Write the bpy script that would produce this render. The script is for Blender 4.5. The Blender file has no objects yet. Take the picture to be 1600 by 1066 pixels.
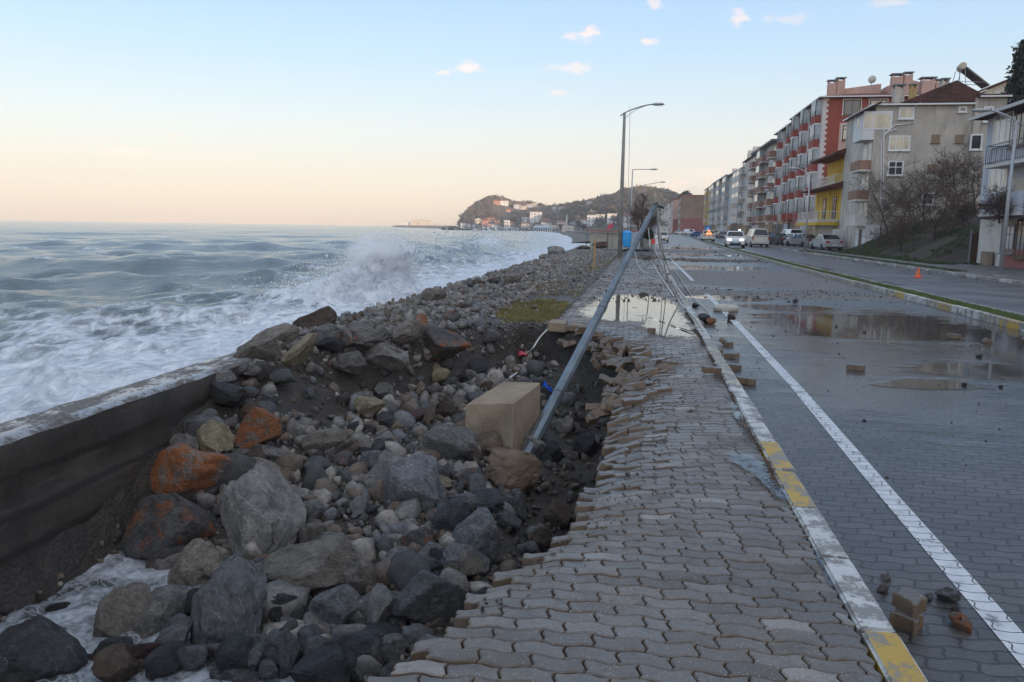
import bpy, bmesh, math, random
import numpy as np
from mathutils import Vector, Matrix

random.seed(7); RNG = np.random.default_rng(7)
rad = math.radians
SC = bpy.context.scene
COL = SC.collection

# ------------------------------------------------------------------ camera
CAM_H = 1.6; FPX = 1200.0
YAW, PITCH, ROLL = 0.164568, 0.146800, rad(0.83)
CR = (Matrix.Rotation(YAW, 3, 'Z') @ Matrix.Rotation(math.pi/2-PITCH, 3, 'X') @ Matrix.Rotation(ROLL, 3, 'Z'))
cam = bpy.data.objects.new('camera', bpy.data.cameras.new('camera'))
cam.data.sensor_width = 36; cam.data.lens = 27; cam.data.sensor_fit = 'HORIZONTAL'
cam.data.clip_start = 0.05; cam.data.clip_end = 20000
cam.matrix_world = Matrix.Translation((0, 0, CAM_H)) @ CR.to_4x4()
COL.objects.link(cam); SC.camera = cam
CRn = np.array(CR)

def ray(px, py):
    return CR @ Vector(((px-800)/FPX, -(py-533)/FPX, -1))
def on_z(px, py, z=0):
    d = ray(px, py); t = (z-CAM_H)/d.z; return Vector((d.x*t, d.y*t, z))
def on_y(px, py, y):
    d = ray(px, py); t = y/d.y; return Vector((d.x*t, y, CAM_H+d.z*t))
def on_x(px, py, x):
    d = ray(px, py); t = x/d.x; return Vector((x, d.y*t, CAM_H+d.z*t))

# ------------------------------------------------------------------ light
SUN_EL, SUN_AZ = rad(6.0), rad(134)
to_sun = Vector((math.sin(SUN_AZ)*math.cos(SUN_EL), math.cos(SUN_AZ)*math.cos(SUN_EL), math.sin(SUN_EL)))
sun = bpy.data.objects.new('sun', bpy.data.lights.new('sun', 'SUN'))
sun.data.energy = 5.0; sun.data.angle = rad(0.5); sun.data.color = (1.0, 0.70, 0.46)
sun.rotation_euler = to_sun.to_track_quat('Z', 'Y').to_euler()
COL.objects.link(sun)
SC.view_settings.view_transform = 'Standard'; SC.view_settings.look = 'None'
SC.cycles.volume_bounces = 3
SC.view_settings.exposure = 0.42; SC.view_settings.gamma = 1.0

class NT:
    """tiny node helper"""
    def __init__(s, nt): s.nt = nt
    def n(s, typ, props=None, **inp):
        nd = s.nt.nodes.new('ShaderNode'+typ)
        for k, v in (props or {}).items(): setattr(nd, k, v)
        for k, v in inp.items():
            key = k.replace('_', ' ')
            sock = nd.inputs[int(k[1:])] if k[0] == 'i' and k[1:].isdigit() else nd.inputs[key]
            s.put(sock, v)
        return nd
    def put(s, sock, v):
        if isinstance(v, bpy.types.NodeSocket): s.nt.links.new(v, sock)
        elif isinstance(v, bpy.types.Node): s.nt.links.new(v.outputs[0], sock)
        else:
            if isinstance(v, tuple) and len(v) == 3 and sock.type == 'RGBA': v = (*v, 1)
            sock.default_value = v
    def math(s, op, a, b=0.0, c=None, clamp=False):
        nd = s.nt.nodes.new('ShaderNodeMath'); nd.operation = op; nd.use_clamp = clamp
        s.put(nd.inputs[0], a); s.put(nd.inputs[1], b)
        if c is not None: s.put(nd.inputs[2], c)
        return nd.outputs[0]
    def mix(s, f, a, b, typ='MIX'):
        nd = s.nt.nodes.new('ShaderNodeMix'); nd.data_type = 'RGBA'; nd.blend_type = typ
        s.put(nd.inputs[0], f); s.put(nd.inputs[6], a); s.put(nd.inputs[7], b)
        return nd.outputs[2]
    def ramp(s, fac, stops, interp='LINEAR'):
        nd = s.nt.nodes.new('ShaderNodeValToRGB'); nd.color_ramp.interpolation = interp
        el = nd.color_ramp.elements
        while len(el) < len(stops): el.new(0.5)
        for e, (p, c) in zip(el, stops):
            e.position = p; e.color = (*c, 1) if len(c) == 3 else c
        s.put(nd.inputs[0], fac); return nd.outputs[0]
    def sstep(s, v, a, b, lo=0.0, hi=1.0):
        nd = s.nt.nodes.new('ShaderNodeMapRange'); nd.interpolation_type = 'SMOOTHSTEP'
        s.put(nd.inputs[0], v); s.put(nd.inputs[1], a); s.put(nd.inputs[2], b); s.put(nd.inputs[3], lo); s.put(nd.inputs[4], hi)
        return nd.outputs[0]
    def noise(s, vec, scale, detail=4.0, rough=0.55, dist=0.0):
        nd = s.n('TexNoise', Vector=vec, Scale=scale, Detail=detail, Roughness=rough, Distortion=dist); return nd.outputs[0]
    def vor(s, vec, scale, feature='F1'):
        nd = s.n('TexVoronoi', {'feature': feature}, Vector=vec, Scale=scale); return nd
    def mapv(s, vec, scale=(1, 1, 1), loc=(0, 0, 0), rot=(0, 0, 0)):
        return s.n('Mapping', Vector=vec, Scale=scale, Location=loc, Rotation=rot).outputs[0]

w = bpy.data.worlds.new('World'); SC.world = w; w.use_nodes = True
wn = NT(w.node_tree); w.node_tree.nodes.clear()
sky = wn.n('TexSky', {'sky_type': 'NISHITA', 'sun_disc': False, 'sun_elevation': SUN_EL, 'sun_rotation': SUN_AZ, 'air_density': 1.0, 'dust_density': 1.0})
geo = wn.n('TexCoord'); sep = wn.n('SeparateXYZ', Vector=geo.outputs['Generated'])
dx, dy, dz = sep.outputs
el = wn.math('ARCSINE', dz)
grad = wn.ramp(wn.math('MULTIPLY', el, 1/1.571), [
    (0.0, (.665, .540, .455)), (.030, (.650, .570, .500)), (.075, (.550, .600, .630)), (.13, (.380, .540, .700)),
    (.21, (.235, .425, .735)), (.30, (.205, .380, .710)), (.45, (.430, .565, .770)), (1.0, (.660, .645, .650))])
# a little rosier and greyer to the landward side of the horizon
side = wn.sstep(dx, -.25, .45)
low = wn.sstep(dz, .0, .16, 1.0, 0.0)
grad = wn.mix(wn.math('MULTIPLY', wn.math('MULTIPLY', side, low), .55), grad, (.66, .66, .70))
# small cumulus puffs, given by direction (x/y, z/y)
ysafe = wn.math('MAXIMUM', dy, .05)
u = wn.math('DIVIDE', dx, ysafe); v = wn.math('DIVIDE', dz, ysafe)
cvec = wn.n('CombineXYZ', X=u, Y=v, Z=0.0).outputs[0]
cn = wn.noise(wn.mapv(cvec, (1, 1.6, 1)), 42.0, 7.0, .62)
cn2 = wn.math('SUBTRACT', cn, .5)
tot = None
for px, py, a, b, amt in [(912, 54, 32, 13, 1.0), (1012, 67, 16, 6, .9), (1156, 27, 17, 13, .9), (1022, 6, 14, 11, .8), (732, 106, 30, 11, .9), (690, 113, 16, 7, .7),
                          (890, 107, 38, 10, .7), (875, 146, 18, 8, .6), (1225, 30, 40, 9, .45), (205, 237, 50, 11, .75), (1070, 288, 70, 13, .7), (1110, 270, 50, 10, .6),
                          (1390, 3, 35, 8, .5), (75, 248, 20, 5, .3), (670, 288, 55, 5, .35), (270, 212, 35, 5, .25), (160, 300, 90, 6, .3)]:
    d = ray(px, py); u0, v0 = d.x/d.y, d.z/d.y
    e1 = wn.math('POWER', wn.math('MULTIPLY', wn.math('SUBTRACT', u, u0), FPX/a), 2.0)
    e2 = wn.math('POWER', wn.math('MULTIPLY', wn.math('SUBTRACT', v, v0), FPX/b), 2.0)
    r = wn.math('SUBTRACT', 1.0, wn.math('SQRT', wn.math('ADD', e1, e2)))
    r = wn.math('ADD', r, wn.math('MULTIPLY', cn2, 3.4))
    m = wn.math('MULTIPLY', wn.sstep(r, -.05, .85), amt)
    m = wn.math('MULTIPLY', m, wn.math('LESS_THAN', wn.math('ADD', e1, e2), 6.0))
    tot = m if tot is None else wn.math('MAXIMUM', tot, m)
tot = wn.math('MULTIPLY', tot, wn.math('GREATER_THAN', dy, .06))
grad = wn.mix(wn.math('MULTIPLY', tot, .85), grad, (.80, .64, .60))
# the sunset side, behind the camera, is the bright half of the sky
sund = wn.math('ADD', wn.math('MULTIPLY', dx, to_sun.x), wn.math('MULTIPLY', dy, to_sun.y))
glowf = wn.math('MULTIPLY', wn.sstep(sund, .0, .95), .65)
grad = wn.mix(1.0, grad, wn.mix(wn.math('MULTIPLY', glowf, .6), (0, 0, 0), (1.30, 1.02, .80)), 'ADD')
b1 = wn.n('Background', Color=sky.outputs[0], Strength=0.05)
b2 = wn.n('Background', Color=grad, Strength=0.92)
add = wn.n('AddShader', i0=b1.outputs[0], i1=b2.outputs[0])
wn.n('OutputWorld', Surface=add.outputs[0])

# ------------------------------------------------------------------ helpers
def tag(o, label=None, cat=None, group=None, kind=None):
    if label: o['label'] = label
    if cat: o['category'] = cat
    if group: o['group'] = group
    if kind: o['kind'] = kind
    return o
def empty(name, loc=(0, 0, 0), rz=0.0, label=None, cat=None, group=None):
    o = bpy.data.objects.new(name, None); COL.objects.link(o); o.empty_display_size = .2
    o.location = loc; o.rotation_euler = (0, 0, rz)
    return tag(o, label, cat, group)
def link(name, me, mats, parent=None, smooth=False, angle=None, loc=None, rot=None):
    for m in (mats if isinstance(mats, (list, tuple)) else [mats]): me.materials.append(m)
    if smooth or angle: me.polygons.foreach_set('use_smooth', np.ones(len(me.polygons), bool))
    if angle: me.set_sharp_from_angle(angle=rad(angle))
    return put(name, me, parent, loc, rot)
def put(name, me, parent=None, loc=None, rot=None):
    o = bpy.data.objects.new(name, me); COL.objects.link(o)
    if parent: o.parent = parent
    if loc is not None: o.location = loc
    if rot is not None: o.rotation_euler = rot
    return o
def arr_mesh(name, V, F, mi=None):
    """mesh from numpy arrays; F is (n,3) or (n,4)"""
    me = bpy.data.meshes.new(name); V = np.asarray(V, np.float32); F = np.asarray(F, np.int32)
    k = F.shape[1]
    me.vertices.add(len(V)); me.vertices.foreach_set('co', V.ravel())
    me.loops.add(F.size); me.loops.foreach_set('vertex_index', F.ravel())
    me.polygons.add(len(F)); me.polygons.foreach_set('loop_start', np.arange(0, F.size, k, dtype=np.int32))
    me.polygons.foreach_set('loop_total', np.full(len(F), k, np.int32))
    if mi is not None: me.polygons.foreach_set('material_index', np.asarray(mi, np.int32))
    me.update(calc_edges=True); me.validate(); return me
class MB:
    """collects pieces of one part"""
    def __init__(s): s.v = []; s.f = []; s.m = []
    def add(s, vs, fs, m=0):
        b = len(s.v); s.v += [tuple(x) for x in vs]; s.f += [tuple(b+i for i in f) for f in fs]; s.m += [m]*len(fs); return s
    def box(s, x0, y0, z0, x1, y1, z1, m=0, M=None):
        vs = [Vector(p) for p in ((x0, y0, z0), (x1, y0, z0), (x1, y1, z0), (x0, y1, z0), (x0, y0, z1), (x1, y0, z1), (x1, y1, z1), (x0, y1, z1))]
        if M: vs = [M @ p for p in vs]
        return s.add(vs, [(0, 3, 2, 1), (4, 5, 6, 7), (0, 1, 5, 4), (1, 2, 6, 5), (2, 3, 7, 6), (3, 0, 4, 7)], m)
    def tube(s, pts, r, n=8, m=0, cap=True):
        pts = [Vector(p) for p in pts]; rs = r if isinstance(r, (list, tuple)) else [r]*len(pts)
        b = len(s.v); ref = None
        for i, p in enumerate(pts):
            d = (pts[min(i+1, len(pts)-1)]-pts[max(i-1, 0)]).normalized()
            if ref is None: ref = d.orthogonal().normalized()
            ref = (ref-d*ref.dot(d)); ref = ref.normalized() if ref.length > 1e-6 else d.orthogonal().normalized()
            q = d.cross(ref)
            for k in range(n):
                a = 2*math.pi*k/n; s.v.append(tuple(p+(ref*math.cos(a)+q*math.sin(a))*rs[i]))
        nf = 0
        for i in range(len(pts)-1):
            for k in range(n):
                s.f.append((b+i*n+k, b+i*n+(k+1) % n, b+(i+1)*n+(k+1) % n, b+(i+1)*n+k)); nf += 1
        if cap:
            s.f.append(tuple(b+k for k in range(n))[::-1]); s.f.append(tuple(b+(len(pts)-1)*n+k for k in range(n))); nf += 2
        s.m += [m]*nf; return s
    def lathe(s, prof, n=24, c=(0, 0, 0), m=0, axis='z'):
        b = len(s.v); c = Vector(c)
        for r, z in prof:
            for k in range(n):
                a = 2*math.pi*k/n
                p = Vector((r*math.cos(a), r*math.sin(a), z)) if axis == 'z' else Vector((z, r*math.cos(a), r*math.sin(a)))
                s.v.append(tuple(c+p))
        nf = 0
        for i in range(len(prof)-1):
            for k in range(n):
                s.f.append((b+i*n+k, b+i*n+(k+1) % n, b+(i+1)*n+(k+1) % n, b+(i+1)*n+k)); nf += 1
        s.f.append(tuple(b+k for k in range(n))[::-1]); s.f.append(tuple(b+(len(prof)-1)*n+k for k in range(n))); nf += 2
        s.m += [m]*nf; return s
    def prism(s, poly, y0, y1, m=0, axis='y'):
        """polygon in (x,z) run along y, or in (y,z) run along x, or in (x,y) run along z"""
        n = len(poly)
        def P(a, b, t): return (a, t, b) if axis == 'y' else (t, a, b) if axis == 'x' else (a, b, t)
        vs = [P(a, b, y0) for a, b in poly]+[P(a, b, y1) for a, b in poly]
        return s.add(vs, [tuple(range(n)), tuple(range(2*n-1, n-1, -1))]+[(i, i+n, (i+1) % n+n, (i+1) % n) for i in range(n)], m)
    def mesh(s, name, bevel=0.0, seg=2, recalc=True):
        me = bpy.data.meshes.new(name); me.from_pydata(s.v, [], s.f); me.polygons.foreach_set('material_index', np.array(s.m, np.int32))
        if recalc or bevel:
            bm = bmesh.new(); bm.from_mesh(me); bmesh.ops.recalc_face_normals(bm, faces=bm.faces)
            if bevel: bmesh.ops.bevel(bm, geom=[e for e in bm.edges if e.is_manifold and e.calc_face_angle(0) > .3], offset=bevel, segments=seg, affect='EDGES', clamp_overlap=True)
            bm.to_mesh(me); bm.free()
        me.update(); return me
    def build(s, name, mats, parent=None, bevel=0.0, seg=2, angle=None, smooth=False, loc=None, rot=None):
        return link(name, s.mesh(name, bevel, seg), mats, parent, smooth, angle, loc, rot)

# numpy gradient-free value noise
def _h(ix, iy, iz, seed):
    n = (ix*374761393 + iy*668265263 + iz*2147483647*3 + seed*144665) & 0xffffffff
    n = ((n ^ (n >> 13))*1274126177) & 0xffffffff
    n = ((n ^ (n >> 16))*2246822519) & 0xffffffff
    return ((n ^ (n >> 15)) & 0xffff)/65535.0
def vnoise(P, seed=0):
    P = np.asarray(P, float); i = np.floor(P).astype(np.int64); f = P-i; f = f*f*(3-2*f); out = 0
    for a in (0, 1):
        for b in (0, 1):
            for c in (0, 1):
                wgt = (f[..., 0] if a else 1-f[..., 0])*(f[..., 1] if b else 1-f[..., 1])*(f[..., 2] if c else 1-f[..., 2])
                out = out+wgt*_h(i[..., 0]+a, i[..., 1]+b, i[..., 2]+c, seed)
    return out*2-1
def fbm(P, octv=4, seed=0, gain=.5, lac=2.03):
    P = np.asarray(P, float); o = 0; a = 1.0; t = 0
    for k in range(octv): o = o+a*vnoise(P, seed+k*17); t += a; a *= gain; P = P*lac+3.1
    return o/t
def fbm2(x, y, octv=4, seed=0, gain=.5): return fbm(np.stack([x, y, np.zeros_like(x)+.37], -1), octv, seed, gain)
def sst(x, a, b):
    t = np.clip((x-a)/(b-a), 0, 1); return t*t*(3-2*t)

# ------------------------------------------------------------------ materials
def material(name):
    m = bpy.data.materials.new(name); m.use_nodes = True; nt = m.node_tree
    N = NT(nt); b = nt.nodes['Principled BSDF']; return m, N, b
def bump(N, b, h, strength=.5, dist=.02):
    bn = N.n('Bump', Strength=strength, Distance=dist, Height=h); N.put(b.inputs['Normal'], bn.outputs[0]); return bn
def gcoord(N): return N.n('NewGeometry').outputs['Position']
def ocoord(N, rnd=True):
    o = N.n('TexCoord').outputs['Object']
    if rnd:
        r = N.n('ObjectInfo').outputs['Random']
        o = N.n('VectorMath', {'operation': 'ADD'}, i0=o, i1=N.n('CombineXYZ', X=N.math('MULTIPLY', r, 37.0), Y=N.math('MULTIPLY', r, 91.0), Z=r).outputs[0]).outputs[0]
    return o
def simple(name, col, rough=.6, var=.15, scale=6.0, metal=0.0, bmp=.0, spec=.5, bscale=40.0, world=False):
    m, N, b = material(name); c = gcoord(N) if world else ocoord(N, False)
    f = N.noise(c, scale, 5.0, .6)
    lo = tuple(max(0, x*(1-var)) for x in col); hi = tuple(min(1, x*(1+var)) for x in col)
    N.put(b.inputs['Base Color'], N.ramp(f, [(.25, lo), (.75, hi)]))
    N.put(b.inputs['Roughness'], rough); b.inputs['Metallic'].default_value = metal; b.inputs['Specular IOR Level'].default_value = spec
    if bmp: bump(N, b, N.noise(c, bscale, 4.0), bmp, .01)
    MATS[name] = m; return m
MATS = {}
def rock_mat(name, base, dark, stain=None, stain_amt=.0, vein=.4, wet=.0, stain_lo=.5):
    m, N, b = material(name); c = ocoord(N)
    n1 = N.noise(c, 2.2, 8.0, .62); n2 = N.noise(c, 9.0, 9.0, .74, .4)
    rnd = N.n('ObjectInfo').outputs['Random']
    col = N.ramp(n1, [(.30, dark), (.52, base), (.72, tuple(min(1, x*1.35) for x in base))])
    col = N.mix(.75, col, N.ramp(n2, [(.3, (.16, .155, .15)), (.7, (.86, .85, .83))]), 'OVERLAY')
    if stain:
        sf = N.noise(c, 1.6, 6.0, .65, .6)
        sm = N.sstep(sf, stain_lo, stain_lo+.12, 0.0, stain_amt)
        sc = N.ramp(n2, [(.3, tuple(x*.45 for x in stain)), (.55, stain), (.78, tuple(min(1, x*1.5+.05) for x in stain))])
        col = N.mix(sm, col, sc)
    if vein:
        wv = N.n('TexWave', {'wave_type': 'BANDS', 'bands_direction': 'DIAGONAL'}, Vector=c, Scale=1.7, Distortion=3.2, Detail=5.0, Detail_Scale=2.6, Detail_Roughness=.7).outputs[1]
        vm = N.math('MULTIPLY', N.sstep(wv, .985, .999), N.sstep(N.noise(c, 2.4, 3.0), .48, .62))
        col = N.mix(N.math('MULTIPLY', vm, vein), col, (.55, .54, .52))
    lum = N.math('ADD', .72, N.math('MULTIPLY', rnd, .55))
    col = N.mix(1.0, col, N.n('CombineXYZ', X=lum, Y=lum, Z=lum).outputs[0], 'MULTIPLY')
    N.put(b.inputs['Base Color'], col)
    N.put(b.inputs['Roughness'], N.ramp(n2, [(.3, (.62-.25*wet,)*3), (.7, (.85-.3*wet,)*3)]))
    b.inputs['Specular IOR Level'].default_value = .4
    h = N.math('ADD', N.math('MULTIPLY', N.noise(c, 9.0, 9.0, .68), 1.0), N.math('MULTIPLY', N.noise(c, 38.0, 6.0, .7), .35))
    bump(N, b, h, 1.0, .09)
    MATS[name] = m; return m
rock_mat('rock_grey', (.235, .226, .214), (.098, .095, .091), vein=.6)
rock_mat('rock_bluegrey', (.165, .168, .174), (.068, .070, .076), vein=.75, wet=.4)
rock_mat('rock_warm', (.235, .210, .180), (.105, .090, .076), vein=.3)
rock_mat('rock_dark', (.060, .060, .064), (.028, .028, .031), vein=.25, wet=.7)
rock_mat('rock_brown', (.125, .090, .066), (.055, .040, .031), vein=.1, wet=.5)
rock_mat('rock_orange', (.24, .20, .17), (.11, .09, .075), (.46, .165, .055), .95, vein=.3, stain_lo=.40)
rock_mat('rock_halforange', (.150, .148, .148), (.065, .066, .070), (.42, .150, .055), .9, vein=.4, stain_lo=.50)
rock_mat('rock_tan', (.30, .255, .165), (.175, .145, .095), vein=.0)
rock_mat('rock_red', (.085, .045, .042), (.035, .022, .022), vein=.0, wet=.8)

def concrete(name, col, dark, scale=2.0, bmp=.4, rough=.8, speck=0.0, streak=False, world=True):
    m, N, b = material(name); c = gcoord(N) if world else ocoord(N, False)
    n1 = N.noise(c, scale, 7.0, .62); n2 = N.noise(c, scale*14, 5.0, .7)
    cc = N.ramp(n1, [(.3, dark), (.7, col)])
    cc = N.mix(.35, cc, N.ramp(n2, [(.3, (.3, .3, .3)), (.7, (.75, .75, .75))]), 'OVERLAY')
    if streak:
        st = N.noise(N.mapv(c, (1.2, 1.2, .12)), 2.0, 5.0, .6)
        cc = N.mix(N.sstep(st, .5, .75, 0, .55), cc, tuple(x*.5 for x in dark))
    if name == 'wall_concrete':
        bd = N.n('TexWave', {'wave_type': 'BANDS', 'bands_direction': 'Z'}, Vector=N.mapv(c, (1, .15, 1)), Scale=1.05, Distortion=1.6, Detail=5.0, Detail_Scale=2.5, Detail_Roughness=.65).outputs[1]
        cc = N.mix(N.sstep(bd, .22, .02, 0, .75), cc, (.016, .013, .011)); hz = N.noise(N.mapv(c, (1, .5, 6)), 2.4, 6.0, .7); cc = N.mix(N.sstep(hz, .5, .7, 0, .5), cc, (.095, .08, .066))
    if speck:
        vv = N.vor(c, 90.0).outputs['Distance']
        cc = N.mix(N.math('MULTIPLY', N.sstep(vv, .22, .12), speck), cc, (.42, .41, .39))
    N.put(b.inputs['Base Color'], cc); N.put(b.inputs['Roughness'], rough)
    bump(N, b, N.math('ADD', n1, N.math('MULTIPLY', n2, .5)), bmp, .02)
    MATS[name] = m; return m
concrete('wall_concrete', (.066, .054, .043), (.024, .020, .016), 1.3, 1.0, .6, streak=True)
concrete('block_concrete', (.30, .232, .155), (.165, .125, .082), 2.6, .9, .85, speck=.4)
concrete('pole_concrete', (.30, .29, .26), (.19, .18, .16), 3.0, .3, .8)
concrete('lump_concrete', (.17, .118, .075), (.095, .068, .048), 5.0, .9, .85, speck=.3)
concrete('pale_concrete', (.46, .43, .36), (.33, .31, .26), 5.0, .4, .8)
concrete('slope_concrete', (.25, .24, .22), (.14, .13, .12), 1.0, .4, .85)

def wall_top_mat():
    m, N, b = material('wall_top'); c = gcoord(N)
    n1 = N.noise(N.mapv(c, (1.6, .8, 1)), 2.2, 9.0, .68); n2 = N.noise(c, 22.0, 6.0, .7)
    wet_sheen = N.sstep(N.math('ADD', n1, N.math('MULTIPLY', N.math('SUBTRACT', n2, .5), .35)), .47, .56)
    col = N.ramp(n2, [(.3, (.055, .045, .038)), (.7, (.17, .15, .13))])
    col = N.mix(N.math('MULTIPLY', wet_sheen, .45), col, (.38, .40, .42))  # wet patches: reflected sky painted in as a paler colour
    N.put(b.inputs['Base Color'], col); N.put(b.inputs['Roughness'], N.math('SUBTRACT', .75, N.math('MULTIPLY', wet_sheen, .62)))
    bump(N, b, N.math('ADD', n1, N.math('MULTIPLY', n2, N.math('SUBTRACT', 1.0, wet_sheen))), .6, .03); MATS['wall_top'] = m
wall_top_mat()

def paver_mat():
    m, N, b = material('paver'); c = gcoord(N)
    tone = N.n('Attribute', {'attribute_name': 'tone'}).outputs['Fac']
    n2 = N.noise(c, 60.0, 5.0, .7); n1 = N.noise(c, 1.3, 4.0, .6); n3 = N.noise(c, 9.0, 5.0, .6)
    col = N.ramp(tone, [(.0, (.088, .073, .060)), (.45, (.128, .112, .097)), (.85, (.170, .153, .136)), (1.0, (.27, .25, .225))])
    col = N.mix(.55, col, N.ramp(n2, [(.3, (.26, .26, .26)), (.7, (.74, .74, .74))]), 'OVERLAY')
    col = N.mix(.35, col, N.ramp(n3, [(.3, (.30, .30, .30)), (.7, (.70, .70, .70))]), 'OVERLAY')
    vd = N.vor(c, 75.0)
    sp = N.math('MULTIPLY', N.sstep(vd.outputs['Distance'], .26, .14), N.math('GREATER_THAN', N.n('SeparateColor', Color=vd.outputs['Color']).outputs[0], .72))
    col = N.mix(N.math('MULTIPLY', sp, .75), col, (.50, .48, .45))
    # side faces are browner, never wet-bleached
    nz = N.n('SeparateXYZ', Vector=N.n('NewGeometry').outputs['True Normal']).outputs[2]
    col = N.mix(N.sstep(nz, .75, .3), col, (.200, .135, .085))
    wet = N.sstep(N.math('ADD', n1, N.math('MULTIPLY', n3, .3)), .46, .78)
    n4 = N.noise(c, 3.4, 7.0, .7); col = N.mix(N.sstep(n4, .52, .68, 0, .55), col, (.062, .050, .040)); n5 = N.noise(c, 6.0, 8.0, .72); col = N.mix(N.sstep(n5, .60, .70, 0, .5), col, (.26, .24, .215))
    N.put(b.inputs['Base Color'], N.mix(N.math('MULTIPLY', wet, .35), col, (.05, .048, .046)))
    N.put(b.inputs['Roughness'], N.math('SUBTRACT', .66, N.math('MULTIPLY', wet, .38)))
    bump(N, b, N.math('ADD', n2, N.math('MULTIPLY', n3, .6)), .55, .008); MATS['paver'] = m
paver_mat()

def ellip(N, sx, sy, blobs, nz, na):
    """union of noisy ellipses on the ground: 1 inside"""
    tot = None
    for cx, cy, rx, ry in blobs:
        a = N.math('POWER', N.math('MULTIPLY', N.math('SUBTRACT', sx, cx), 1/rx), 2.0)
        c = N.math('POWER', N.math('MULTIPLY', N.math('SUBTRACT', sy, cy), 1/ry), 2.0)
        r = N.math('SUBTRACT', 1.0, N.math('SQRT', N.math('ADD', a, c)))
        tot = r if tot is None else N.math('MAXIMUM', tot, r)
    return N.math('ADD', tot, N.math('MULTIPLY', N.math('SUBTRACT', nz, .5), na))

def road_mat(name, puddles, base=(.060, .055, .052), dry=(.145, .140, .135), dryness=.0):
    m, N, b = material(name); c = gcoord(N)
    sx, sy, sz = N.n('SeparateXYZ', Vector=c).outputs
    k = 2*math.pi
    yy = N.math('ADD', sy, N.math('MULTIPLY', N.math('SINE', N.math('MULTIPLY', sx, k/.200)), .0095))
    xx = N.math('ADD', sx, N.math('MULTIPLY', N.math('SINE', N.math('MULTIPLY', sy, k/.0935)), .0088))
    bv = N.n('CombineXYZ', X=xx, Y=yy, Z=0.0).outputs[0]
    br = N.n('TexBrick', {'offset': .5}, Vector=bv, Color1=(.0, .0, .0, 1), Color2=(1, 1, 1, 1), Mortar=(.5, .5, .5, 1), Scale=1.0, Mortar_Size=.0065, Mortar_Smooth=.3, Bias=0.0, Brick_Width=.200, Row_Height=.0935)
    tone, mort = br.outputs[0], br.outputs[1]
    n1 = N.noise(c, .55, 5.0, .6); n2 = N.noise(c, 9.0, 5.0, .65); n3 = N.noise(c, 70.0, 4.0, .7)
    col = N.mix(N.math('MULTIPLY', tone, .8), tuple(x*.75 for x in base), tuple(x*1.35 for x in base))
    dm = N.sstep(N.math('ADD', n1, dryness), .50, .78)
    col = N.mix(N.math('MULTIPLY', dm, .75), col, dry)
    col = N.mix(.45, col, N.ramp(n3, [(.3, (.22, .22, .22)), (.7, (.78, .78, .78))]), 'OVERLAY')
    silt = N.sstep(N.noise(c, .8, 6.0, .65), .52, .70, 0, .35)
    col = N.mix(silt, col, (.13, .105, .078))
    vd = N.vor(c, 75.0)
    sp = N.math('MULTIPLY', N.sstep(vd.outputs['Distance'], .22, .12), N.math('GREATER_THAN', N.n('SeparateColor', Color=vd.outputs['Color']).outputs[0], .80))
    col = N.mix(N.math('MULTIPLY', sp, .6), col, (.30, .28, .26))
    col = N.mix(N.math('MULTIPLY', mort, .85), col, (.012, .011, .010))
    mud = N.sstep(ellip(N, sx, sy, [(4.2, 29.5, 5.5, 6.5), (3.0, 21.8, 7.0, 1.5), (3.5, 46, 6, 2.6), (4.0, 66, 5, 8)], N.noise(N.mapv(c, (.5, 1.6, 1)), .9, 7.0, .65), 1.6), .0, .30) if puddles[0][1] < 20 else 0.0
    mud = N.math('MULTIPLY', mud, N.sstep(n2, .25, .5, .55, 1.0)); col = N.mix(mud, col, N.ramp(n3, [(.3, (.085, .074, .063)), (.7, (.175, .158, .140))]))
    nn = N.noise(N.mapv(c, (.55, 1.3, 1)), 1.1, 6.0, .6)
    pm = N.sstep(ellip(N, sx, sy, puddles, nn, 2.2), -.05, .32)
    col = N.mix(N.math('MULTIPLY', pm, .55), col, (.030, .026, .022))
    N.put(b.inputs['Base Color'], col)
    rough = N.math('ADD', .17, N.math('MULTIPLY', n2, .30))
    rough = N.math('ADD', rough, N.math('ADD', N.math('MULTIPLY', dm, .15), N.math('MULTIPLY', mud, .35)))
    if puddles[0][1] < 20:
        wz = N.sstep(ellip(N, sx, sy, [(4.2, 13.6, 3.8, 6.0), (2.6, 9.0, 1.6, 3.2), (5.2, 8.2, 1.8, 2.5)], N.noise(N.mapv(c, (.5, 1.5, 1)), 1.3, 6.0, .62), 1.6), .0, .45)
        rough = N.math('MULTIPLY', rough, N.math('SUBTRACT', 1.0, N.math('MULTIPLY', wz, .62)))
    else: wz = 0.0
    N.put(b.inputs['Roughness'], N.mix(pm, N.n('CombineXYZ', X=rough, Y=rough, Z=rough).outputs[0], (.03, .03, .03)))
    tilt = N.math('MULTIPLY', tone, .25)
    h = N.math('ADD', N.math('SUBTRACT', 1.0, mort), N.math('ADD', N.math('MULTIPLY', n3, .25), tilt))
    h = N.math('MULTIPLY', h, N.math('SUBTRACT', 1.0, N.math('MINIMUM', N.math('ADD', N.math('MULTIPLY', pm, .97), N.math('MULTIPLY', mud, .5)), .97)))
    h = N.math('ADD', h, N.math('MULTIPLY', N.math('MULTIPLY', N.noise(N.mapv(c, (2.0, 5.0, 1)), 1.4, 3.0), pm), .10))
    h = N.math('MULTIPLY', h, N.math('SUBTRACT', 1.0, N.math('MULTIPLY', wz, .6)))
    bump(N, b, h, .8, .016); MATS[name] = m
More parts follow.
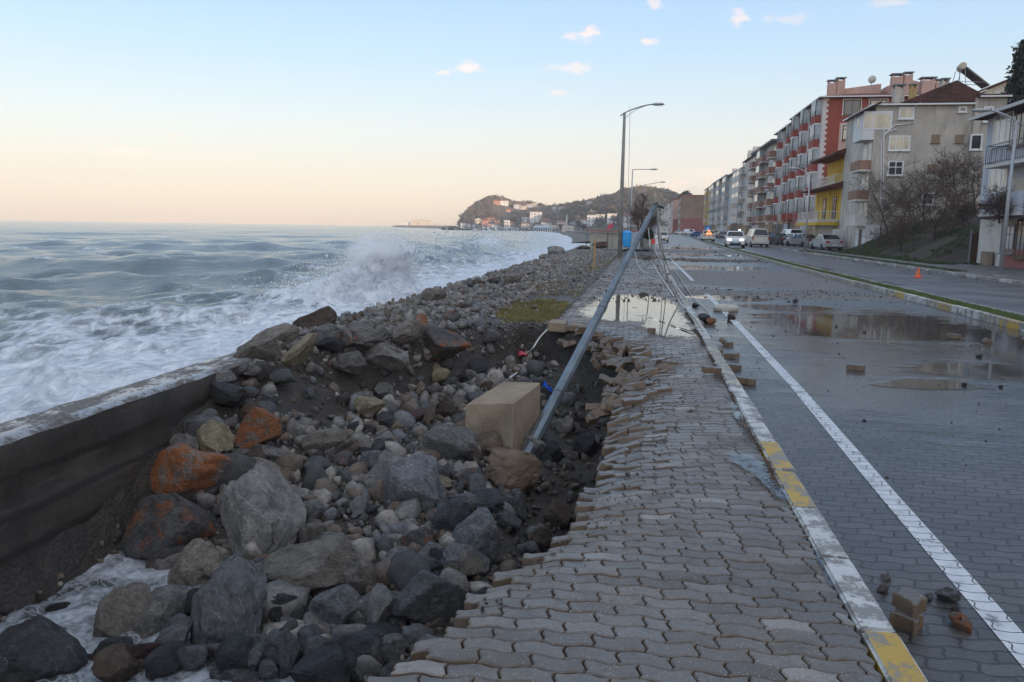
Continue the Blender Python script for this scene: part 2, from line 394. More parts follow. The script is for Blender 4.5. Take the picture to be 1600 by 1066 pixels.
road_mat('road', [(4.4, 15.2, 2.9, 3.0), (6.2, 12.0, 1.6, 4.0), (3.2, 18.2, 1.6, 1.0), (2.2, 20.5, 1.3, .9), (3.4, 37, 2.6, 2.6), (2.2, 47, 1.4, 3), (4, 55, 3, 2.5), (3.6, 75, 3, 6), (4.6, 10.6, 1.5, .7), (3.3, 9.4, .8, .4)])
road_mat('far_road', [(8.2, 40, .7, 14)], base=(.085, .083, .085), dry=(.15, .147, .145), dryness=.12)

def ground_mat():
    m, N, b = material('ground'); c = gcoord(N)
    n1 = N.noise(c, .35, 7.0, .6); n2 = N.noise(c, 6.0, 6.0, .7); n3 = N.noise(c, 45.0, 4.0, .7)
    col = N.ramp(n1, [(.35, (.06, .055, .047)), (.55, (.10, .092, .080)), (.7, (.06, .075, .03))])
    col = N.mix(.6, col, N.ramp(n2, [(.3, (.2, .2, .2)), (.7, (.8, .8, .8))]), 'OVERLAY')
    N.put(b.inputs['Base Color'], col); b.inputs['Roughness'].default_value = .85
    bump(N, b, N.math('ADD', n2, n3), .7, .03); MATS['ground'] = m
    # rubble bed of the promenade and the washed out pit: dark wet soil, paler shingle on top
    m, N, b = material('pit_soil'); c = gcoord(N)
    sz = N.n('SeparateXYZ', Vector=c).outputs[2]
    n2 = N.noise(c, 5.0, 7.0, .7); n3 = N.noise(c, 34.0, 5.0, .7)
    vd = N.vor(c, 26.0); cell = N.n('SeparateColor', Color=vd.outputs['Color']).outputs[0]
    soil = N.ramp(n2, [(.3, (.020, .016, .013)), (.6, (.050, .040, .032)), (.75, (.085, .066, .050))])
    shing = N.ramp(cell, [(.0, (.085, .076, .068)), (.5, (.18, .166, .15)), (1.0, (.28, .26, .235))])
    shing = N.mix(N.sstep(vd.outputs['Distance'], .25, .55), shing, (.03, .027, .024))
    up = N.sstep(N.math('ADD', sz, N.math('MULTIPLY', n2, .12)), -.12, .06)
    col = N.mix(up, soil, shing)
    col = N.mix(.5, col, N.ramp(n3, [(.3, (.2, .2, .2)), (.7, (.8, .8, .8))]), 'OVERLAY')
    N.put(b.inputs['Base Color'], col); N.put(b.inputs['Roughness'], N.ramp(n3, [(.3, (.38,)*3), (.65, (.85,)*3)]))
    bump(N, b, N.math('ADD', N.math('MULTIPLY', n3, .8), N.math('SUBTRACT', n2, N.math('MULTIPLY', vd.outputs['Distance'], .5))), .9, .04); MATS['pit_soil'] = m
ground_mat()

def paint_mat(name, col, under, wear):
    m, N, b = material(name); c = gcoord(N)
    n1 = N.noise(c, 5.0, 8.0, .72); n2 = N.noise(c, 55.0, 4.0, .7)
    f = N.sstep(N.math('ADD', n1, N.math('MULTIPLY', N.math('SUBTRACT', n2, .5), .3)), wear-.05, wear+.05)
    cc = N.mix(f, under, N.mix(.3, col, N.ramp(n2, [(.3, tuple(x*.6 for x in col)), (.7, col)])))
    N.put(b.inputs['Base Color'], cc); N.put(b.inputs['Roughness'], .55); bump(N, b, N.math('ADD', n2, f), .4, .006); MATS[name] = m
paint_mat('kerb_white', (.50, .50, .48), (.20, .19, .178), .49)
paint_mat('kerb_yellow', (.44, .28, .045), (.20, .19, .17), .485)
paint_mat('kerb_faded', (.42, .38, .27), (.20, .19, .17), .52)
paint_mat('kerb_bare', (.26, .25, .225), (.17, .16, .145), .50)
def line_mat():
    m, N, b = material('road_paint'); c = gcoord(N); nt = m.node_tree
    sx, sy, sz = N.n('SeparateXYZ', Vector=c).outputs
    k = 2*math.pi
    yy = N.math('ADD', sy, N.math('MULTIPLY', N.math('SINE', N.math('MULTIPLY', sx, k/.200)), .0095))
    xx = N.math('ADD', sx, N.math('MULTIPLY', N.math('SINE', N.math('MULTIPLY', sy, k/.0935)), .0088))
    br = N.n('TexBrick', {'offset': .5}, Vector=N.n('CombineXYZ', X=xx, Y=yy, Z=0.0).outputs[0], Scale=1.0, Mortar_Size=.004, Mortar_Smooth=.3, Brick_Width=.200, Row_Height=.0935)
    n1 = N.noise(c, 7.0, 8.0, .75); n0 = N.noise(c, .22, 3.0, .5)
    wear = N.sstep(N.math('ADD', n1, N.math('MULTIPLY', n0, .35)), .52, .62)
    far = N.sstep(sy, 21.5, 23.5)
    a = N.math('MULTIPLY', N.math('SUBTRACT', 1.0, N.math('MULTIPLY', br.outputs[1], .9)), N.math('ADD', .35, N.math('MULTIPLY', wear, .6)))
    N.put(b.inputs['Base Color'], N.ramp(n1, [(.3, (.40, .41, .42)), (.7, (.66, .66, .66))])); b.inputs['Roughness'].default_value = .5
    N.put(b.inputs['Alpha'], a); MATS['road_paint'] = m
line_mat()

def water_mats():
    m, N, b = material('sea_water'); c = gcoord(N)
    foam = N.n('Attribute', {'attribute_name': 'foam'}).outputs['Fac']
    sx, sy, sz = N.n('SeparateXYZ', Vector=c).outputs
    dist = N.n('VectorMath', {'operation': 'LENGTH'}, i0=c).outputs['Value']
    cs = N.mapv(c, (1.0, .55, 1), rot=(0, 0, rad(-18)))
    f1 = N.noise(cs, .55, 9.0, .66, 1.2); f2 = N.noise(cs, 2.6, 9.0, .74, 1.2)
    vv = N.vor(N.n('VectorMath', {'operation': 'ADD'}, i0=cs, i1=N.n('VectorMath', {'operation': 'SCALE'}, i0=N.n('TexNoise', Vector=cs, Scale=1.1, Detail=5.0).outputs[1], Scale=1.6).outputs[0]).outputs[0], 1.05, 'DISTANCE_TO_EDGE').outputs[0]
    lace = N.math('SUBTRACT', 1.0, N.sstep(vv, .0, .24))
    fm = N.math('ADD', N.math('MULTIPLY', foam, 1.40), N.math('ADD', N.math('MULTIPLY', N.math('SUBTRACT', f1, .5), 1.5), N.math('ADD', N.math('MULTIPLY', N.math('SUBTRACT', f2, .5), .9), N.math('MULTIPLY', lace, .30))))
    fmask = N.sstep(fm, .55, 1.15)
    deep = N.mix(N.sstep(f1, .35, .7), (.095, .115, .105), (.165, .170, .150))
    fcol = N.ramp(f2, [(.30, (.27, .31, .35)), (.5, (.56, .59, .62)), (.68, (.84, .85, .85))])
    N.put(b.inputs['Base Color'], N.mix(fmask, deep, fcol))
    N.put(b.inputs['Roughness'], N.math('ADD', .16, N.math('MULTIPLY', fmask, .5))); b.inputs['IOR'].default_value = 1.33
    near = N.sstep(dist, 15.0, 120.0, 1.0, .55)
    h = N.math('ADD', N.math('MULTIPLY', N.noise(cs, 1.3, 8.0, .62, .8), 1.0), N.math('ADD', N.math('MULTIPLY', N.noise(cs, 6.0, 7.0, .7), .30), N.math('MULTIPLY', fmask, .12)))
    h = N.math('ADD', h, N.math('MULTIPLY', N.noise(cs, .18, 5.0, .6), 4.0))
    bn = bump(N, b, h, .6, .25); N.put(bn.inputs['Strength'], N.math('MULTIPLY', near, .75)); MATS['sea_water'] = m
    # water lying on the paving: clear film
    m, N, b = material('water_film'); nt = m.node_tree; c = gcoord(N)
    gl = N.n('BsdfGlossy', Color=(1, 1, 1, 1), Roughness=.015); tr = N.n('BsdfTransparent', Color=(.72, .71, .69, 1))
    bn = N.n('Bump', Strength=.10, Distance=.01, Height=N.noise(c, 5.0, 3.0))
    N.put(gl.inputs['Normal'], bn.outputs[0])
    fr = N.n('Fresnel', IOR=1.50); sh_ = N.n('Attribute', {'attribute_name': 'shore'}).outputs['Fac']
    edge = N.sstep(N.math('ADD', sh_, N.math('MULTIPLY', N.math('SUBTRACT', N.noise(N.mapv(c, (1, .45, 1)), 9.0, 7.0, .72), .5), 2.6)), .25, .85)
    N.put(tr.inputs[0], N.mix(edge, (1, 1, 1), (.72, .71, .69)))
    mx = N.n('MixShader', i0=N.math('MULTIPLY', fr.outputs[0], edge), i1=tr.outputs[0], i2=gl.outputs[0])
    N.nt.links.new(mx.outputs[0], nt.nodes['Material Output'].inputs[0]); MATS['water_film'] = m
    # foam water in the pit
    m, N, b = material('foam_water'); c = gcoord(N)
    f1 = N.noise(c, 1.7, 9.0, .62, 1.2); f2 = N.noise(c, 16.0, 6.0, .65, .6)
    fm = N.sstep(N.math('ADD', f1, N.math('MULTIPLY', N.math('SUBTRACT', f2, .5), .25)), .38, .62)
    lace = N.vor(N.n('VectorMath', {'operation': 'ADD'}, i0=c, i1=N.n('VectorMath', {'operation': 'SCALE'}, i0=N.n('TexNoise', Vector=c, Scale=4.0, Detail=5.0).outputs[1], Scale=.35).outputs[0]).outputs[0], 9.0, 'DISTANCE_TO_EDGE').outputs[0]
    fm = N.math('MAXIMUM', fm, N.math('MULTIPLY', N.sstep(lace, .14, .02), .6))
    N.put(b.inputs['Base Color'], N.mix(fm, (.055, .06, .06), N.ramp(f2, [(.3, (.20, .23, .26)), (.7, (.50, .53, .57))])))
    N.put(b.inputs['Roughness'], N.math('ADD', .1, N.math('MULTIPLY', fm, .5)))
    bump(N, b, N.math('ADD', f1, N.math('MULTIPLY', f2, .4)), .8, .05); MATS['foam_water'] = m
water_mats()
simple('spray_white', (.92, .91, .88), .7, .05)
simple('galv', (.135, .160, .178), .42, .45, 3.0, .5, .3)
simple('galv_pale', (.36, .37, .38), .45, .12, 4.0, .4)
simple('rust', (.16, .07, .035), .8, .4, 14.0, 0, .4)
simple('red_cloth', (.62, .085, .12), .7, .2, 12.0)
simple('blue_plastic', (.012, .12, .62), .35, .2, 9.0)
simple('bin_blue', (.03, .33, .72), .4, .08)
simple('cable_pale', (.50, .49, .45), .55, .12)
simple('cable_grey', (.30, .27, .24), .6, .2)
simple('yellow_post', (.42, .26, .09), .6, .15)
simple('cone_orange', (.75, .11, .03), .5, .1)
simple('white_paint', (.72, .72, .70), .5, .08)
simple('bark', (.050, .036, .030), .85, .35, 9.0, 0, .6, .3, 60.0)
simple('twig', (.110, .078, .066), .85, .35, 5.0)
simple('needles', (.018, .030, .018), .7, .4, 2.0)
simple('bush_green', (.020, .030, .015), .7, .4, 3.0)
simple('black_rubber', (.022, .022, .023), .7, .2)
simple('dark_void', (.016, .015, .015), .6, .2)
simple('asphalt_dark', (.05, .05, .05), .8, .2)

# ------------------------------------------------------------------ ground plan
EDGE = np.array([(-1, -1.9), (0, -1.75), (1.2, -1.45), (2.0, -1.12), (2.39, -1.01), (2.7, -.82), (2.98, -.74), (3.45, -.60), (4.19, -.36), (5.0, -.26), (5.54, -.21), (6.78, -.21),
                 (8, -.16), (9.0, -.02), (9.7, .02), (10.4, -.12), (11.0, -.30), (11.9, -.62), (12.4, -1.0), (12.75, -1.42), (13.0, -1.42), (300, -1.42)])
def edge_x(y): return np.interp(y, EDGE[:, 0], EDGE[:, 1])
PITP = np.array([(-4.9, -2), (-4.9, 8.2), (-4.3, 9.6), (-3.75, 10.2), (-3.2, 11.2), (-2.55, 12.6), (-2.0, 13.05), (-1.5, 12.95), (-1.0, 12.45)]
                + [(x+.05, y) for y, x in EDGE[::-1] if 0 < y < 12.2] + [(-1.9, -2)])
PITC = np.array([(-4.55, 4.6, -1.40), (-4.55, 5.4, -1.45), (-4.5, 6.1, -1.25), (-4.5, 6.6, -.85), (-4.5, 7.2, -.5), (-4.5, 7.9, -.26), (-4.3, 8.8, -.2), (-4.0, 9.5, -.45), (-3.4, 3.8, -1.42), (-2.2, 3.8, -1.42), (-1.5, 3, -1.4),
                 (-3.5, 5, -1.38), (-2.5, 5, -1.28), (-1.9, 5.5, -1.15), (-3.4, 6.8, -1.0), (-2.5, 7, -1.0), (-1.5, 6.5, -1.05), (-1, 5, -1.2), (-.7, 6.5, -1.40), (-.6, 8, -1.40), (-.45, 7.2, -1.42), (-.5, 9, -1.2), (-1.3, 8.6, -1.12),
                 (-2, 8.5, -.95), (-2.8, 8.5, -.9), (-3.5, 8.3, -.75), (-2.6, 10, -.85), (-1.8, 10.5, -.82), (-.8, 10.5, -1.0), (-.3, 9.5, -1.15), (-3.5, 9.6, -.7), (-2.0, 11.8, -.7), (-1.3, 12, -.6), (-2.9, 10.6, -.7), (-3, 1, -1.5), (-3, -1, -1.5)])
def pit_sd(x, y):
    """distance inside (+) the pit outline"""
    px, py = np.asarray(x, float), np.asarray(y, float); best = np.full(px.shape, 1e9); ins = np.zeros(px.shape, bool)
    A = PITP; B = np.roll(PITP, -1, 0)
    for (ax, ay), (bx, by) in zip(A, B):
        ex, ey = bx-ax, by-ay; t = np.clip(((px-ax)*ex+(py-ay)*ey)/(ex*ex+ey*ey+1e-12), 0, 1)
        best = np.minimum(best, np.hypot(px-ax-t*ex, py-ay-t*ey))
        c = ((ay > py) != (by > py)) & (px < (bx-ax)*(py-ay)/(by-ay+1e-12)+ax); ins ^= c
    return np.where(ins, best, -best)
def G(x, y):
    """height of the promenade's bed"""
    x, y = np.asarray(x, float), np.asarray(y, float)
    d = pit_sd(x, y)
    wsum = 0; zs = 0
    for cx, cy, cz in PITC:
        ww = 1/(((x-cx)**2+(y-cy)**2)**1.5+.02); wsum = wsum+ww; zs = zs+ww*cz
    zp = zs/wsum
    nearpave = 1-sst(edge_x(y)-x, .35, .9)  # steeper drop beside the paving
    wdt = .55-.40*nearpave
    top = np.where(x > edge_x(y)-.05, sag(x, y)-.105, -.02+.03*fbm2(x*1.5, y*1.5, 3, 5))
    top = top+np.where(x < edge_x(y)-.3, .10*sst(-x, 2.2, 4.0)*sst(y, 8, 12), 0)
    return top+(zp-top)*sst(d+.06*fbm2(x*4, y*4, 3, 9), 0.0, wdt)
def sag(x, y):
    d = np.asarray(x, float)-edge_x(y); k = sst(y, 2.5, 5.0)*(1-sst(y, 11.8, 12.8))
    return -(.035+.10*k)*np.exp(-np.maximum(d, 0)/(.14+.24*k))-.018*k*np.exp(-np.maximum(d, 0)/.8)
def Gs(x, y): return float(G(np.array([x]), np.array([y]))[0])

def grid_mesh(name, xs, ys, zf, keep=None):
    X, Y = np.meshgrid(xs, ys); Z = zf(X, Y); ny, nx = X.shape
    V = np.stack([X, Y, Z], -1).reshape(-1, 3); I = np.arange(nx*ny).reshape(ny, nx)
    F = np.stack([I[:-1, :-1], I[:-1, 1:], I[1:, 1:], I[1:, :-1]], -1).reshape(-1, 4)
    if keep is not None:
        c = V[F].mean(1); F = F[keep(c[:, 0], c[:, 1])]
    return arr_mesh(name, V, F)

def bed(x, y): return G(x, y)+.022*fbm2(x*6, y*6, 4, 3)*(pit_sd(x, y) > .0)+.03*fbm2(x*2.2, y*2.2, 3, 4)*(x < edge_x(y)-.1)
ys = np.concatenate([np.arange(-1, 15, .05), np.arange(15, 62.1, .25)])
o = link('promenade_bed', grid_mesh('promenade_bed', np.arange(-4.62, 1.0, .05), ys, bed), MATS['pit_soil'], smooth=True); tag(o, kind='structure')

# median and kerb lines along the street
def mx(y): return np.interp(y, [-10, 40, 48, 65, 124, 180, 260, 500], [6.75, 6.9, 7.1, 7.4, 8.8, 10.8, 12.6, 13.4])
def kx(y): return np.interp(y, [-10, 60, 124, 180, 260, 500], [1.08, 1.08, 2.0, 3.6, 5.0, 6.0])
def rx(y): return np.interp(y, [-10, 60, 124, 180, 260, 500], [13.0, 13.1, 14.2, 15.6, 17.2, 18.0])
YST = np.concatenate([np.arange(-6, 40, 2.0), np.arange(40, 520, 6.0)])
def strip(name, xl, xr, z, mat_, nx=2, kind='structure', y0=-6, y1=512, crown=0):
    yy = YST[(YST >= y0) & (YST <= y1)]; T = np.linspace(0, 1, nx)
    X = np.stack([xl(yy)+(xr(yy)-xl(yy))*t for t in T], 1); Y = np.repeat(yy[:, None], nx, 1); Z = np.full_like(X, z)
    V = np.stack([X, Y, Z], -1).reshape(-1, 3); I = np.arange(X.size).reshape(X.shape)
    F = np.stack([I[:-1, :-1], I[:-1, 1:], I[1:, 1:], I[1:, :-1]], -1).reshape(-1, 4)
    o = link(name, arr_mesh(name, V, F), mat_); return tag(o, kind=kind)
strip('road', lambda y: kx(y)-.05, lambda y: mx(y)+.05, -.12, MATS['road'], 3, y1=300)
strip('far_road', lambda y: mx(y)+.75, lambda y: rx(y)+.05, -.116, MATS['far_road'], 3, y1=300)
concrete('side_pave', (.15, .145, .135), (.085, .080, .073), .8, .5, .6)
strip('right_pavement', lambda y: rx(y)+.1, lambda y: rx(y)*0+26, -.02, MATS['side_pave'], 2)
strip('far_promenade', lambda y: kx(y)*0-4.6, lambda y: kx(y)-.05, -.03, MATS['side_pave'], 2, y0=60)
SHORE = [(-60, -4.9), (60, -4.9), (120, -5.5), (203, -12), (279, -20), (492, -47), (640, -78), (779, -111), (880, -165), (959, -235), (1010, -290), (1080, -310), (1500, -330)]
def shore(y): return np.interp(y, [a for a, b in SHORE], [b for a, b in SHORE])
gy = np.concatenate([np.arange(-80, 60, 20), np.arange(60, 1500, 20)]); rows = []
for y in gy:
    x0 = 1.0 if y < 60 else shore(y); rows.append([x0, x0+.3*(60-x0), 60+.3*(400-60), 400, 1500])
X = np.array(rows); Y = np.repeat(gy[:, None], 5, 1); V = np.stack([X, Y, np.full_like(X, -.2)], -1).reshape(-1, 3); I = np.arange(X.size).reshape(X.shape)
o = link('ground', arr_mesh('ground', V, np.stack([I[:-1, :-1], I[:-1, 1:], I[1:, 1:], I[1:, :-1]], -1).reshape(-1, 4)), MATS['ground']); tag(o, kind='structure')
# grey beach along the head of the bay
by = np.arange(150, 1000, 12.0); X = np.stack([shore(by)-9-by*.012, shore(by)-3, shore(by)+2], 1); Y = np.repeat(by[:, None], 3, 1); Z = np.repeat(np.array([[-1.9, -.9, -.1]]), len(by), 0)
V = np.stack([X, Y, Z], -1).reshape(-1, 3); I = np.arange(X.size).reshape(X.shape)
simple('beach_sand', (.12, .105, .09), .8, .25, .2, 0, 0, .3, 40, True)
o = link('beach', arr_mesh('beach', V, np.stack([I[:-1, :-1], I[:-1, 1:], I[1:, 1:], I[1:, :-1]], -1).reshape(-1, 4)), MATS['beach_sand']); tag(o, kind='structure')

# kerbs: real stones, painted in pairs
def kerb(name, xf, w0, w1, z0, z1, y0, y1, L, pattern, mats):
    m = MB(); y = y0; k = 0
    while y < y1:
        l = L if y < 60 else L*3
        j = random.uniform(-.006, .006); zz = random.uniform(-.006, .004)
        xa0, xa1 = float(xf(y)), float(xf(y+l))
        x0a, x1a, x0b, x1b = xa0+w0+j, xa0+w1+j, xa1+w0+j, xa1+w1+j
        g = .004
        vs = [(x0a, y+g, z0), (x1a, y+g, z0), (x1b, y+l-g, z0), (x0b, y+l-g, z0), (x0a, y+g, z1+zz), (x1a, y+g, z1+zz), (x1b, y+l-g, z1+zz), (x0b, y+l-g, z1+zz)]
        m.add(vs, [(0, 3, 2, 1), (4, 5, 6, 7), (0, 1, 5, 4), (1, 2, 6, 5), (2, 3, 7, 6), (3, 0, 4, 7)], pattern(k, y)); y += l; k += 1
    return tag(m.build(name, mats, bevel=.012, seg=2, angle=40), kind='structure')
KM = [MATS['kerb_white'], MATS['kerb_yellow'], MATS['kerb_faded'], MATS['kerb_bare']]
def kp(k, y):
    if y < 3.2: return 1
    if y < 4.55: return 0
    if y < 6.1: return 1
    if y < 7.7: return 0
    if y < 9.2: return 2
    return [0, 0, 2, 2, 3][k % 5] if y < 40 else 3
kerb('kerb', kx, -.145, 0, -.3, .012, 1.0, 290, .705, lambda k, y: kp(k, y+.35), KM)
kerb('median_kerb', mx, 0, .14, -.3, .03, -4, 300, .80, lambda k, y: (0 if (k//2) % 2 else [1, 2][k % 2]) if y < 24 else (2 if (k//2) % 2 else 3), KM)
kerb('median_kerb', mx, .66, .78, -.3, .03, -4, 300, .80, lambda k, y: 3, KM)
kerb('right_kerb', rx, 0, .15, -.3, .0, 10, 260, 1.0, lambda k, y: 0 if (k*7) % 5 < 2 else 3, KM)
simple('median_soil', (.05, .055, .03), .9, .4, 3.0, 0, .6, .3, 30, True)
strip('median', lambda y: mx(y)+.13, lambda y: mx(y)+.67, .0, MATS['median_soil'], 2, y1=300)
# white edge line on the road
def linex(y): return np.interp(y, [2, 3.35, 5.2, 8.8, 14.4, 22.5, 46, 200], [1.60, 1.64, 1.67, 1.76, 1.80, 1.78, 1.72, 2.6])
for nm, y0, y1 in (('road_line', -2, 21.5), ('road_line', 27, 50)):
    yy = np.arange(y0, y1+.1, .5); X = np.stack([linex(yy)-.062, linex(yy)+.062], 1); Y = np.repeat(yy[:, None], 2, 1)
    V = np.stack([X, Y, np.full_like(X, -.116)], -1).reshape(-1, 3); I = np.arange(X.size).reshape(X.shape)
    o = link(nm, arr_mesh(nm, V, np.stack([I[:-1, :-1], I[:-1, 1:], I[1:, 1:], I[1:, :-1]], -1).reshape(-1, 4)), MATS['road_paint']); tag(o, kind='structure')

# ------------------------------------------------------------------ paving of wavy interlocking pavers, each one real
PL, PW, PH = .200, .0935, .070
def gw(x): return .0095*np.tanh(2.2*np.sin(2*math.pi*x/PL))/.976
def hw(v): return .0092*np.sin(2*math.pi*v)
def paver_outline(x0, y0, L, n=6, ins=.0036):
    us = np.linspace(0, 1, n); pts = []
    def P(uu, vv):
        vv2 = vv
        x = x0+uu*L+hw(vv); y = y0+vv2*PW+gw(x0+uu*L); return x, y
    for uu in us[:-1]: pts.append(P(uu, 0))
    for vv in np.linspace(0, 1, 5)[:-1]: pts.append(P(1, vv))
    for uu in us[::-1][:-1]: pts.append(P(uu, 1))
    for vv in np.linspace(1, 0, 5)[:-1]: pts.append(P(0, vv))
    pts = np.array(pts); c = pts.mean(0); d = pts-c
    # shrink for the joint
    n_ = np.roll(pts, -1, 0)-np.roll(pts, 1, 0); nn = np.stack([n_[:, 1], -n_[:, 0]], 1); nn /= np.linalg.norm(nn, axis=1)[:, None]+1e-9
    return pts-nn*ins, nn, c
VV, FF, MI, TONE = [], [], [], []
FN = []
def emit(pts, nn, c, tone, rot=None, dz=0.0, far=False):
    n = len(pts); bev = .006
    inner = pts-nn*bev
    z = sag(pts[:, 0], pts[:, 1]); zi = sag(inner[:, 0], inner[:, 1])
    A = np.concatenate([np.column_stack([inner, zi]), np.column_stack([pts, z-.0065]), np.column_stack([pts, z-PH])])
    if rot is not None:
        C0 = np.array([c[0], c[1], float(sag(np.array(c[0]), np.array(c[1])))-PH/2]); A = (A-C0)@rot.T+C0
    A[:, 2] += dz; b = sum(map(len, VV)) if False else emit.b; emit.b += len(A)
    VV.append(A); i = list(range(n))
    FN.append([b+k for k in i])
    for k in i:
        k2 = (k+1) % n
        FN.append((b+n+k, b+n+k2, b+k2, b+k)); FN.append((b+2*n+k, b+2*n+k2, b+n+k2, b+n+k))
    TONE.append(np.full(len(A), tone))
emit.b = 0
def rotm(ax, ay, az): return np.array(Matrix.Rotation(az, 3, 'Z')@Matrix.Rotation(ay, 3, 'Y')@Matrix.Rotation(ax, 3, 'X'))
XR = .925
nrow = int((46-1.1)/PW)
MISSING = []
for r in range(nrow):
    y0 = 1.1+r*PW; yc = y0+PW/2; off = (r % 2)*PL/2+random.choice([0, 0, 0, .02])
    x = -1.75+off-PL
    ex = float(edge_x(yc))
    while x < XR-.02:
        L = PL
        if random.random() < .06 and x > ex+.2: L = PL/2
        L2 = min(L, XR-x)
        xc = x+L2/2; d = xc-ex
        if L2 > .05 and d > (.02 if yc < 7.6 or yc > 12.6 else .16+random.uniform(-.06, .1)):
            if 20.0 < yc < 23.5 and random.random() < .0: pass
            tone = min(.86, max(0, random.gauss(.44, .25))); tone = .97 if random.random() < .02 else tone
            rot = None; dz = random.uniform(-.0025, .0025)
            k = float(sst(np.array(yc), 4.2, 6.0)*(1-sst(np.array(yc), 12.0, 12.8)))
            a = math.exp(-max(d, 0)/.16)
            if d < .5 or random.random() < .05:
                jit = .012+.05*a+.20*a*k
                rot = rotm(random.gauss(0, jit*.8), random.gauss(-.10*a*k, jit), random.gauss(0, jit*.6)); dz += random.gauss(0, .004+.018*a*k)
            else: rot = rotm(random.gauss(0, .008), random.gauss(0, .008), random.gauss(0, .004))
            pts, nn, c = paver_outline(x, y0, L2, 6 if L2 > .15 else 4)
            emit(pts, nn, c, tone, rot, dz)
        x += L
me = bpy.data.meshes.new('pavement'); me.from_pydata(np.concatenate(VV).tolist(), [], FN)
at = me.attributes.new('tone', 'FLOAT', 'POINT'); at.data.foreach_set('value', np.concatenate(TONE).astype(np.float32))
me.update(); tag(link('pavement', me, MATS['paver']), kind='structure')

# loose paver, as a thing
def loose_paver_mesh(L=PL, seed=0):
    pts, nn, c = paver_outline(0, 0, L, 6, .002); pts = pts-c; inner = pts-nn*.006; n = len(pts)
    rr = random.Random(seed); V = [(x, y, PH/2) for x, y in inner]+[(x, y, PH/2-.006) for x, y in pts]+[(x, y, -PH/2) for x, y in pts]
    F = [tuple(range(n))]+[(n+k, n+(k+1) % n, (k+1) % n, k) for k in range(n)]+[(2*n+k, 2*n+(k+1) % n, n+(k+1) % n, n+k) for k in range(n)]+[tuple(range(3*n-1, 2*n-1, -1))]
    me = bpy.data.meshes.new('loose_paver'); me.from_pydata(V, [], F)
    at = me.attributes.new('tone', 'FLOAT', 'POINT'); at.data.foreach_set('value', np.full(len(V), rr.uniform(.2, .7), np.float32)); me.materials.append(MATS['paver']); me.update(); return me
PAV = [loose_paver_mesh(PL, 1), loose_paver_mesh(PL, 2), loose_paver_mesh(PL*.55, 3), loose_paver_mesh(PL, 4)]
def loose_paver(x, y, z, rot, label, group, k=None):
    o = put('loose_paver', random.choice(PAV) if k is None else PAV[k], None, (x, y, z), rot); return tag(o, label, 'paver', group)

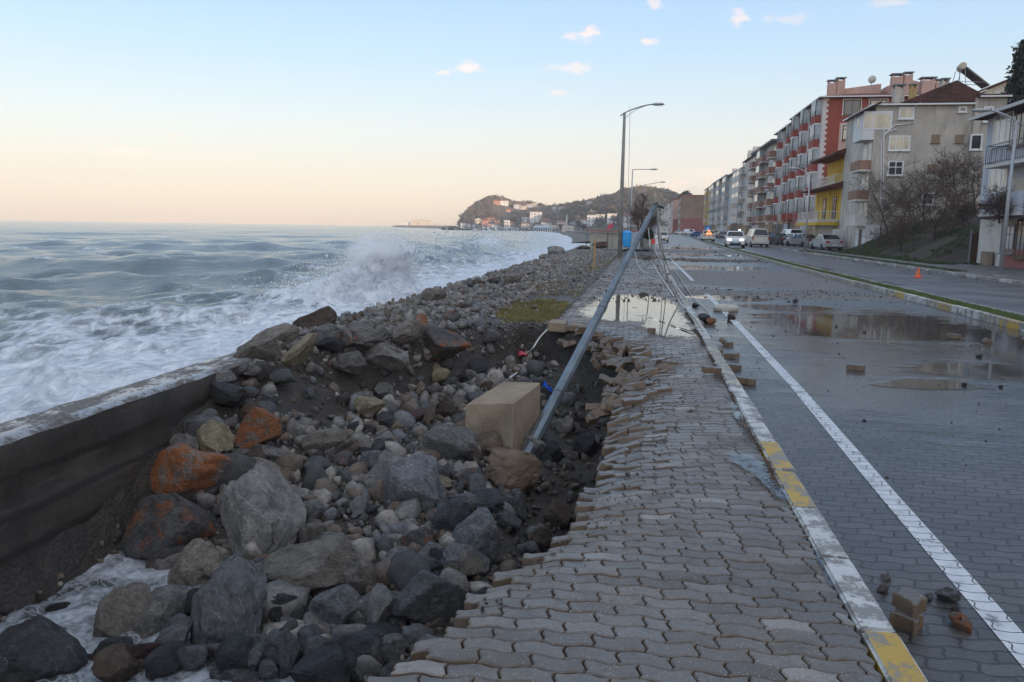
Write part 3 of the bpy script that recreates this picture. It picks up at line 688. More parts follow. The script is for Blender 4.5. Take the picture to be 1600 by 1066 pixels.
# ------------------------------------------------------------------ sea
SEA = -1.25
def build_sea():
    nr, na = 640, 620
    r = np.exp(np.linspace(math.log(4.2), math.log(9000), nr)); a = np.radians(np.linspace(-100, 6, na))
    R_, A_ = np.meshgrid(r, a, indexing='ij'); X = R_*np.sin(A_); Y = R_*np.cos(A_)
    cell = R_*math.log(9000/4.2)/nr
    rg = np.random.default_rng(3); Z = np.zeros_like(X); HX = np.zeros_like(X); HY = np.zeros_like(X)
    for k in range(30):
        lam = 1.1*1.165**k; th = rad(-35)+rg.normal(0, .55 if lam < 12 else .28)
        amp = (.0185*lam**.70 if lam < 9 else .0185*9**.70*(lam/9)**-.25)*(.7+.6*rg.random())
        dxk, dyk = math.cos(th), math.sin(th); ph = (X*dxk+Y*dyk)*2*math.pi/lam+rg.random()*6.28
        ph = ph+1.2*fbm2(X/lam*.35, Y/lam*.35, 2, 40+k)
        fade = sst(lam/cell, 2.5, 6.0); sh = sst(-X-5, 0, 30)*.75+.25 if lam > 6 else 1.0
        Z += amp*(np.cos(ph) if lam > 12 else (.45*np.cos(ph)+.75*(1-2*np.abs(np.sin(ph/2)))))*fade*sh; HX -= .8*amp*dxk*np.sin(ph)*fade*sh; HY -= .8*amp*dyk*np.sin(ph)*fade*sh
    foam = np.zeros_like(X)
    # breaking wave beside the wall and the swell behind it
    def ridge(xc, h, wf, wb, curl, fo):
        nonlocal Z, HX, foam
        d = X-xc-.35*fbm2(X*.5, Y*.5, 3, 77)
        prof = np.where(d > 0, np.exp(-(d/wf)**2), np.exp(-(d/wb)**2)); hh = h*prof
        rough = 1+.35*fbm(np.stack([X*1.4, Y*1.4, X*0], -1), 4, 31)*sst(h, .1, .8)
        Z += hh*rough; HX += curl*np.maximum(hh-.55*h, 0)
        foam = np.maximum(foam, fo*np.maximum(np.where(d > -.4, np.exp(-(np.maximum(d, 0)/2.6)**2), np.exp(-((d+.4)/1.2)**2))*sst(h, .05, .5), 0))
    yy = Y
    xc = np.interp(yy, [14, 22, 26, 29, 33, 38, 46], [-13.5, -12.6, -12.0, -11.2, -11.0, -12.2, -14.5]); h = np.interp(yy, [16, 21, 25, 28, 31, 33.5, 35, 38, 45], [0, .08, .22, .75, 1.8, 1.75, .55, .12, 0])
    ridge(xc, h, .9, 1.9, 1.1, 1.0)
    xc = np.interp(yy, [34, 42, 55, 90, 150, 210], [-12.5, -14.5, -15.5, -20, -30, -42]); h = np.interp(yy, [36, 44, 52, 80, 130, 190], [0, .4, .75, .8, .6, 0])
    ridge(xc, h, 2.2, 5.0, .6, .30)
    xc = np.interp(yy, [60, 110, 170, 260], [-17, -22, -33, -58]); h = np.interp(yy, [60, 110, 200, 260], [0, .5, .8, 0]); ridge(xc, h, 3, 6, .4, 1.0)
    xc = np.interp(yy, [0, 15, 30, 45], [-33, -30, -27, -30]); h = np.interp(yy, [0, 8, 20, 36, 50], [.1, .25, .3, .2, 0]); ridge(xc, h, 3, 6, .4, .25)
    # white surf along the shore
    off = shore(Y)-X
    off = np.where(Y < 60, -5-X, off)
    surf = np.exp(-np.maximum(off-3, 0)/np.interp(Y, [0, 15, 30, 60, 200, 600], [15, 13, 9.0, 7.0, 15, 28]))
    foam = np.maximum(foam, surf*.98)
    caps = np.maximum(sst(fbm2(X*.05, Y*.11, 4, 55), .26, .5)*.6, sst(fbm2(X*.16, Y*.4, 4, 56), .34, .5)*.7)*sst(R_, 20, 60); foam = np.maximum(foam, caps)
    damp = np.where(Y > 90, sst(shore(Y)-X, 2, 16), 1.0); Z *= damp; HX *= damp; HY *= damp
    Z += .22*surf*fbm2(X*.9, Y*.9, 4, 60)*sst(cell, .6, .2)
    V = np.stack([X+HX, Y+HY, SEA+Z], -1).reshape(-1, 3); I = np.arange(X.size).reshape(X.shape)
    F = np.stack([I[:-1, :-1], I[1:, :-1], I[1:, 1:], I[:-1, 1:]], -1).reshape(-1, 4)[:, ::-1]
    c = np.stack([X, Y], -1).reshape(-1, 2)[F].mean(1); keep = (c[:, 0] < -4.98) | (c[:, 1] > 62); F = F[keep]
    V[:, 0] = np.where((V[:, 1] < 62) & (V[:, 0] > -4.9), -4.9, V[:, 0])
    me = arr_mesh('sea', V, F); at = me.attributes.new('foam', 'FLOAT', 'POINT'); at.data.foreach_set('value', foam.reshape(-1).astype(np.float32))
    tag(link('sea', me, MATS['sea_water'], smooth=True), kind='structure')
build_sea()

# spray thrown up by the breaking wave: fine droplets and a mist
def droplets(name, blobs, seed):
    g = np.random.default_rng(seed); P = []; S = []
    for (cx, cy, cz), (sx, sy, sz), n, s0 in blobs:
        p = g.normal(0, 1, (n, 3))*np.array([sx, sy, sz])+np.array([cx, cy, cz]); P.append(p); S.append(s0*np.exp(g.normal(0, .5, n)))
    P = np.concatenate(P); S = np.concatenate(S); T = np.array([(1, 1, 1), (-1, -1, 1), (-1, 1, -1), (1, -1, -1)])/1.7
    Q = g.normal(0, 1, (len(P), 3)); V = (P[:, None]+T[None]*S[:, None, None]*(1+.3*Q[:, None])).reshape(-1, 3)
    F = (np.arange(len(P))[:, None, None]*4+np.array([(0, 1, 2), (0, 3, 1), (0, 2, 3), (1, 3, 2)])[None]).reshape(-1, 3)
    return tag(link(name, arr_mesh(name, V, F), MATS['spray_white']), kind='stuff')
cl = [((-10.7, 31.6, .45), (.40, 1.0, .42), 16000, .0075), ((-11.0, 30.2, .15), (.5, 1.4, .32), 9000, .0075), ((-11.5, 28.2, -.2), (.6, 1.4, .28), 5000, .008), ((-10.1, 32.6, -.15), (.3, .6, .5), 8000, .008), ((-10.9, 31.6, 1.0), (.35, .7, .22), 3500, .006),
      ((-11.8, 25.5, -.6), (.7, 1.2, .22), 1500, .011), ((-12.6, 34.5, .1), (1.0, 2.0, .3), 1200, .013), ((-14.5, 50, .3), (.9, 4, .25), 1200, .02), ((-24, 120, .3), (3, 10, .8), 2500, .06)]
droplets('spray', cl, 5)
def mist(name, loc, size, dens, seed):
    bm = bmesh.new(); bmesh.ops.create_icosphere(bm, subdivisions=4, radius=1.0)
    for v_ in bm.verts:
        p = np.array(v_.co)[None]; v_.co *= 1+.35*float(fbm(p*1.7, 3, seed)[0])
    me = bpy.data.meshes.new(name); bm.to_mesh(me); bm.free()
    m = bpy.data.materials.new(name); m.use_nodes = True; nt = m.node_tree; nt.nodes.clear(); N = NT(nt)
    c = N.n('TexCoord').outputs['Object']; ln = N.n('VectorMath', {'operation': 'LENGTH'}, i0=c).outputs['Value']
    d = N.math('MULTIPLY', N.sstep(ln, 1.0, .15), N.sstep(N.noise(c, 2.6, 5.0, .6), .40, .70))
    vol = N.n('VolumePrincipled', Color=(.99, .985, .97, 1), Density=N.math('MULTIPLY', d, dens)); N.n('OutputMaterial', Volume=vol.outputs[0])
    o = link(name, me, m); o.location = loc; o.scale = size; return tag(o, kind='stuff')
mist('spray_mist', (-10.9, 31.2, .35), (1.3, 3.0, 1.15), 7.0, 3)

# ------------------------------------------------------------------ sea wall
def sea_wall():
    root = empty('sea_wall', (-4.83, 4, -2.4), 0, 'dark wet concrete sea wall beside the washed-out pit', 'sea wall')
    ys = np.arange(-8, 76, .12); prof = [(-5.10, -2.4)]+[(-5.10, z) for z in (-1.6, -1.0, -.5, -.12)]+[(-5.06, -.02)]+[(x, .0) for x in (-4.98, -4.85, -4.72, -4.62)]+[(-4.575, -.03)]+[(-4.565, z) for z in np.arange(-.12, -2.45, -.11)]
    prof = np.array(prof); n = len(prof)
    Xg = np.repeat(prof[None, :, 0], len(ys), 0); Zg = np.repeat(prof[None, :, 1], len(ys), 0); Yg = np.repeat(ys[:, None], n, 1)
    nz = fbm(np.stack([Xg*3, Yg*1.3, Zg*3], -1), 4, 21); edge = np.exp(-np.abs(Zg+.03)/.06)
    inner = Xg > -4.60
    board = np.abs(((Zg+.02*np.sin(Yg*.7)+.5) % .55)-.0) < .06
    Xg = Xg+.014*nz+.016*fbm(np.stack([Xg*9, Yg*6, Zg*9], -1), 4, 24)+np.where(inner & board, -.035, 0)+np.where(inner, .03*np.maximum(fbm(np.stack([Xg*2, Yg*2.5, Zg*7], -1), 4, 23)-.1, 0), 0)+np.where(inner, .02*edge*nz, -.03*edge*np.abs(nz)); Zg = Zg+.018*nz*(Zg > -.2)-.03*edge*np.abs(fbm(np.stack([Xg*9, Yg*5, Zg*9], -1), 3, 22))
    V = np.stack([Xg, Yg, Zg], -1).reshape(-1, 3)-np.array([-4.83, 4, -2.4]); I = np.arange(len(ys)*n).reshape(len(ys), n)
    top = [k for k in range(n-1) if prof[k][1] > -.04 and prof[k+1][1] > -.04]
    F = []; Ft = []
    for k in range(n-1):
        q = np.stack([I[:-1, k], I[:-1, k+1], I[1:, k+1], I[1:, k]], -1)[:, ::-1]
        (Ft if k in top else F).append(q)
    link('wall_body', arr_mesh('wall_body', V, np.concatenate(F)), MATS['wall_concrete'], root, smooth=True)
    link('wall_coping', arr_mesh('wall_coping', V, np.concatenate(Ft)), MATS['wall_top'], root, smooth=True)
sea_wall()
# foaming sea water that washes through the bottom of the pit
o = link('pit_water', grid_mesh('pit_water', np.arange(-4.62, -1.45, .035), np.arange(2.0, 6.4, .035), lambda x, y: -1.27+.09*fbm2(x*2, y*2, 4, 81)+.015*fbm2(x*12, y*12, 2, 82)), MATS['foam_water'], smooth=True); tag(o, kind='structure')

# ------------------------------------------------------------------ water on the paving
def puddle(pts_px, z, name='puddle', wob=.06, seed=0):
    P = [on_z(px, py, z) for px, py in pts_px]; n = len(P); out = []
    for i in range(n):
        p0, p1, p2, p3 = P[i-1], P[i], P[(i+1) % n], P[(i+2) % n]
        for k in range(10):
            t = k/10; q = .5*((2*p1)+(p2-p0)*t+(2*p0-5*p1+4*p2-p3)*t*t+(3*p1-p0-3*p2+p3)*t**3)
            nn = fbm2(np.array([q.x*9]), np.array([q.y*4]), 3, seed)[0]; d = (p2-p1).cross(Vector((0, 0, 1))).normalized(); q = q+d*wob*nn; q.z = z; out.append(q)
    out = [Vector((min(q.x, .93) if q.x < 1.02 else q.x, q.y, q.z)) for q in out]
    if sum(out[i].x*out[(i+1) % len(out)].y-out[(i+1) % len(out)].x*out[i].y for i in range(len(out))) > 0: pass
    else: out.reverse()
    n = len(out); c = sum(out, Vector())/n; rings = [1.0, .93, .84, .72, .4, .0]; V = [c+(q-c)*k for k in rings for q in out]
    F = [(j*n+i, j*n+(i+1) % n, (j+1)*n+(i+1) % n, (j+1)*n+i) for j in range(5) for i in range(n)]
    me = bpy.data.meshes.new(name); me.from_pydata([tuple(v_) for v_ in V], [], F); at = me.attributes.new('shore', 'FLOAT', 'POINT'); at.data.foreach_set('value', np.repeat(np.array([0, .35, .7, 1, 1, 1], np.float32), n)*(.62 if seed in (2, 3, 4) else 1.0)); me.update()
    return tag(link(name, me, MATS['water_film']), kind='structure')
puddle([(905, 478), (945, 461), (1000, 457), (1046, 466), (1075, 492), (1100, 522), (1108, 534), (1060, 532), (1015, 521), (1000, 505), (960, 503), (900, 495)], .004, wob=.12, seed=1)
puddle([(1118, 705), (1160, 702), (1190, 716), (1240, 760), (1262, 800), (1225, 790), (1195, 760), (1165, 735)], .003, wob=.04, seed=2)
puddle([(1268, 848), (1285, 850), (1315, 900), (1335, 938), (1300, 925), (1285, 890)], .003, wob=.02, seed=3)
puddle([(1140, 625), (1160, 628), (1190, 680), (1175, 680), (1150, 655)], .003, wob=.02, seed=4)
puddle([(990, 398), (1035, 398), (1038, 405), (1000, 406)], .004, wob=.1, seed=5)

# ------------------------------------------------------------------ rocks
_ico = {}
def ico(sub):
    if sub not in _ico:
        bm = bmesh.new(); bmesh.ops.create_icosphere(bm, subdivisions=sub, radius=1.0); bm.verts.index_update()
        V = np.array([v_.co[:] for v_ in bm.verts]); F = np.array([[v_.index for v_ in f.verts] for f in bm.faces]); bm.free(); _ico[sub] = (V, F)
    return _ico[sub]
def rock_arrays(seed, sub=4, facets=13, rough=.07, rounder=.0):
    g = np.random.default_rng(seed); D, F = ico(sub); D = D/np.linalg.norm(D, axis=1)[:, None]
    Nn = g.normal(0, 1, (facets, 3)); Nn /= np.linalg.norm(Nn, axis=1)[:, None]; d = g.uniform(.46, .90, facets)
    dots = D@Nn.T; rr = np.where(dots > .05, d[None]/np.maximum(dots, .05), 9.0)
    k = 130.0-112*rounder; r = -np.log(np.exp(-k*np.minimum(rr, 1.25)).sum(1)+math.exp(-k*1.12))/k
    P = D*r[:, None]
    if sub >= 3 and rounder < .6:  # smaller chips knocked off the corners
        N2 = g.normal(0, 1, (26, 3)); N2 /= np.linalg.norm(N2, axis=1)[:, None]; h_ = (P@N2.T); lim = h_.max(0)*g.uniform(.78, .97, 26); ex = np.maximum(h_-lim[None], 0); P = P-(ex[:, :, None]*N2[None]).sum(1)*.85
    P = P*(1+rough*fbm(P*2.1+seed*1.7, 5, seed % 997, .58)[:, None]*1.6+.35*rough*np.abs(fbm(P*6+seed, 3, seed % 991))[:, None])
    P -= (P.max(0)+P.min(0))/2; P /= (P.max(0)-P.min(0))/2  # unit half-extents
    return P, F
def rock_mesh(seed, sub=4, facets=13, rough=.07, rounder=0.0, mat_='rock_grey', angle=19):
    P, F = rock_arrays(seed, sub, facets, rough, rounder); me = arr_mesh('rock', P, F); me.materials.append(MATS[mat_])
    me.polygons.foreach_set('use_smooth', np.ones(len(F), bool)); me.set_sharp_from_angle(angle=rad(angle)); return me
VIEWR = np.array(CR)
def march(px, py, f=None, t0=2.0, t1=60.0, dt=.02, dz=0.0):
    d = np.array(ray(px, py)); t = np.arange(t0, t1, dt); P = np.array([0, 0, CAM_H])+d[None]*t[:, None]
    z = (f or G)(P[:, 0], P[:, 1])+dz; k = np.argmax(P[:, 2] <= z); 
    if P[k, 2] > z[k]: k = len(t)-1
    return Vector(P[k]), t[k]
def boulder(px, py, wpx, hpx, mat_, label, rot=0.0, seed=0, sub=5, depth=.85, rough=.06, rounder=.0, facets=10, name='boulder', group=None, cat='boulder', lift=0.0, sink=.30, squash=True, tcap=None):
    """a stone whose outline matches what the photo shows; it rests where the line of sight meets the bed"""
    hit, t = march(px, py+hpx*(.5-sink)*.9); 
    if tcap: t = tcap
    d = ray(px, py); t = t*.985; loc = Vector((0, 0, CAM_H))+d*t; loc.z += lift
    sx = wpx/2/FPX*t; sz = hpx/2/FPX*t; sy = depth*(sx*.5+sz*.5)
    # view aligned frame: x right, y away, z up the picture
    fwd = d.normalized(); right = (CR @ Vector((1, 0, 0))); right = (right-fwd*right.dot(fwd)).normalized(); up = right.cross(fwd)
    B = Matrix((right, fwd, up)).transposed()
    me = rock_mesh(seed, sub, facets, rough, rounder, mat_)
    o = put(name, me, None); o.matrix_world = Matrix.Translation(loc) @ B.to_4x4() @ Matrix.Rotation(rad(rot), 4, 'Y') @ Matrix.Diagonal((sx, sy, sz, 1))
    return tag(o, label, cat, group)
BL = [
 # px, py, w, h, material, label, rotation, seed, kwargs
 (300, 742, 112, 88, 'rock_orange', 'large boulder crusted bright orange beside the sea wall', 8, 11, {}),
 (272, 825, 136, 100, 'rock_halforange', 'grey boulder with an orange rust patch, below the bright orange one', 0, 12, dict(rounder=.4)),
 (405, 812, 130, 165, 'rock_grey', 'biggest grey slab boulder, standing beside the orange crusted boulder', 12, 13, dict(facets=9, depth=.6)),
 (303, 888, 92, 82, 'rock_warm', 'brownish boulder wedged under the rust patched boulder', -20, 14, {}),
 (357, 957, 106, 170, 'rock_bluegrey', 'tall upright boulder streaked with thin white veins', -4, 15, dict(facets=9, depth=.7)),
 (490, 890, 152, 84, 'rock_warm', 'long wedge shaped boulder lying in the middle of the near rocks', -12, 16, dict(facets=9)),
 (670, 940, 122, 90, 'rock_bluegrey', 'rounded blue grey boulder nearest the broken paving edge', -6, 17, dict(rounder=.6)),
 (526, 954, 80, 74, 'rock_bluegrey', 'blue grey boulder with a white vein down its side, right of the tall veined one', 0, 18, dict(rounder=.5)),
 (593, 952, 40, 74, 'rock_grey', 'narrow upright grey stone between two blue grey boulders', 4, 19, dict(sub=4)),
 (447, 958, 56, 56, 'rock_dark', 'dark round boulder between the veined boulders', 0, 20, dict(sub=4, rounder=.5)),
 (203, 960, 90, 92, 'rock_warm', 'brown grey boulder at the edge of the foam under the sea wall', 0, 21, dict(rounder=.35)),
 (262, 965, 88, 94, 'rock_grey', 'upright grey boulder leaning on the brown one by the foam', 10, 22, {}),
 (48, 1036, 150, 130, 'rock_dark', 'massive dark boulder rising from the foam in the bottom corner', 12, 23, dict(facets=10)),
 (612, 745, 80, 76, 'rock_grey', 'grey boulder overlapped by the big one below the concrete block', 0, 24, {}),
 (645, 758, 95, 92, 'rock_bluegrey', 'big squarish grey boulder in the middle of the pit', -12, 25, dict(facets=10)),
 (700, 696, 88, 66, 'rock_grey', 'pale grey boulder touching the side of the concrete block', 4, 26, dict(facets=9)),
 (750, 837, 82, 84, 'rock_bluegrey', 'angular boulder laced with white veins near the paving edge', 14, 27, {}),
 (716, 796, 66, 46, 'rock_bluegrey', 'slate blue stone ringed by a single white vein', -24, 28, dict(sub=4, rounder=.5)),
 (738, 750, 46, 36, 'rock_halforange', 'small rust tinged stone beside the brown concrete lump', 0, 29, dict(sub=4)),
 (399, 668, 74, 62, 'rock_orange', 'pale boulder washed with orange, uphill of the bright orange one', -14, 30, {}),
 (337, 687, 58, 52, 'rock_tan', 'triangular tan sandstone block near the sea wall', 26, 31, dict(facets=7)),
 (419, 708, 54, 34, 'rock_grey', 'flat pale grey stone below the orange washed boulder', -14, 32, dict(sub=4)),
 (508, 689, 66, 38, 'rock_warm', 'warm grey stone lying on the shingle in the middle of the pit', 0, 33, dict(sub=4)),
 (402, 735, 80, 38, 'rock_warm', 'flat brown slab behind the biggest grey slab boulder', 6, 34, dict(sub=4)),
 (402, 548, 62, 38, 'rock_warm', 'broad boulder lying on the end of the bare wall top', -6, 35, {}),
 (356, 617, 56, 38, 'rock_dark', 'black wet stone tucked against the sea wall', 6, 36, dict(sub=4, facets=8)),
 (346, 592, 42, 24, 'rock_grey', 'pale stone on top of the black wet one by the wall', -12, 37, dict(sub=4)),
 (387, 576, 38, 24, 'rock_grey', 'small grey stone on the rim below the broad boulder', 0, 38, dict(sub=4)),
 (469, 548, 30, 70, 'rock_tan', 'long yellowish boulder tilted on the rim of the pit', 36, 39, dict(rounder=.4)),
 (440, 588, 40, 22, 'rock_bluegrey', 'smooth oval grey stone under the yellowish boulder', -8, 40, dict(sub=4, rounder=.9)),
 (432, 528, 70, 36, 'rock_warm', 'warm grey boulder between the broad one and the yellowish one', -18, 41, {}),
 (492, 503, 66, 40, 'rock_brown', 'smooth dark boulder topping the pile beside the sea', -10, 42, dict(rounder=.8)),
 (505, 526, 52, 40, 'rock_grey', 'grey boulder just below the smooth dark one', 0, 43, {}),
 (565, 521, 78, 40, 'rock_grey', 'wide grey boulder on the rim facing the breaking wave', -4, 44, {}),
 (604, 557, 68, 40, 'rock_grey', 'grey boulder scratched with white veins on the slope', 8, 45, dict(rounder=.4)),
 (694, 538, 82, 52, 'rock_halforange', 'flat faced boulder with a round rust spot on the rim', 10, 46, dict(facets=9)),
 (549, 566, 46, 40, 'rock_grey', 'angular grey stone pointing down the slope', 30, 47, dict(sub=4, facets=8)),
 (702, 500, 34, 28, 'rock_halforange', 'round stone half stained orange near the grass', 0, 48, dict(sub=4, rounder=.5)),
 (658, 503, 26, 28, 'rock_orange', 'small orange stone on the crest of the rubble', 0, 49, dict(sub=4)),
 (640, 520, 54, 36, 'rock_warm', 'brownish boulder behind the rust spotted one', 0, 50, dict(sub=4)),
 (745, 577, 30, 28, 'rock_dark', 'dark stone lying under the overhanging grass', 12, 51, dict(sub=4)),
 (688, 585, 30, 22, 'rock_tan', 'small pinkish tan block below the rust spotted boulder', -20, 52, dict(sub=4, facets=8)),
 (602, 658, 28, 30, 'rock_dark', 'black angular stone alone on the dark slope', 0, 53, dict(sub=4, facets=8)),
 (672, 656, 22, 42, 'rock_brown', 'upright brown stone left of the concrete block', 14, 54, dict(sub=4, rounder=.5)),
 (646, 650, 38, 22, 'rock_red', 'reddish brown stone behind the upright brown one', 0, 55, dict(sub=4)),
 (695, 640, 34, 40, 'rock_brown', 'dark brown stone right behind the concrete block edge', 0, 56, dict(sub=4)),
 (486, 797, 36, 32, 'rock_grey', 'round grey stone in the shingle beside the biggest slab', 0, 57, dict(sub=4, rounder=.4)),
 (488, 838, 40, 44, 'rock_warm', 'upright warm grey stone above the long wedge boulder', 0, 58, dict(sub=4)),
 (803, 792, 50, 56, 'rock_bluegrey', 'dark blue slab stone under the brown concrete lump', 22, 59, dict(sub=4, facets=8)),
 (872, 803, 46, 44, 'rock_brown', 'brown block shaped stone under the paving overhang', 0, 60, dict(sub=4, facets=7)),
 (560, 1012, 98, 46, 'rock_dark', 'low dark boulder beside the corner of the paving', -8, 61, {}),
 (437, 1028, 66, 84, 'rock_bluegrey', 'bluish boulder at the bottom edge below the dark round one', -12, 62, {}),
 (394, 1020, 54, 54, 'rock_bluegrey', 'bluish stone between the tall veined boulder and the bottom one', 0, 63, dict(sub=4)),
 (370, 1056, 78, 54, 'rock_bluegrey', 'half hidden boulder under the tall veined one', 0, 64, dict(sub=4)),
 (482, 1000, 42, 46, 'rock_bluegrey', 'small bluish stone below the white veined boulder', 0, 65, dict(sub=4)),
 (566, 905, 54, 48, 'rock_warm', 'angular brown stone right of the long wedge boulder', 40, 66, dict(sub=4, facets=8)),
 (404, 913, 42, 62, 'rock_bluegrey', 'grey stone squeezed beside the tall veined boulder', 0, 67, dict(sub=4)),
 (178, 1018, 60, 44, 'rock_dark', 'dark stone in the foam in front of the brown grey boulder', 0, 68, dict(sub=4, rounder=.4)),
 (238, 1020, 72, 30, 'rock_red', 'long wine red stone wet with foam', -4, 69, dict(sub=4, rounder=.6)),
 (150, 1035, 40, 22, 'rock_red', 'small wine red stone beside the massive dark boulder', 8, 70, dict(sub=4, rounder=.6)),
 (226, 1047, 56, 30, 'rock_brown', 'brown wet stone in front of the wine red one', 0, 71, dict(sub=4, rounder=.5)),
 (88, 954, 42, 22, 'rock_dark', 'dark flat stone washed by foam under the wall', -18, 72, dict(sub=4)),
 (545, 935, 30, 30, 'rock_brown', 'brown stone behind the white veined blue boulder', 0, 73, dict(sub=4)),
 (915, 697, 38, 44, 'rock_dark', 'dark flat stone leaning deep under the paving', 10, 74, dict(sub=4, facets=7)),
 (520, 852, 60, 40, 'rock_grey', 'grey stone resting behind the long wedge boulder', 0, 75, dict(sub=4)),
 (622, 870, 44, 30, 'rock_grey', 'low grey stone above the narrow upright one', -20, 76, dict(sub=4)),
 (585, 722, 44, 34, 'rock_bluegrey', 'bluish stone left of the overlapped grey boulder', 0, 77, dict(sub=4)),
 (290, 700, 44, 44, 'rock_grey', 'grey stone between the tan block and the sea wall', 0, 78, dict(sub=4, rounder=.5)),
 (690, 874, 40, 34, 'rock_dark', 'dark stone above the rounded blue grey boulder', 10, 79, dict(sub=4)),
 (840, 842, 44, 34, 'rock_brown', 'brownish stone tucked below the curled paving edge', -14, 80, dict(sub=4)),
]
for px, py, w_, h_, mt, lab, rt, sd, kw in BL:
    boulder(px, py, w_*1.06, h_*1.06, mt, lab, rt, sd*101+7, **{'rough': .095, **kw})

# shore boulders further along the wall
k = 0
for px, py, w_, h_, mt, lab in [
 (800, 438, 30, 14, 'rock_warm', 'weathered boulder on the shore rim below the long surf'), (870, 393, 28, 14, 'rock_grey', 'largest far boulder standing out against the surf'), (788, 433, 18, 10, 'rock_grey', 'small boulder beside the weathered one on the shore rim'),
 (747, 443, 20, 12, 'rock_brown', 'brown boulder on the shore rim nearest the wall top'), (735, 446, 10, 9, 'rock_dark', 'dark knob of rock at the end of the wall top'), (715, 452, 14, 12, 'rock_grey', 'grey rock at the end of the bare wall top'),
 (772, 440, 20, 11, 'rock_halforange', 'orange tinged boulder on the shore rim'), (850, 402, 16, 9, 'rock_grey', 'grey boulder left of the largest far one'), (825, 425, 24, 10, 'rock_grey', 'flat grey boulder midway along the shore rim'),
 (678, 462, 36, 20, 'rock_warm', 'tilted slab resting on the rubble near the wall top'), (912, 388, 20, 8, 'rock_brown', 'far brown boulder beneath the yellow post'), (938, 383, 22, 9, 'rock_brown', 'farthest brown boulder before the tall lamp post'),
 (725, 480, 22, 10, 'rock_brown', 'rust brown stone on the rubble flat'), (820, 450, 16, 8, 'rock_grey', 'grey stone on the rubble flat behind the grass'), (880, 455, 12, 8, 'rock_grey', 'grey stone at the corner of the grass'), (1005, 462, 12, 10, 'rock_warm', 'stone sitting at the back edge of the bright puddle'), (834, 480, 12, 8, 'rock_tan', 'pale pebble resting in the grass')]:
    hit, t = march(px, py+h_*.4, lambda x, y: np.where(np.asarray(y) < 55, G(x, y), 0.0)); k += 1
    boulder(px, py, w_*1.1, h_*1.2, mt, lab, random.uniform(-8, 8), 9000+k, sub=3, tcap=t)

# loose stones, each of its own, over the pit floor and the rim
STONES = [rock_mesh(500+k, 4, 7, .10, [0, 0, .15][k % 3], ['rock_grey', 'rock_bluegrey', 'rock_warm', 'rock_dark', 'rock_grey', 'rock_brown', 'rock_bluegrey', 'rock_warm', 'rock_grey', 'rock_halforange', 'rock_dark', 'rock_tan'][k]) for k in range(12)]
def stone(x, y, s, label, group, z=None, k=None, sink=.25):
    z = Gs(x, y) if z is None else z
    sc = (s*random.uniform(.8, 1.3), s*random.uniform(.8, 1.2), s*random.uniform(.55, .95))
    o = put('loose_stone', random.choice(STONES) if k is None else STONES[k], None, (x, y, z+sc[2]*(1-sink*2)), (random.uniform(-.4, .4), random.uniform(-.4, .4), random.uniform(0, 6.3))); o.scale = sc
    return tag(o, label, 'stone', group)
n = 0
while n < 165:
    x, y = random.uniform(-4.5, -.2), random.uniform(3.2, 11.5)
    if pit_sd(np.array([x]), np.array([y]))[0] < .12 or Gs(x, y) < -1.30: continue
    s = min(.19, .075*math.exp(random.gauss(.15, .42))*(1.0 if y > 6.5 else 1.2)*(.7 if x > -.9 else 1)); n += 1
    dark = x > -1.2
    stone(x, y, s, 'loose broken stone among the shingle on the pit floor', 'loose stones on the pit floor', k=random.choice([3, 5, 10, 1]) if dark and random.random() < .7 else None)
for k in range(34):
    x, y = random.uniform(-3.3, -1.5), random.uniform(3.2, 4.9)
    stone(x, y, min(.17, .07*math.exp(random.gauss(.2, .4))), 'dark wet stone lying in the foam at the mouth of the pit', 'wet stones in the foam', z=-1.24, k=random.choice([3, 10, 5, 1, 6]))
n = 0
while n < 85:
    x = random.uniform(-4.75, -1.6); y = random.uniform(8.5, 30)
    if pit_sd(np.array([x]), np.array([y]))[0] > .3 or (x > -2.6 and y > 12.8 and y < 19): continue
    s = min(.2, .06*math.exp(random.gauss(.15, .45))); n += 1
    s *= .8 if x < -3.4 else .55
    stone(x, y, s, 'rounded stone lying on the rubble shore behind the pit', 'stones on the rubble shore')

# the shingle that nobody could count
def scatter(name, pts, sizes, mats, sub=1, kind='stuff', seed=1):
    g = np.random.default_rng(seed); B = [rock_arrays(700+k, sub, 6, .10, 0) for k in range(9)]; Vs, Fs, Ms = [], [], []; b = 0
    for (x, y, z), s in zip(pts, sizes):
        P, F = B[g.integers(9)]; q = g.normal(0, 1, 4); q /= np.linalg.norm(q); ww, i, j, l = q
        R = np.array([[1-2*(j*j+l*l), 2*(i*j-l*ww), 2*(i*l+j*ww)], [2*(i*j+l*ww), 1-2*(i*i+l*l), 2*(j*l-i*ww)], [2*(i*l-j*ww), 2*(j*l+i*ww), 1-2*(i*i+j*j)]])
        Vs.append((P*g.uniform(.5, 1.3, 3)*s)@R.T+np.array([x, y, z])); Fs.append(F+b); b += len(P); Ms.append(np.full(len(F), g.integers(len(mats))))
    o = link(name, arr_mesh(name, np.concatenate(Vs), np.concatenate(Fs), np.concatenate(Ms)), mats); return tag(o, kind=kind)
def flat_stone(name, a, c):
    m, N, b = material(name); p = gcoord(N); n1 = N.noise(p, 7.0, 5.0, .6); n2 = N.noise(p, 32.0, 8.0, .74)
    col = N.ramp(n1, [(.3, tuple(x*.55 for x in a)), (.5, a), (.7, tuple(x*1.45 for x in a))]); col = N.mix(.7, col, N.ramp(n2, [(.3, (.18, .175, .17)), (.7, (.84, .83, .81))]), 'OVERLAY')
    N.put(b.inputs['Base Color'], col); N.put(b.inputs['Roughness'], c); bump(N, b, n2, 1.0, .03); MATS[name] = m; return m
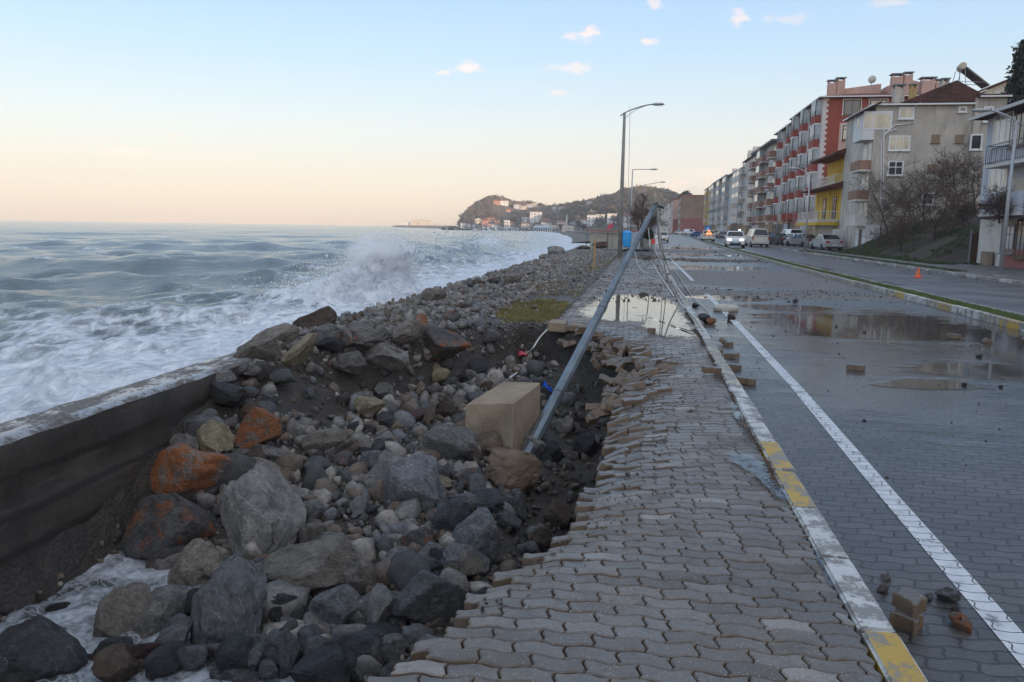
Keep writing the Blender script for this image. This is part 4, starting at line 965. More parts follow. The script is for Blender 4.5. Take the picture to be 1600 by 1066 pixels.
SM = [flat_stone('shingle_grey', (.170, .160, .148), .7), flat_stone('shingle_dark', (.050, .047, .044), .5), flat_stone('shingle_brown', (.125, .094, .070), .6), flat_stone('shingle_pale', (.27, .25, .22), .8), flat_stone('shingle_blue', (.115, .117, .122), .55), flat_stone('shingle_rust', (.15, .080, .045), .7)]
g = np.random.default_rng(12); xs = g.uniform(-4.5, .1, 16000); yy = g.uniform(2.6, 13.2, 16000); sd = pit_sd(xs, yy); zz = G(xs, yy)
ok = (sd > .06) & ((zz > -1.29) | (xs > -1.3)); ok &= ~((zz > -.55) & (g.random(16000) < .45)); ok &= ~((zz > -.72) & (zz < -.1) & (yy > 8.3) & (g.random(16000) < .72)); ok &= ~((xs > -1.25) & (yy > 6.0) & (g.random(16000) < .72)); xs, yy, zz = xs[ok], yy[ok], zz[ok]
sz = np.minimum(.016*np.exp(g.normal(.35, .75, len(xs))), .125)*np.where(g.random(len(xs)) < .10, 1.8, 1.0); sz = np.where(xs > -.9, np.minimum(sz, .07), sz); dk = (xs > -1.25) & (yy > 5.6)
scatter('shingle', np.stack([xs, yy, zz+sz*.3], 1)[~dk], sz[~dk], SM[:5]+SM[1:3]+SM[:1], 2, seed=2); scatter('shingle', np.stack([xs, yy, zz+sz*.3], 1)[dk], sz[dk], [SM[1], SM[1], SM[2], SM[4]], 2, seed=21)
NS = 30000; xs = g.uniform(-4.85, -1.5, NS); yy = 8.5+g.random(NS)**1.5*50; sd = pit_sd(xs, yy); ok = (sd < .3) & ~((xs > -2.5+.12*g.normal(0, 1, NS)) & (yy > 13) & (yy < 18.5) & (g.random(NS) < .93)) & (xs < edge_x(yy)-.12)
xs, yy = xs[ok], yy[ok]; zz = bed(xs, yy); sz = np.minimum(.0105*np.exp(g.normal(.3, .72, len(xs)))*(1+yy/40), .09); sz *= np.where(xs > -2.6, .7, 1.0)
scatter('shingle', np.stack([xs, yy, zz+sz*.35], 1), sz, [SM[0], SM[0], SM[2], SM[3], SM[0], SM[4], SM[3], SM[0], SM[2], SM[0], SM[3], SM[0], SM[2]], 1, seed=3)
# gravel and broken bits washed over the road and paving
P, S = [], []
def sprinkle(n, y0, y1, x0, x1, s, z=None, zfun=None):
    for _ in range(n):
        x, y = random.uniform(x0, x1), random.uniform(y0, y1)
        if random.random() > .25+.75*(.5+.5*math.sin(x*1.7+y*.9)*math.sin(y*2.3+x*.4)): continue
        zz = (0.0 if x < 1.08 else -.12) if z is None else z
        q = s*math.exp(random.gauss(0, .5)); P.append((x, y, zz+q*.4)); S.append(q)
sprinkle(3600, 20.2, 24.0, -1.4, 6.6, .0085); sprinkle(2200, 43, 48, -1.5, 6.8, .020); sprinkle(900, 24, 40, 1.1, 6.6, .008); sprinkle(300, 62, 90, -1.5, 8, .035); sprinkle(300, 12, 20, 1.1, 6.6, .011); sprinkle(170, 3, 12, 1.1, 6.2, .007)
sprinkle(500, 24, 42, -1.4, 1.0, .018); sprinkle(260, 17, 20.5, -1.4, .9, .014); sprinkle(400, 30, 60, 12.0, 13.0, .02); sprinkle(220, 48, 60, 1, 6.8, .03)
for _ in range(1500):
    y = random.uniform(3, 13); x = float(edge_x(y))+abs(random.gauss(0, .35))+.03
    if x < .9: q = .0035*math.exp(random.gauss(0, .6)); P.append((x, y, float(sag(np.array(x), np.array(y)))+q*.5)); S.append(q)
scatter('road_gravel', P, S, [SM[1], SM[2], SM[0], SM[2]], 1, seed=4)
# leaf and root litter along the kerb
g = np.random.default_rng(9); n = 2600; ly = 4.0+g.random(n)**.8*12; lx = .925-np.abs(g.normal(0, .022, n))*(1+.8*np.sin(ly*3.1))
ang = g.uniform(0, math.pi, n); L = g.uniform(.008, .03, n); a = np.stack([np.cos(ang)*L, np.sin(ang)*L, g.normal(0, .004, n)], 1); c = np.stack([lx, ly, np.full(n, .010)+g.random(n)*.008], 1); pw = np.stack([-np.sin(ang), np.cos(ang), g.normal(0, .5, n)], 1)*.0025
keep = (np.sin(ly*2.3)+np.sin(ly*5.1+1)) > -.5; a, c, pw = a[keep], c[keep], pw[keep]; n = len(a)
V = np.stack([c-a-pw, c+a-pw, c+a+pw, c-a+pw], 1).reshape(-1, 3); simple('litter_brown', (.075, .045, .028), .8, .4, 30.0)
o = link('kerb_litter', arr_mesh('kerb_litter', V, np.arange(4*n).reshape(n, 4)), MATS['litter_brown']); tag(o, kind='stuff')

# ------------------------------------------------------------------ grass
def blades(name, X, Y, Z, h, wd, mat_, seed=1, lean=.5):
    g = np.random.default_rng(seed); n = len(X); a = g.uniform(0, 6.28, n); hh = h*g.uniform(.5, 1.3, n); b = np.stack([np.cos(a), np.sin(a), 0*a], 1)*wd
    l = np.stack([g.normal(0, lean, n)*hh, g.normal(0, lean, n)*hh, hh], 1); c = np.stack([X, Y, Z], 1)
    V = np.stack([c-b, c+b, c+l], 1).reshape(-1, 3); o = link(name, arr_mesh(name, V, np.arange(3*n).reshape(n, 3)), mat_); return tag(o, kind='stuff')
simple('grass_green', (.085, .125, .022), .6, .35, .8, world=True); simple('grass_yellow', (.185, .155, .045), .65, .35, 1.5, world=True); simple('grass_dark', (.038, .068, .018), .6, .4, .8, world=True)
g = np.random.default_rng(4); n = 60000; y = 8+g.random(n)**1.7*110; x = mx(y)+g.uniform(.14, .68, n); keep = fbm2(x*1.5, y*.6, 3, 8) > -.28
blades('median_grass', x[keep], y[keep], np.full(keep.sum(), -.005), .05, .006, MATS['grass_green'], 2)
n = 26000; x = g.uniform(-2.75, -1.42, n); y = g.uniform(12.8, 18.5, n); q = ((x+2.0)/.62)**2+((y-14.9)/2.3)**2+.7*fbm2(x*2.2, y*2.2, 3, 3); keep = (q < 1) & (pit_sd(x, y) < -.02); x, y = x[keep], y[keep]
blades('rim_grass', x, y, bed(x, y), .05, .006, MATS['grass_yellow'], 3)
n = 9000; x = g.uniform(-3.2, -1.42, n); y = g.uniform(18, 42, n); keep = fbm2(x*1.1, y*.3, 3, 31) > .12; blades('rim_grass', x[keep], y[keep], bed(x[keep], y[keep]), .06, .012, MATS['grass_yellow'], 4)

# ------------------------------------------------------------------ fallen lamp post, its footing, and what lies around it
P0 = on_y(824, 708, 8.62); P1 = on_y(1023, 322, 15.0)
def pole_ring(m, p, d, r0, r1, t0, t1, L, n=8, mi=0):
    a = p+d*(t0*L); b = p+d*(t1*L); m.tube([a, b], [r0, r1], n, mi)
def fallen_lamp():
    root = empty('fallen_lamp_post', P0, 0, 'grey steel lamp post torn from the pavement, leaning out of the pit', 'lamp post')
    d = (P1-P0); L = d.length; d.normalize(); m = MB()
    Z = Vector((0, 0, 0))
    m.tube([Z-d*.15, d*(L*.47)], [.076, .066], 8); m.tube([d*(L*.47), d*(L*.97)], [.060, .045], 8)
    m.build('pole', MATS['galv'], root, angle=20)
    m = MB(); m.tube([d*(L*.462), d*(L*.478)], [.074, .073], 8); m.build('collar', MATS['galv'], root, angle=20); m = MB(); m.tube([d*(L*.163), d*(L*.170)], [.079, .078], 8); m.build('collar', MATS['galv'], root, angle=20)
    e = d*(L*.96); m = MB(); m.tube([e, e+d*.16+Vector((.02, .02, .03)), e+d*.26+Vector((.08, .05, .02)), e+d*.30+Vector((.17, .1, -.03))], [.045, .040, .032, .028], 8); m.build('bent_arm', MATS['galv'], root, angle=30)
    m = MB(); h = e+d*.27+Vector((.06, .04, .06))
    for k in range(7):
        q = Vector((random.uniform(-1, 1), random.uniform(-1, 1), random.uniform(-.6, 1))).normalized(); m.tube([h, h+q*random.uniform(.08, .16)], [.03, .012], 5)
    m.build('broken_bracket', MATS['pole_concrete'], root)
fallen_lamp()

def block():
    """tilted concrete footing cube, corners taken from the sides seen"""
    A = on_y(727, 632, 8.75); B = on_y(803, 630, 8.62); C = on_y(845, 598, 9.35); D = on_y(787, 596, 9.45)
    down = Vector((.02, -.16, -.72))
    A2 = A+down*.72+Vector((.10, .04, 0)); B2 = B+down*.95; C2 = C+down*.95; D2 = D+down*.9
    Am = A+down*.42+Vector((0, -.02, 0))
    bm = bmesh.new(); V = [bm.verts.new(p) for p in (A, B, C, D, A2+down*.1+Vector((.08, 0, 0)), B2, C2, D2, Am)]
    for f in ((0, 1, 2, 3), (0, 8, 4, 5, 1), (1, 5, 6, 2), (2, 6, 7, 3), (3, 7, 4, 8, 0), (4, 7, 6, 5)): bm.faces.new([V[i] for i in f])
    bmesh.ops.recalc_face_normals(bm, faces=bm.faces)
    bmesh.ops.bevel(bm, geom=list(bm.edges), offset=.008, segments=1, affect='EDGES', clamp_overlap=True)
    bmesh.ops.triangulate(bm, faces=bm.faces); bmesh.ops.subdivide_edges(bm, edges=list(bm.edges), cuts=5, use_grid_fill=True)
    me = bpy.data.meshes.new('footing'); bm.to_mesh(me); bm.free()
    co = np.array([v_.co[:] for v_ in me.vertices]); nr = np.array([v_.normal[:] for v_ in me.vertices])
    co += nr*(.008*fbm(co*11, 5, 4)-.022*np.maximum(fbm(co*4.2, 4, 9)-.20, 0)*3)[:, None]
    me.vertices.foreach_set('co', co.astype(np.float32).ravel())
    o = link('concrete_footing', me, MATS['block_concrete'], smooth=True, angle=30); tag(o, 'square tan concrete footing block tipped beside the fallen lamp post', 'concrete block')
block()
boulder(800, 738, 92, 74, 'lump_concrete', 'rough brown lump of broken concrete at the foot of the fallen pole', 0, 4242, 5, .9, .16, 0, 16, 'concrete_lump', None, 'concrete lump')
def chunk(px, py, w_, h_, label, seed=3):
    """a few pavers still stuck together"""
    hit, t = march(px, py+h_*.4); root = empty('paver_chunk', hit+Vector((0, 0, .10)), rad(-18), label, 'paver clump')
    root.rotation_euler = (rad(14), rad(10), rad(-18))
    for k, (x, y, z, a) in enumerate([(0, 0, 0, 0), (.05, .097, .01, .05), (-.06, -.095, -.01, -.04), (.13, .0, -.07, .1)]):
        put('paver', PAV[k], root, (x, y, z), (random.uniform(-.05, .05), random.uniform(-.05, .05), a))
chunk(817, 572, 70, 34, 'clump of pavers still stuck together above the concrete footing block')
# flat edging stone at the torn corner of the promenade
def edging(px, py, y, l, wd, h, label, rz=0.0):
    p = on_y(px, py, y); m = MB(); m.box(-l/2, -wd/2, -h/2, l/2, wd/2, h/2)
    me = m.mesh('edging_stone', .014, 2); o = link('edging_stone', me, MATS['block_concrete'], angle=30); o.location = p; o.rotation_euler = (0, rad(3), rz); tag(o, label, 'edging stone')
edging(872, 509, 12.8, .30, .5, .15, 'brown edging stone at the torn corner of the promenade beside the grass')
edging(903, 512, 12.75, .26, .3, .11, 'lower brown edging stone tucked beside the corner one')
def cloth(name, px, py, s, mat_, label, cat, seed, sq=(1, .6, .5)):
    hit, t = march(px, py+6); g = np.random.default_rng(seed); n = 26; u_, v_ = np.meshgrid(np.linspace(-1, 1, n), np.linspace(-1, 1, n))
    z = .5*fbm2(u_*1.6, v_*2.2, 4, seed)+.35*np.sin(u_*4+v_*2); x = u_*(1+.3*fbm2(u_*2, v_*2, 2, seed+1)); y = v_*(.8+.4*fbm2(u_*2+5, v_*2, 2, seed+2))
    V = np.stack([x*s*sq[0], y*s*sq[1], (z+.7)*s*sq[2]], -1).reshape(-1, 3); I = np.arange(n*n).reshape(n, n)
    me = arr_mesh(name, V, np.stack([I[:-1, :-1], I[:-1, 1:], I[1:, 1:], I[1:, :-1]], -1).reshape(-1, 4)); o = link(name, me, mat_, smooth=True); o.location = hit; o.rotation_euler = (rad(20), 0, rad(-20))
    md = o.modifiers.new('thickness', 'SOLIDIFY'); md.thickness = .006; tag(o, label, cat)
cloth('cloth_scrap', 811, 551, .15, MATS['red_cloth'], 'crumpled bright pink red cloth scrap on the far slope of the pit', 'cloth', 3)
cloth('plastic_scrap', 851, 610, .13, MATS['blue_plastic'], 'bright blue plastic scrap caught between footing block and fallen pole', 'plastic', 8, (.7, .7, 1.3))
def cable(pts, r, mat_, label, group=None, name='cable', n=6):
    P = [Vector(p) for p in pts]; out = []
    for i in range(len(P)-1):
        p0, p1, p2, p3 = P[max(i-1, 0)], P[i], P[i+1], P[min(i+2, len(P)-1)]
        for k in range(8):
            t = k/8; out.append(.5*((2*p1)+(p2-p0)*t+(2*p0-5*p1+4*p2-p3)*t*t+(3*p1-p0-3*p2+p3)*t**3))
    out.append(P[-1]); c0 = out[0].copy(); m = MB(); m.tube([q-c0 for q in out], r, n)
    o = m.build(name, mat_, None, smooth=True); o.location = c0; return tag(o, label, 'cable', group)
q = march(822, 562)[0]
cable([on_y(856, 514, 12.6), on_y(843, 528, 12.3), on_y(832, 545, 11.9), q+Vector((0, 0, .06)), on_y(812, 578, q.y-.5), on_y(797, 590, 9.9)], .014, MATS['cable_pale'], 'pale conduit hanging out of the torn edge below the grass', None, 'conduit')
top = on_y(1027, 321, 15.15)
def gz(px, py, dz=.02): 
    p = on_z(px, py, 0.0); p.z = dz if p.x < 1.09 else -.1+dz; return p
for k, (pts, r, mt, lab) in enumerate([
    ([top, on_y(1029, 345, 15.3), on_y(1032, 380, 15.5), on_y(1037, 410, 15.8), on_y(1044, 438, 16.3), on_y(1052, 455, 16.9), gz(1064, 476), gz(1085, 497), gz(1100, 520)], .013, 'cable_pale', 'cable hanging from the broken pole top and trailing along the kerb'),
    ([top, on_y(1027, 350, 15.5), on_y(1031, 385, 16.2), on_y(1038, 402, 18.5), gz(1046, 425), gz(1050, 440), gz(1070, 468), gz(1100, 500)], .012, 'cable_grey', 'darker cable hanging from the broken pole top to the road'),
    ([top+Vector((.05, .05, 0)), on_y(1031, 345, 16), on_y(1036, 392, 19), gz(1040, 405), gz(1058, 425), gz(1080, 455), gz(1105, 478)], .010, 'cable_pale', 'cable slack across the edge of the carriageway'),
    ([gz(988, 392, .9), gz(992, 405, .35), gz(999, 420, .04), gz(1020, 430), gz(1040, 436)], .014, 'cable_pale', 'loose cable curling over the promenade from the second lamp post'),
    ([on_y(1013, 357, 26), on_y(1015, 375, 26), on_y(1016, 392, 26), gz(1019, 406), gz(1024, 420), gz(1040, 445), gz(1053, 465)], .016, 'cable_pale', 'thick pale cable hanging beside the planter')]):
    cable(pts, r, MATS[mt], lab)

# paver jumble at the edge of the hole
g = random.Random(31); n = 0
while n < 105:
    y = g.uniform(7.4, 12.7); d = g.gauss(.02, .17)
    if y > 12 and g.random() < .4: continue
    x = float(edge_x(y))+d
    if d < -.6 or d > .45: continue
    n += 1; base = float(sag(np.array(x), np.array(y))) if d > .05 else max(Gs(x, y), -.45)
    tl = .16+.4*(d < .08)
    z = base+g.uniform(-.01, .05) if d > .05 else max(-.16+d*.5, Gs(x, y)+.04)
    loose_paver(x, y, z, (g.gauss(0, tl), g.gauss(-.15, tl), g.gauss(.2, .35)), 'displaced grey paver in the jumble along the edge of the hole', 'pavers displaced along the edge of the hole')
for px, py, dz, rot, kk, lab in [
    (1018, 516, .04, (0, 0, .1), 2, 'lone paver standing in the bright puddle'), (1112, 578, .05, (.1, .05, .3), 0, 'paver lying on the pavement against the kerb'),
    (1105, 527, .04, (0, .1, .2), 2, 'paver on the road nearest the bright puddle'), (1130, 533, .06, (.5, .3, .9), 2, 'paver standing on edge beside the kerb'), (1138, 538, .03, (0, 0, .8), 2, 'half paver beside the paver standing on edge'),
    (1117, 549, .04, (.1, 0, .3), 0, 'dark paver lying flat against the kerb on the road side'), (1143, 556, .04, (.0, -.1, -.25), 0, 'paver lying crosswise in the pile beside the kerb'), (1128, 567, .05, (.2, .2, .6), 0, 'tipped paver in the middle of the pile beside the kerb'),
    (1145, 573, .04, (.1, .1, .5), 3, 'broad paver nearest the white line in the pile'), (1118, 562, .05, (.3, -.3, 1.0), 2, 'half paver squeezed against the kerb in the pile'), (1166, 595, .04, (0, .06, -.15), 0, 'single paver between the kerb and the white line'),
    (1337, 574, .04, (0, 0, -.2), 0, 'paver lying alone in the middle of the wet road'), (1490, 525, .05, (0, .1, .1), 0, 'brown paver lying in the big dark puddle'), (1543, 533, .03, (.2, .3, .4), 2, 'small broken paver in the big dark puddle'),
    (1417, 968, .035, (.08, .0, -.75), 2, 'lower paver of the two stacked near the yellow kerb'), (1422, 940, .11, (.12, .07, -.95), 2, 'upper paver of the two stacked near the yellow kerb')]:
    zz = 0.0 if px < 1113 and py > 500 and px != 1105 or px == 1018 else -.12
    p = on_z(px, py, zz+dz); loose_paver(p.x, p.y, zz+dz, rot, lab, None, kk)
def road_stone(px, py, w_, mat_k, lab, sd):
    p = on_z(px, py, -.10); s = w_/2/FPX*p.y; o = put('loose_stone', rock_mesh(sd, 4, 11, .07, 0, mat_k)); o.location = (p.x, p.y, -.12+s*.5); o.scale = (s, s*.9, s*.72); o.rotation_euler = (0, 0, sd); tag(o, lab, 'stone')
for a in [(1480, 932, 36, 'rock_bluegrey', 'grey stone on the road beside the stacked pavers', 41), (1500, 972, 38, 'rock_orange', 'orange brown stone on the road by the white line', 42), (1452, 930, 16, 'rock_bluegrey', 'pebble between the stacked pavers and the grey stone', 43),
          (1384, 900, 16, 'rock_grey', 'small stone in the gutter above the stacked pavers', 44), (1380, 918, 18, 'rock_warm', 'small brown stone in the gutter beside the yellow kerb', 45), (1493, 950, 14, 'rock_red', 'dark red pebble beside the orange brown stone', 46),
          (1101, 503, 24, 'rock_dark', 'dark stone on the road near the cable ends', 47), (1112, 505, 16, 'rock_orange', 'orange stone touching the dark one near the cable ends', 48), (1143, 498, 16, 'rock_brown', 'brown stone on the white line', 49), (1087, 479, 12, 'rock_dark', 'dark stone beside the kerb near the pale slab', 50),
          (1243, 472, 10, 'rock_dark', 'dark pebble on the far side of the wet road', 51), (1530, 557, 10, 'rock_dark', 'dark pebble on the wet road below the puddle', 52), (1507, 600, 8, 'rock_dark', 'dark pebble alone on the wet road', 53), (1565, 604, 8, 'rock_dark', 'dark pebble near the edge of the wet road', 54), (1351, 655, 6, 'rock_dark', 'tiny dark pebble in the middle of the wet road', 55)]: road_stone(*a)
def pale_slab():
    p = on_z(1134, 486, -.12); m = MB()
    m.lathe([(.02, .0), (.24, .0), (.255, .02), (.262, .05), (.255, .085), (.20, .120), (.10, .145), (.02, .150)], 28)
    o = m.build('concrete_cover', MATS['pale_concrete'], None, angle=50); o.location = p; o.scale = (1.02, .8, 1); tag(o, 'pale domed round concrete cover lying on the road', 'concrete cover')
pale_slab()

# ------------------------------------------------------------------ street furniture
simple('lamp_glass', (.55, .56, .56), .25, .05)
def lamp_post(x, y, H, arm, kind, label, mat_='galv_pale', r=.075, z=0.0, aside=1, rz=0.0, group=None):
    root = empty('street_lamp', (x, y, z), rz, label, 'street lamp', group)
    m = MB(); m.tube([(0, 0, -.1), (0, 0, H*.5), (0, 0, H)], [r, r*.8, r*.55], 10); m.build('pole', MATS[mat_], root, smooth=True)
    m = MB(); m.box(-r*1.9, -r*1.9, -.02, r*1.9, r*1.9, .02); m.build('base_plate', MATS[mat_], root)
    m = MB()
    if kind == 'curve':
        pts = [(-aside*.22, 0, H-.18), (0, 0, H-.02)]+[(aside*arm*t, 0, H+.42*math.sin(t*1.35)) for t in (.2, .4, .6, .8, 1)]; m.tube(pts, .032, 8)
        m.tube([(0, 0, H-.35), (aside*arm*.18, 0, H-.1), (aside*arm*.45, 0, H+.17), (aside*arm*.75, 0, H+.33)], .014, 6)
    else:
        pts = [(0, 0, H-.05), (0, 0, H), (aside*arm, 0, H+(.02 if kind == 'straight' else .35))]; m.tube(pts, .035, 8)
    m.build('arm', MATS[mat_], root, smooth=True)
    e = Vector(pts[-1]); m = MB(); m.lathe([(.01, -.06), (.07, -.02), (.115, .12), (.13, .3), (.11, .52), (.04, .62), (.005, .64)], 12, axis='x')
    me = m.mesh('lamp_head'); hd = link('lamp_head', me, MATS['galv_pale'], root, smooth=True, loc=e, rot=(0, 0, 0 if aside > 0 else math.pi)); hd.scale = (1, 1, .62)
    m = MB(); m.lathe([(.005, .12), (.09, .2), (.10, .35), (.08, .5), (.005, .56)], 12, axis='x'); g_ = link('diffuser', m.mesh('diffuser'), MATS['lamp_glass'], hd, smooth=True, loc=(0, 0, -.06)); g_.scale = (1, 1, .7)
    return root
p = on_z(968, 404, 0); lamp_post(p.x, p.y, on_y(974, 176, p.y).z, 1.45, 'curve', 'tallest standing lamp post, curved arm over the promenade, blue bin fixed to it', 'pole_concrete', .13)
LP = p
cable([Vector((p.x+.28, p.y, 8.1)), Vector((p.x+.33, p.y, 5)), Vector((p.x+.36, p.y, 2)), Vector((p.x+.42, p.y, .1))], .011, MATS['cable_grey'], 'thin wire hanging straight down beside the tallest lamp post')
p = on_z(984, 384, 0); lamp_post(p.x, p.y, on_y(984, 265, p.y).z, 1.75, 'straight', 'second lamp post with a square bent arm, behind the blue bin', 'galv_pale', .09)
lamp_post(*(on_y(1003, 384, 100).xy), on_y(1008, 289, 100).z, 2.0, 'rise', 'third lamp post with a rising arm behind the bare tree', 'galv_pale', .08)
lamp_post(*(on_y(1021, 376, 135).xy), on_y(1023, 303, 135).z, 1.6, 'rise', 'farthest lamp post on the promenade, before the dark hill', 'galv_pale', .08)
p = on_z(1563, 431, 0); lamp_post(p.x, p.y, on_y(1571, 181, p.y).z-.2, 1.0, 'curve', 'lamp post on the right pavement before the end grey house', 'galv_pale', .085, 0, -1)
p = on_z(1297, 402, 0); lamp_post(p.x, p.y+8, on_y(1299, 268, p.y+8).z-.2, .9, 'curve', 'lamp post in front of the yellow house', 'galv_pale', .075, 0, -1)
lamp_post(*(on_y(1212, 388, 88).xy), on_y(1213, 298, 88).z, 1.2, 'curve', 'lamp post between the parked cars and the grey apartment block', 'galv_pale', .075, 0, -1)
lamp_post(*(on_y(1173, 380, 118).xy), on_y(1173, 300, 118).z, 1.0, 'curve', 'lamp post in front of the balconied apartment block', 'galv_pale', .075, 0, -1)
# parcel of small things
def bin_():
    root = empty('litter_bin', (LP.x+.36, LP.y-.05, .62), 0, 'bright blue litter bin hung on the tallest lamp post', 'litter bin')
    m = MB(); m.lathe([(.13, 0), (.20, .04), (.235, .3), (.25, .68), (.24, .72)], 20); m.build('bucket', MATS['bin_blue'], root, smooth=True, angle=40)
    m = MB(); m.lathe([(.26, .72), (.27, .76), (.22, .86), (.10, .90), (.01, .91)], 20); m.build('lid', MATS['bin_blue'], root, angle=40)
    m = MB(); m.box(-.36, -.03, .35, -.2, .03, .45); m.build('bracket', MATS['galv'], root)
bin_()
p = on_z(928, 421, 0); root = empty('marker_post', p, 0, 'thin yellow marker post with a wire mesh scrap on the rubble shore', 'marker post'); m = MB(); m.tube([(0, 0, -.2), (.01, 0, 1.2)], .036, 8); m.build('post', MATS['yellow_post'], root, angle=40); m = MB()
for a in range(-3, 4): m.tube([(a*.05, 0, 1.18), (a*.085, .02, 1.62)], .006, 4)
for b_ in range(4): m.tube([(-.19-.015*b_, 0, 1.24+b_*.1), (.19+.015*b_, 0, 1.24+b_*.1)], .006, 4)
m.build('wire_mesh', MATS['cable_grey'], root)
def cone_():
    p = on_z(1434, 434, -.116); root = empty('traffic_cone', p, 0, 'small orange traffic cone standing on the far road', 'traffic cone')
    root.scale = (.85, .85, .85)
    m = MB(); m.box(-.17, -.17, 0, .17, .17, .03); m.build('base', MATS['cone_orange'], root, bevel=.01)
    m = MB(); m.lathe([(.13, .03), (.10, .14), (.065, .30), (.035, .44), (.025, .46)], 20); m.build('cone_body', MATS['cone_orange'], root, angle=40)
    m = MB(); m.lathe([(.086, .22), (.072, .30)], 20); m.build('band', [simple('cone_band', (.62, .2, .1), .5, .1)], root)
cone_()
def planter():
    p = on_z(1012, 388, 0); root = empty('planter', p, 0, 'square concrete planter holding a dark shrub on the promenade', 'planter')
    m = MB(); m.prism([(-.36, 0), (.36, 0), (.44, .75), (-.44, .75)], -.4, .4); m.build('pot', MATS['pole_concrete'], root, bevel=.02)
    V = []; g = np.random.default_rng(3); d = g.normal(0, 1, (1500, 3)); d /= np.linalg.norm(d, axis=1)[:, None]; c = d*np.array([.42, .42, .5])*(g.random((1500, 1))**.33)+np.array([.05, 0, 1.15]); t = g.normal(0, .055, (1500, 3, 3)); V = (c[:, None]+t).reshape(-1, 3)
    link('shrub', arr_mesh('shrub', V, np.arange(4500).reshape(-1, 3)), MATS['bush_green'], root)
planter()
def road_sign():
    p = on_y(1023, 390, 60); p.z = -.1; root = empty('warning_sign', (p.x, p.y, 0), 0, 'red and white reflective warning board standing before the cream car', 'warning sign')
    m = MB(); m.tube([(0, 0, 0), (0, 0, .55)], .02, 6); m.tube([(-.25, 0, 0), (.25, 0, 0)], .02, 6); m.build('stand', MATS['galv_pale'], root)
    m = MB(); m.box(-.26, -.015, .5, .02, .015, .88, 0); m.prism([(.02, .5), (.28, .5), (.28, .88), (.02, .88)], -.015, .015, 1); m.build('board', [simple('sign_red', (.65, .05, .04), .4, .1), MATS['white_paint']], root)
road_sign()
def kiosk():
    p = on_y(945, 386, 62); root = empty('beach_shelter', (p.x, p.y, 0.0), 0, 'low white beach shelter with a thin red roof edge beside the surf', 'shelter')
    w_ = 3.0; m = MB(); m.box(-1.2, 0, 0, w_-1.4, .12, 1.3); m.box(-1.2, .12, 0, -1.08, 3, 1.3); m.build('wall', MATS['pale_concrete'], root)
    m = MB(); m.box(-1.5, -.3, 1.38, w_, 3.3, 1.48); m.build('roof', [simple('roof_redbrown', (.30, .10, .06), .7, .2)], root)
    m = MB()
    for x in (-1.45, .2, w_-.1): m.tube([(x, -.2, -.3), (x, -.2, 1.4)], .04, 6)
    m.build('frame', MATS['galv'], root)
    q = on_y(957, 380, 60); root = empty('flag_pole', (q.x, q.y, 0), 0, 'small red flag on a thin pole beside the beach shelter', 'flag'); m = MB(); m.tube([(0, 0, -.2), (0, 0, 2.2)], .025, 6); m.build('pole', MATS['galv'], root)
    m = MB(); V = [(-.02-.42*t, .05*math.sin(t*6), 2.1-.28*t-.4*s*(1-.3*t)) for t in np.linspace(0, 1, 8) for s in (0, 1)]; m.add(V, [(2*i, 2*i+2, 2*i+3, 2*i+1) for i in range(7)]); m.build('flag', [MATS['red_cloth']], root)
kiosk()

# ------------------------------------------------------------------ cars
def paint(name, col, metal=.0, rough=.25):
    m, N, b = material(name); b.inputs['Base Color'].default_value = (*col, 1); b.inputs['Metallic'].default_value = metal; c = ocoord(N, False)
    N.put(b.inputs['Roughness'], N.math('ADD', rough, N.math('MULTIPLY', N.noise(c, 6.0, 4.0), .15))); b.inputs['Coat Weight'].default_value = .5; MATS[name] = m; return m
for nm, c_, me_ in [('car_silver', (.46, .47, .48), .5), ('car_white', (.72, .73, .74), 0), ('car_cream', (.60, .56, .47), 0), ('car_navy', (.02, .035, .10), .2), ('car_dark', (.035, .036, .04), .3), ('car_blue', (.05, .12, .30), .2), ('car_palegreen', (.42, .46, .44), .3)]: paint(nm, c_, me_)
simple('car_glass', (.018, .020, .024), .06, .1); simple('car_trim', (.02, .02, .02), .5, .1); simple('rim_metal', (.40, .41, .42), .35, .1, metal=.7)
simple('tail_red', (.40, .02, .015), .2, .1); simple('lens_clear', (.62, .64, .66), .12, .05); simple('plate_white', (.7, .71, .72), .4, .03); simple('plate_blue', (.10, .32, .55), .4, .03)
def glow(name, col, st):
    m, N, b = material(name); b.inputs['Base Color'].default_value = (*col, 1); b.inputs['Emission Color'].default_value = (*col, 1); b.inputs['Emission Strength'].default_value = st; MATS[name] = m
glow('headlight_on', (1, .95, .85), 5.0); glow('beacon_on', (.75, .85, 1), 3.0); glow('sign_lit', (1.0, .30, .10), 2.2)
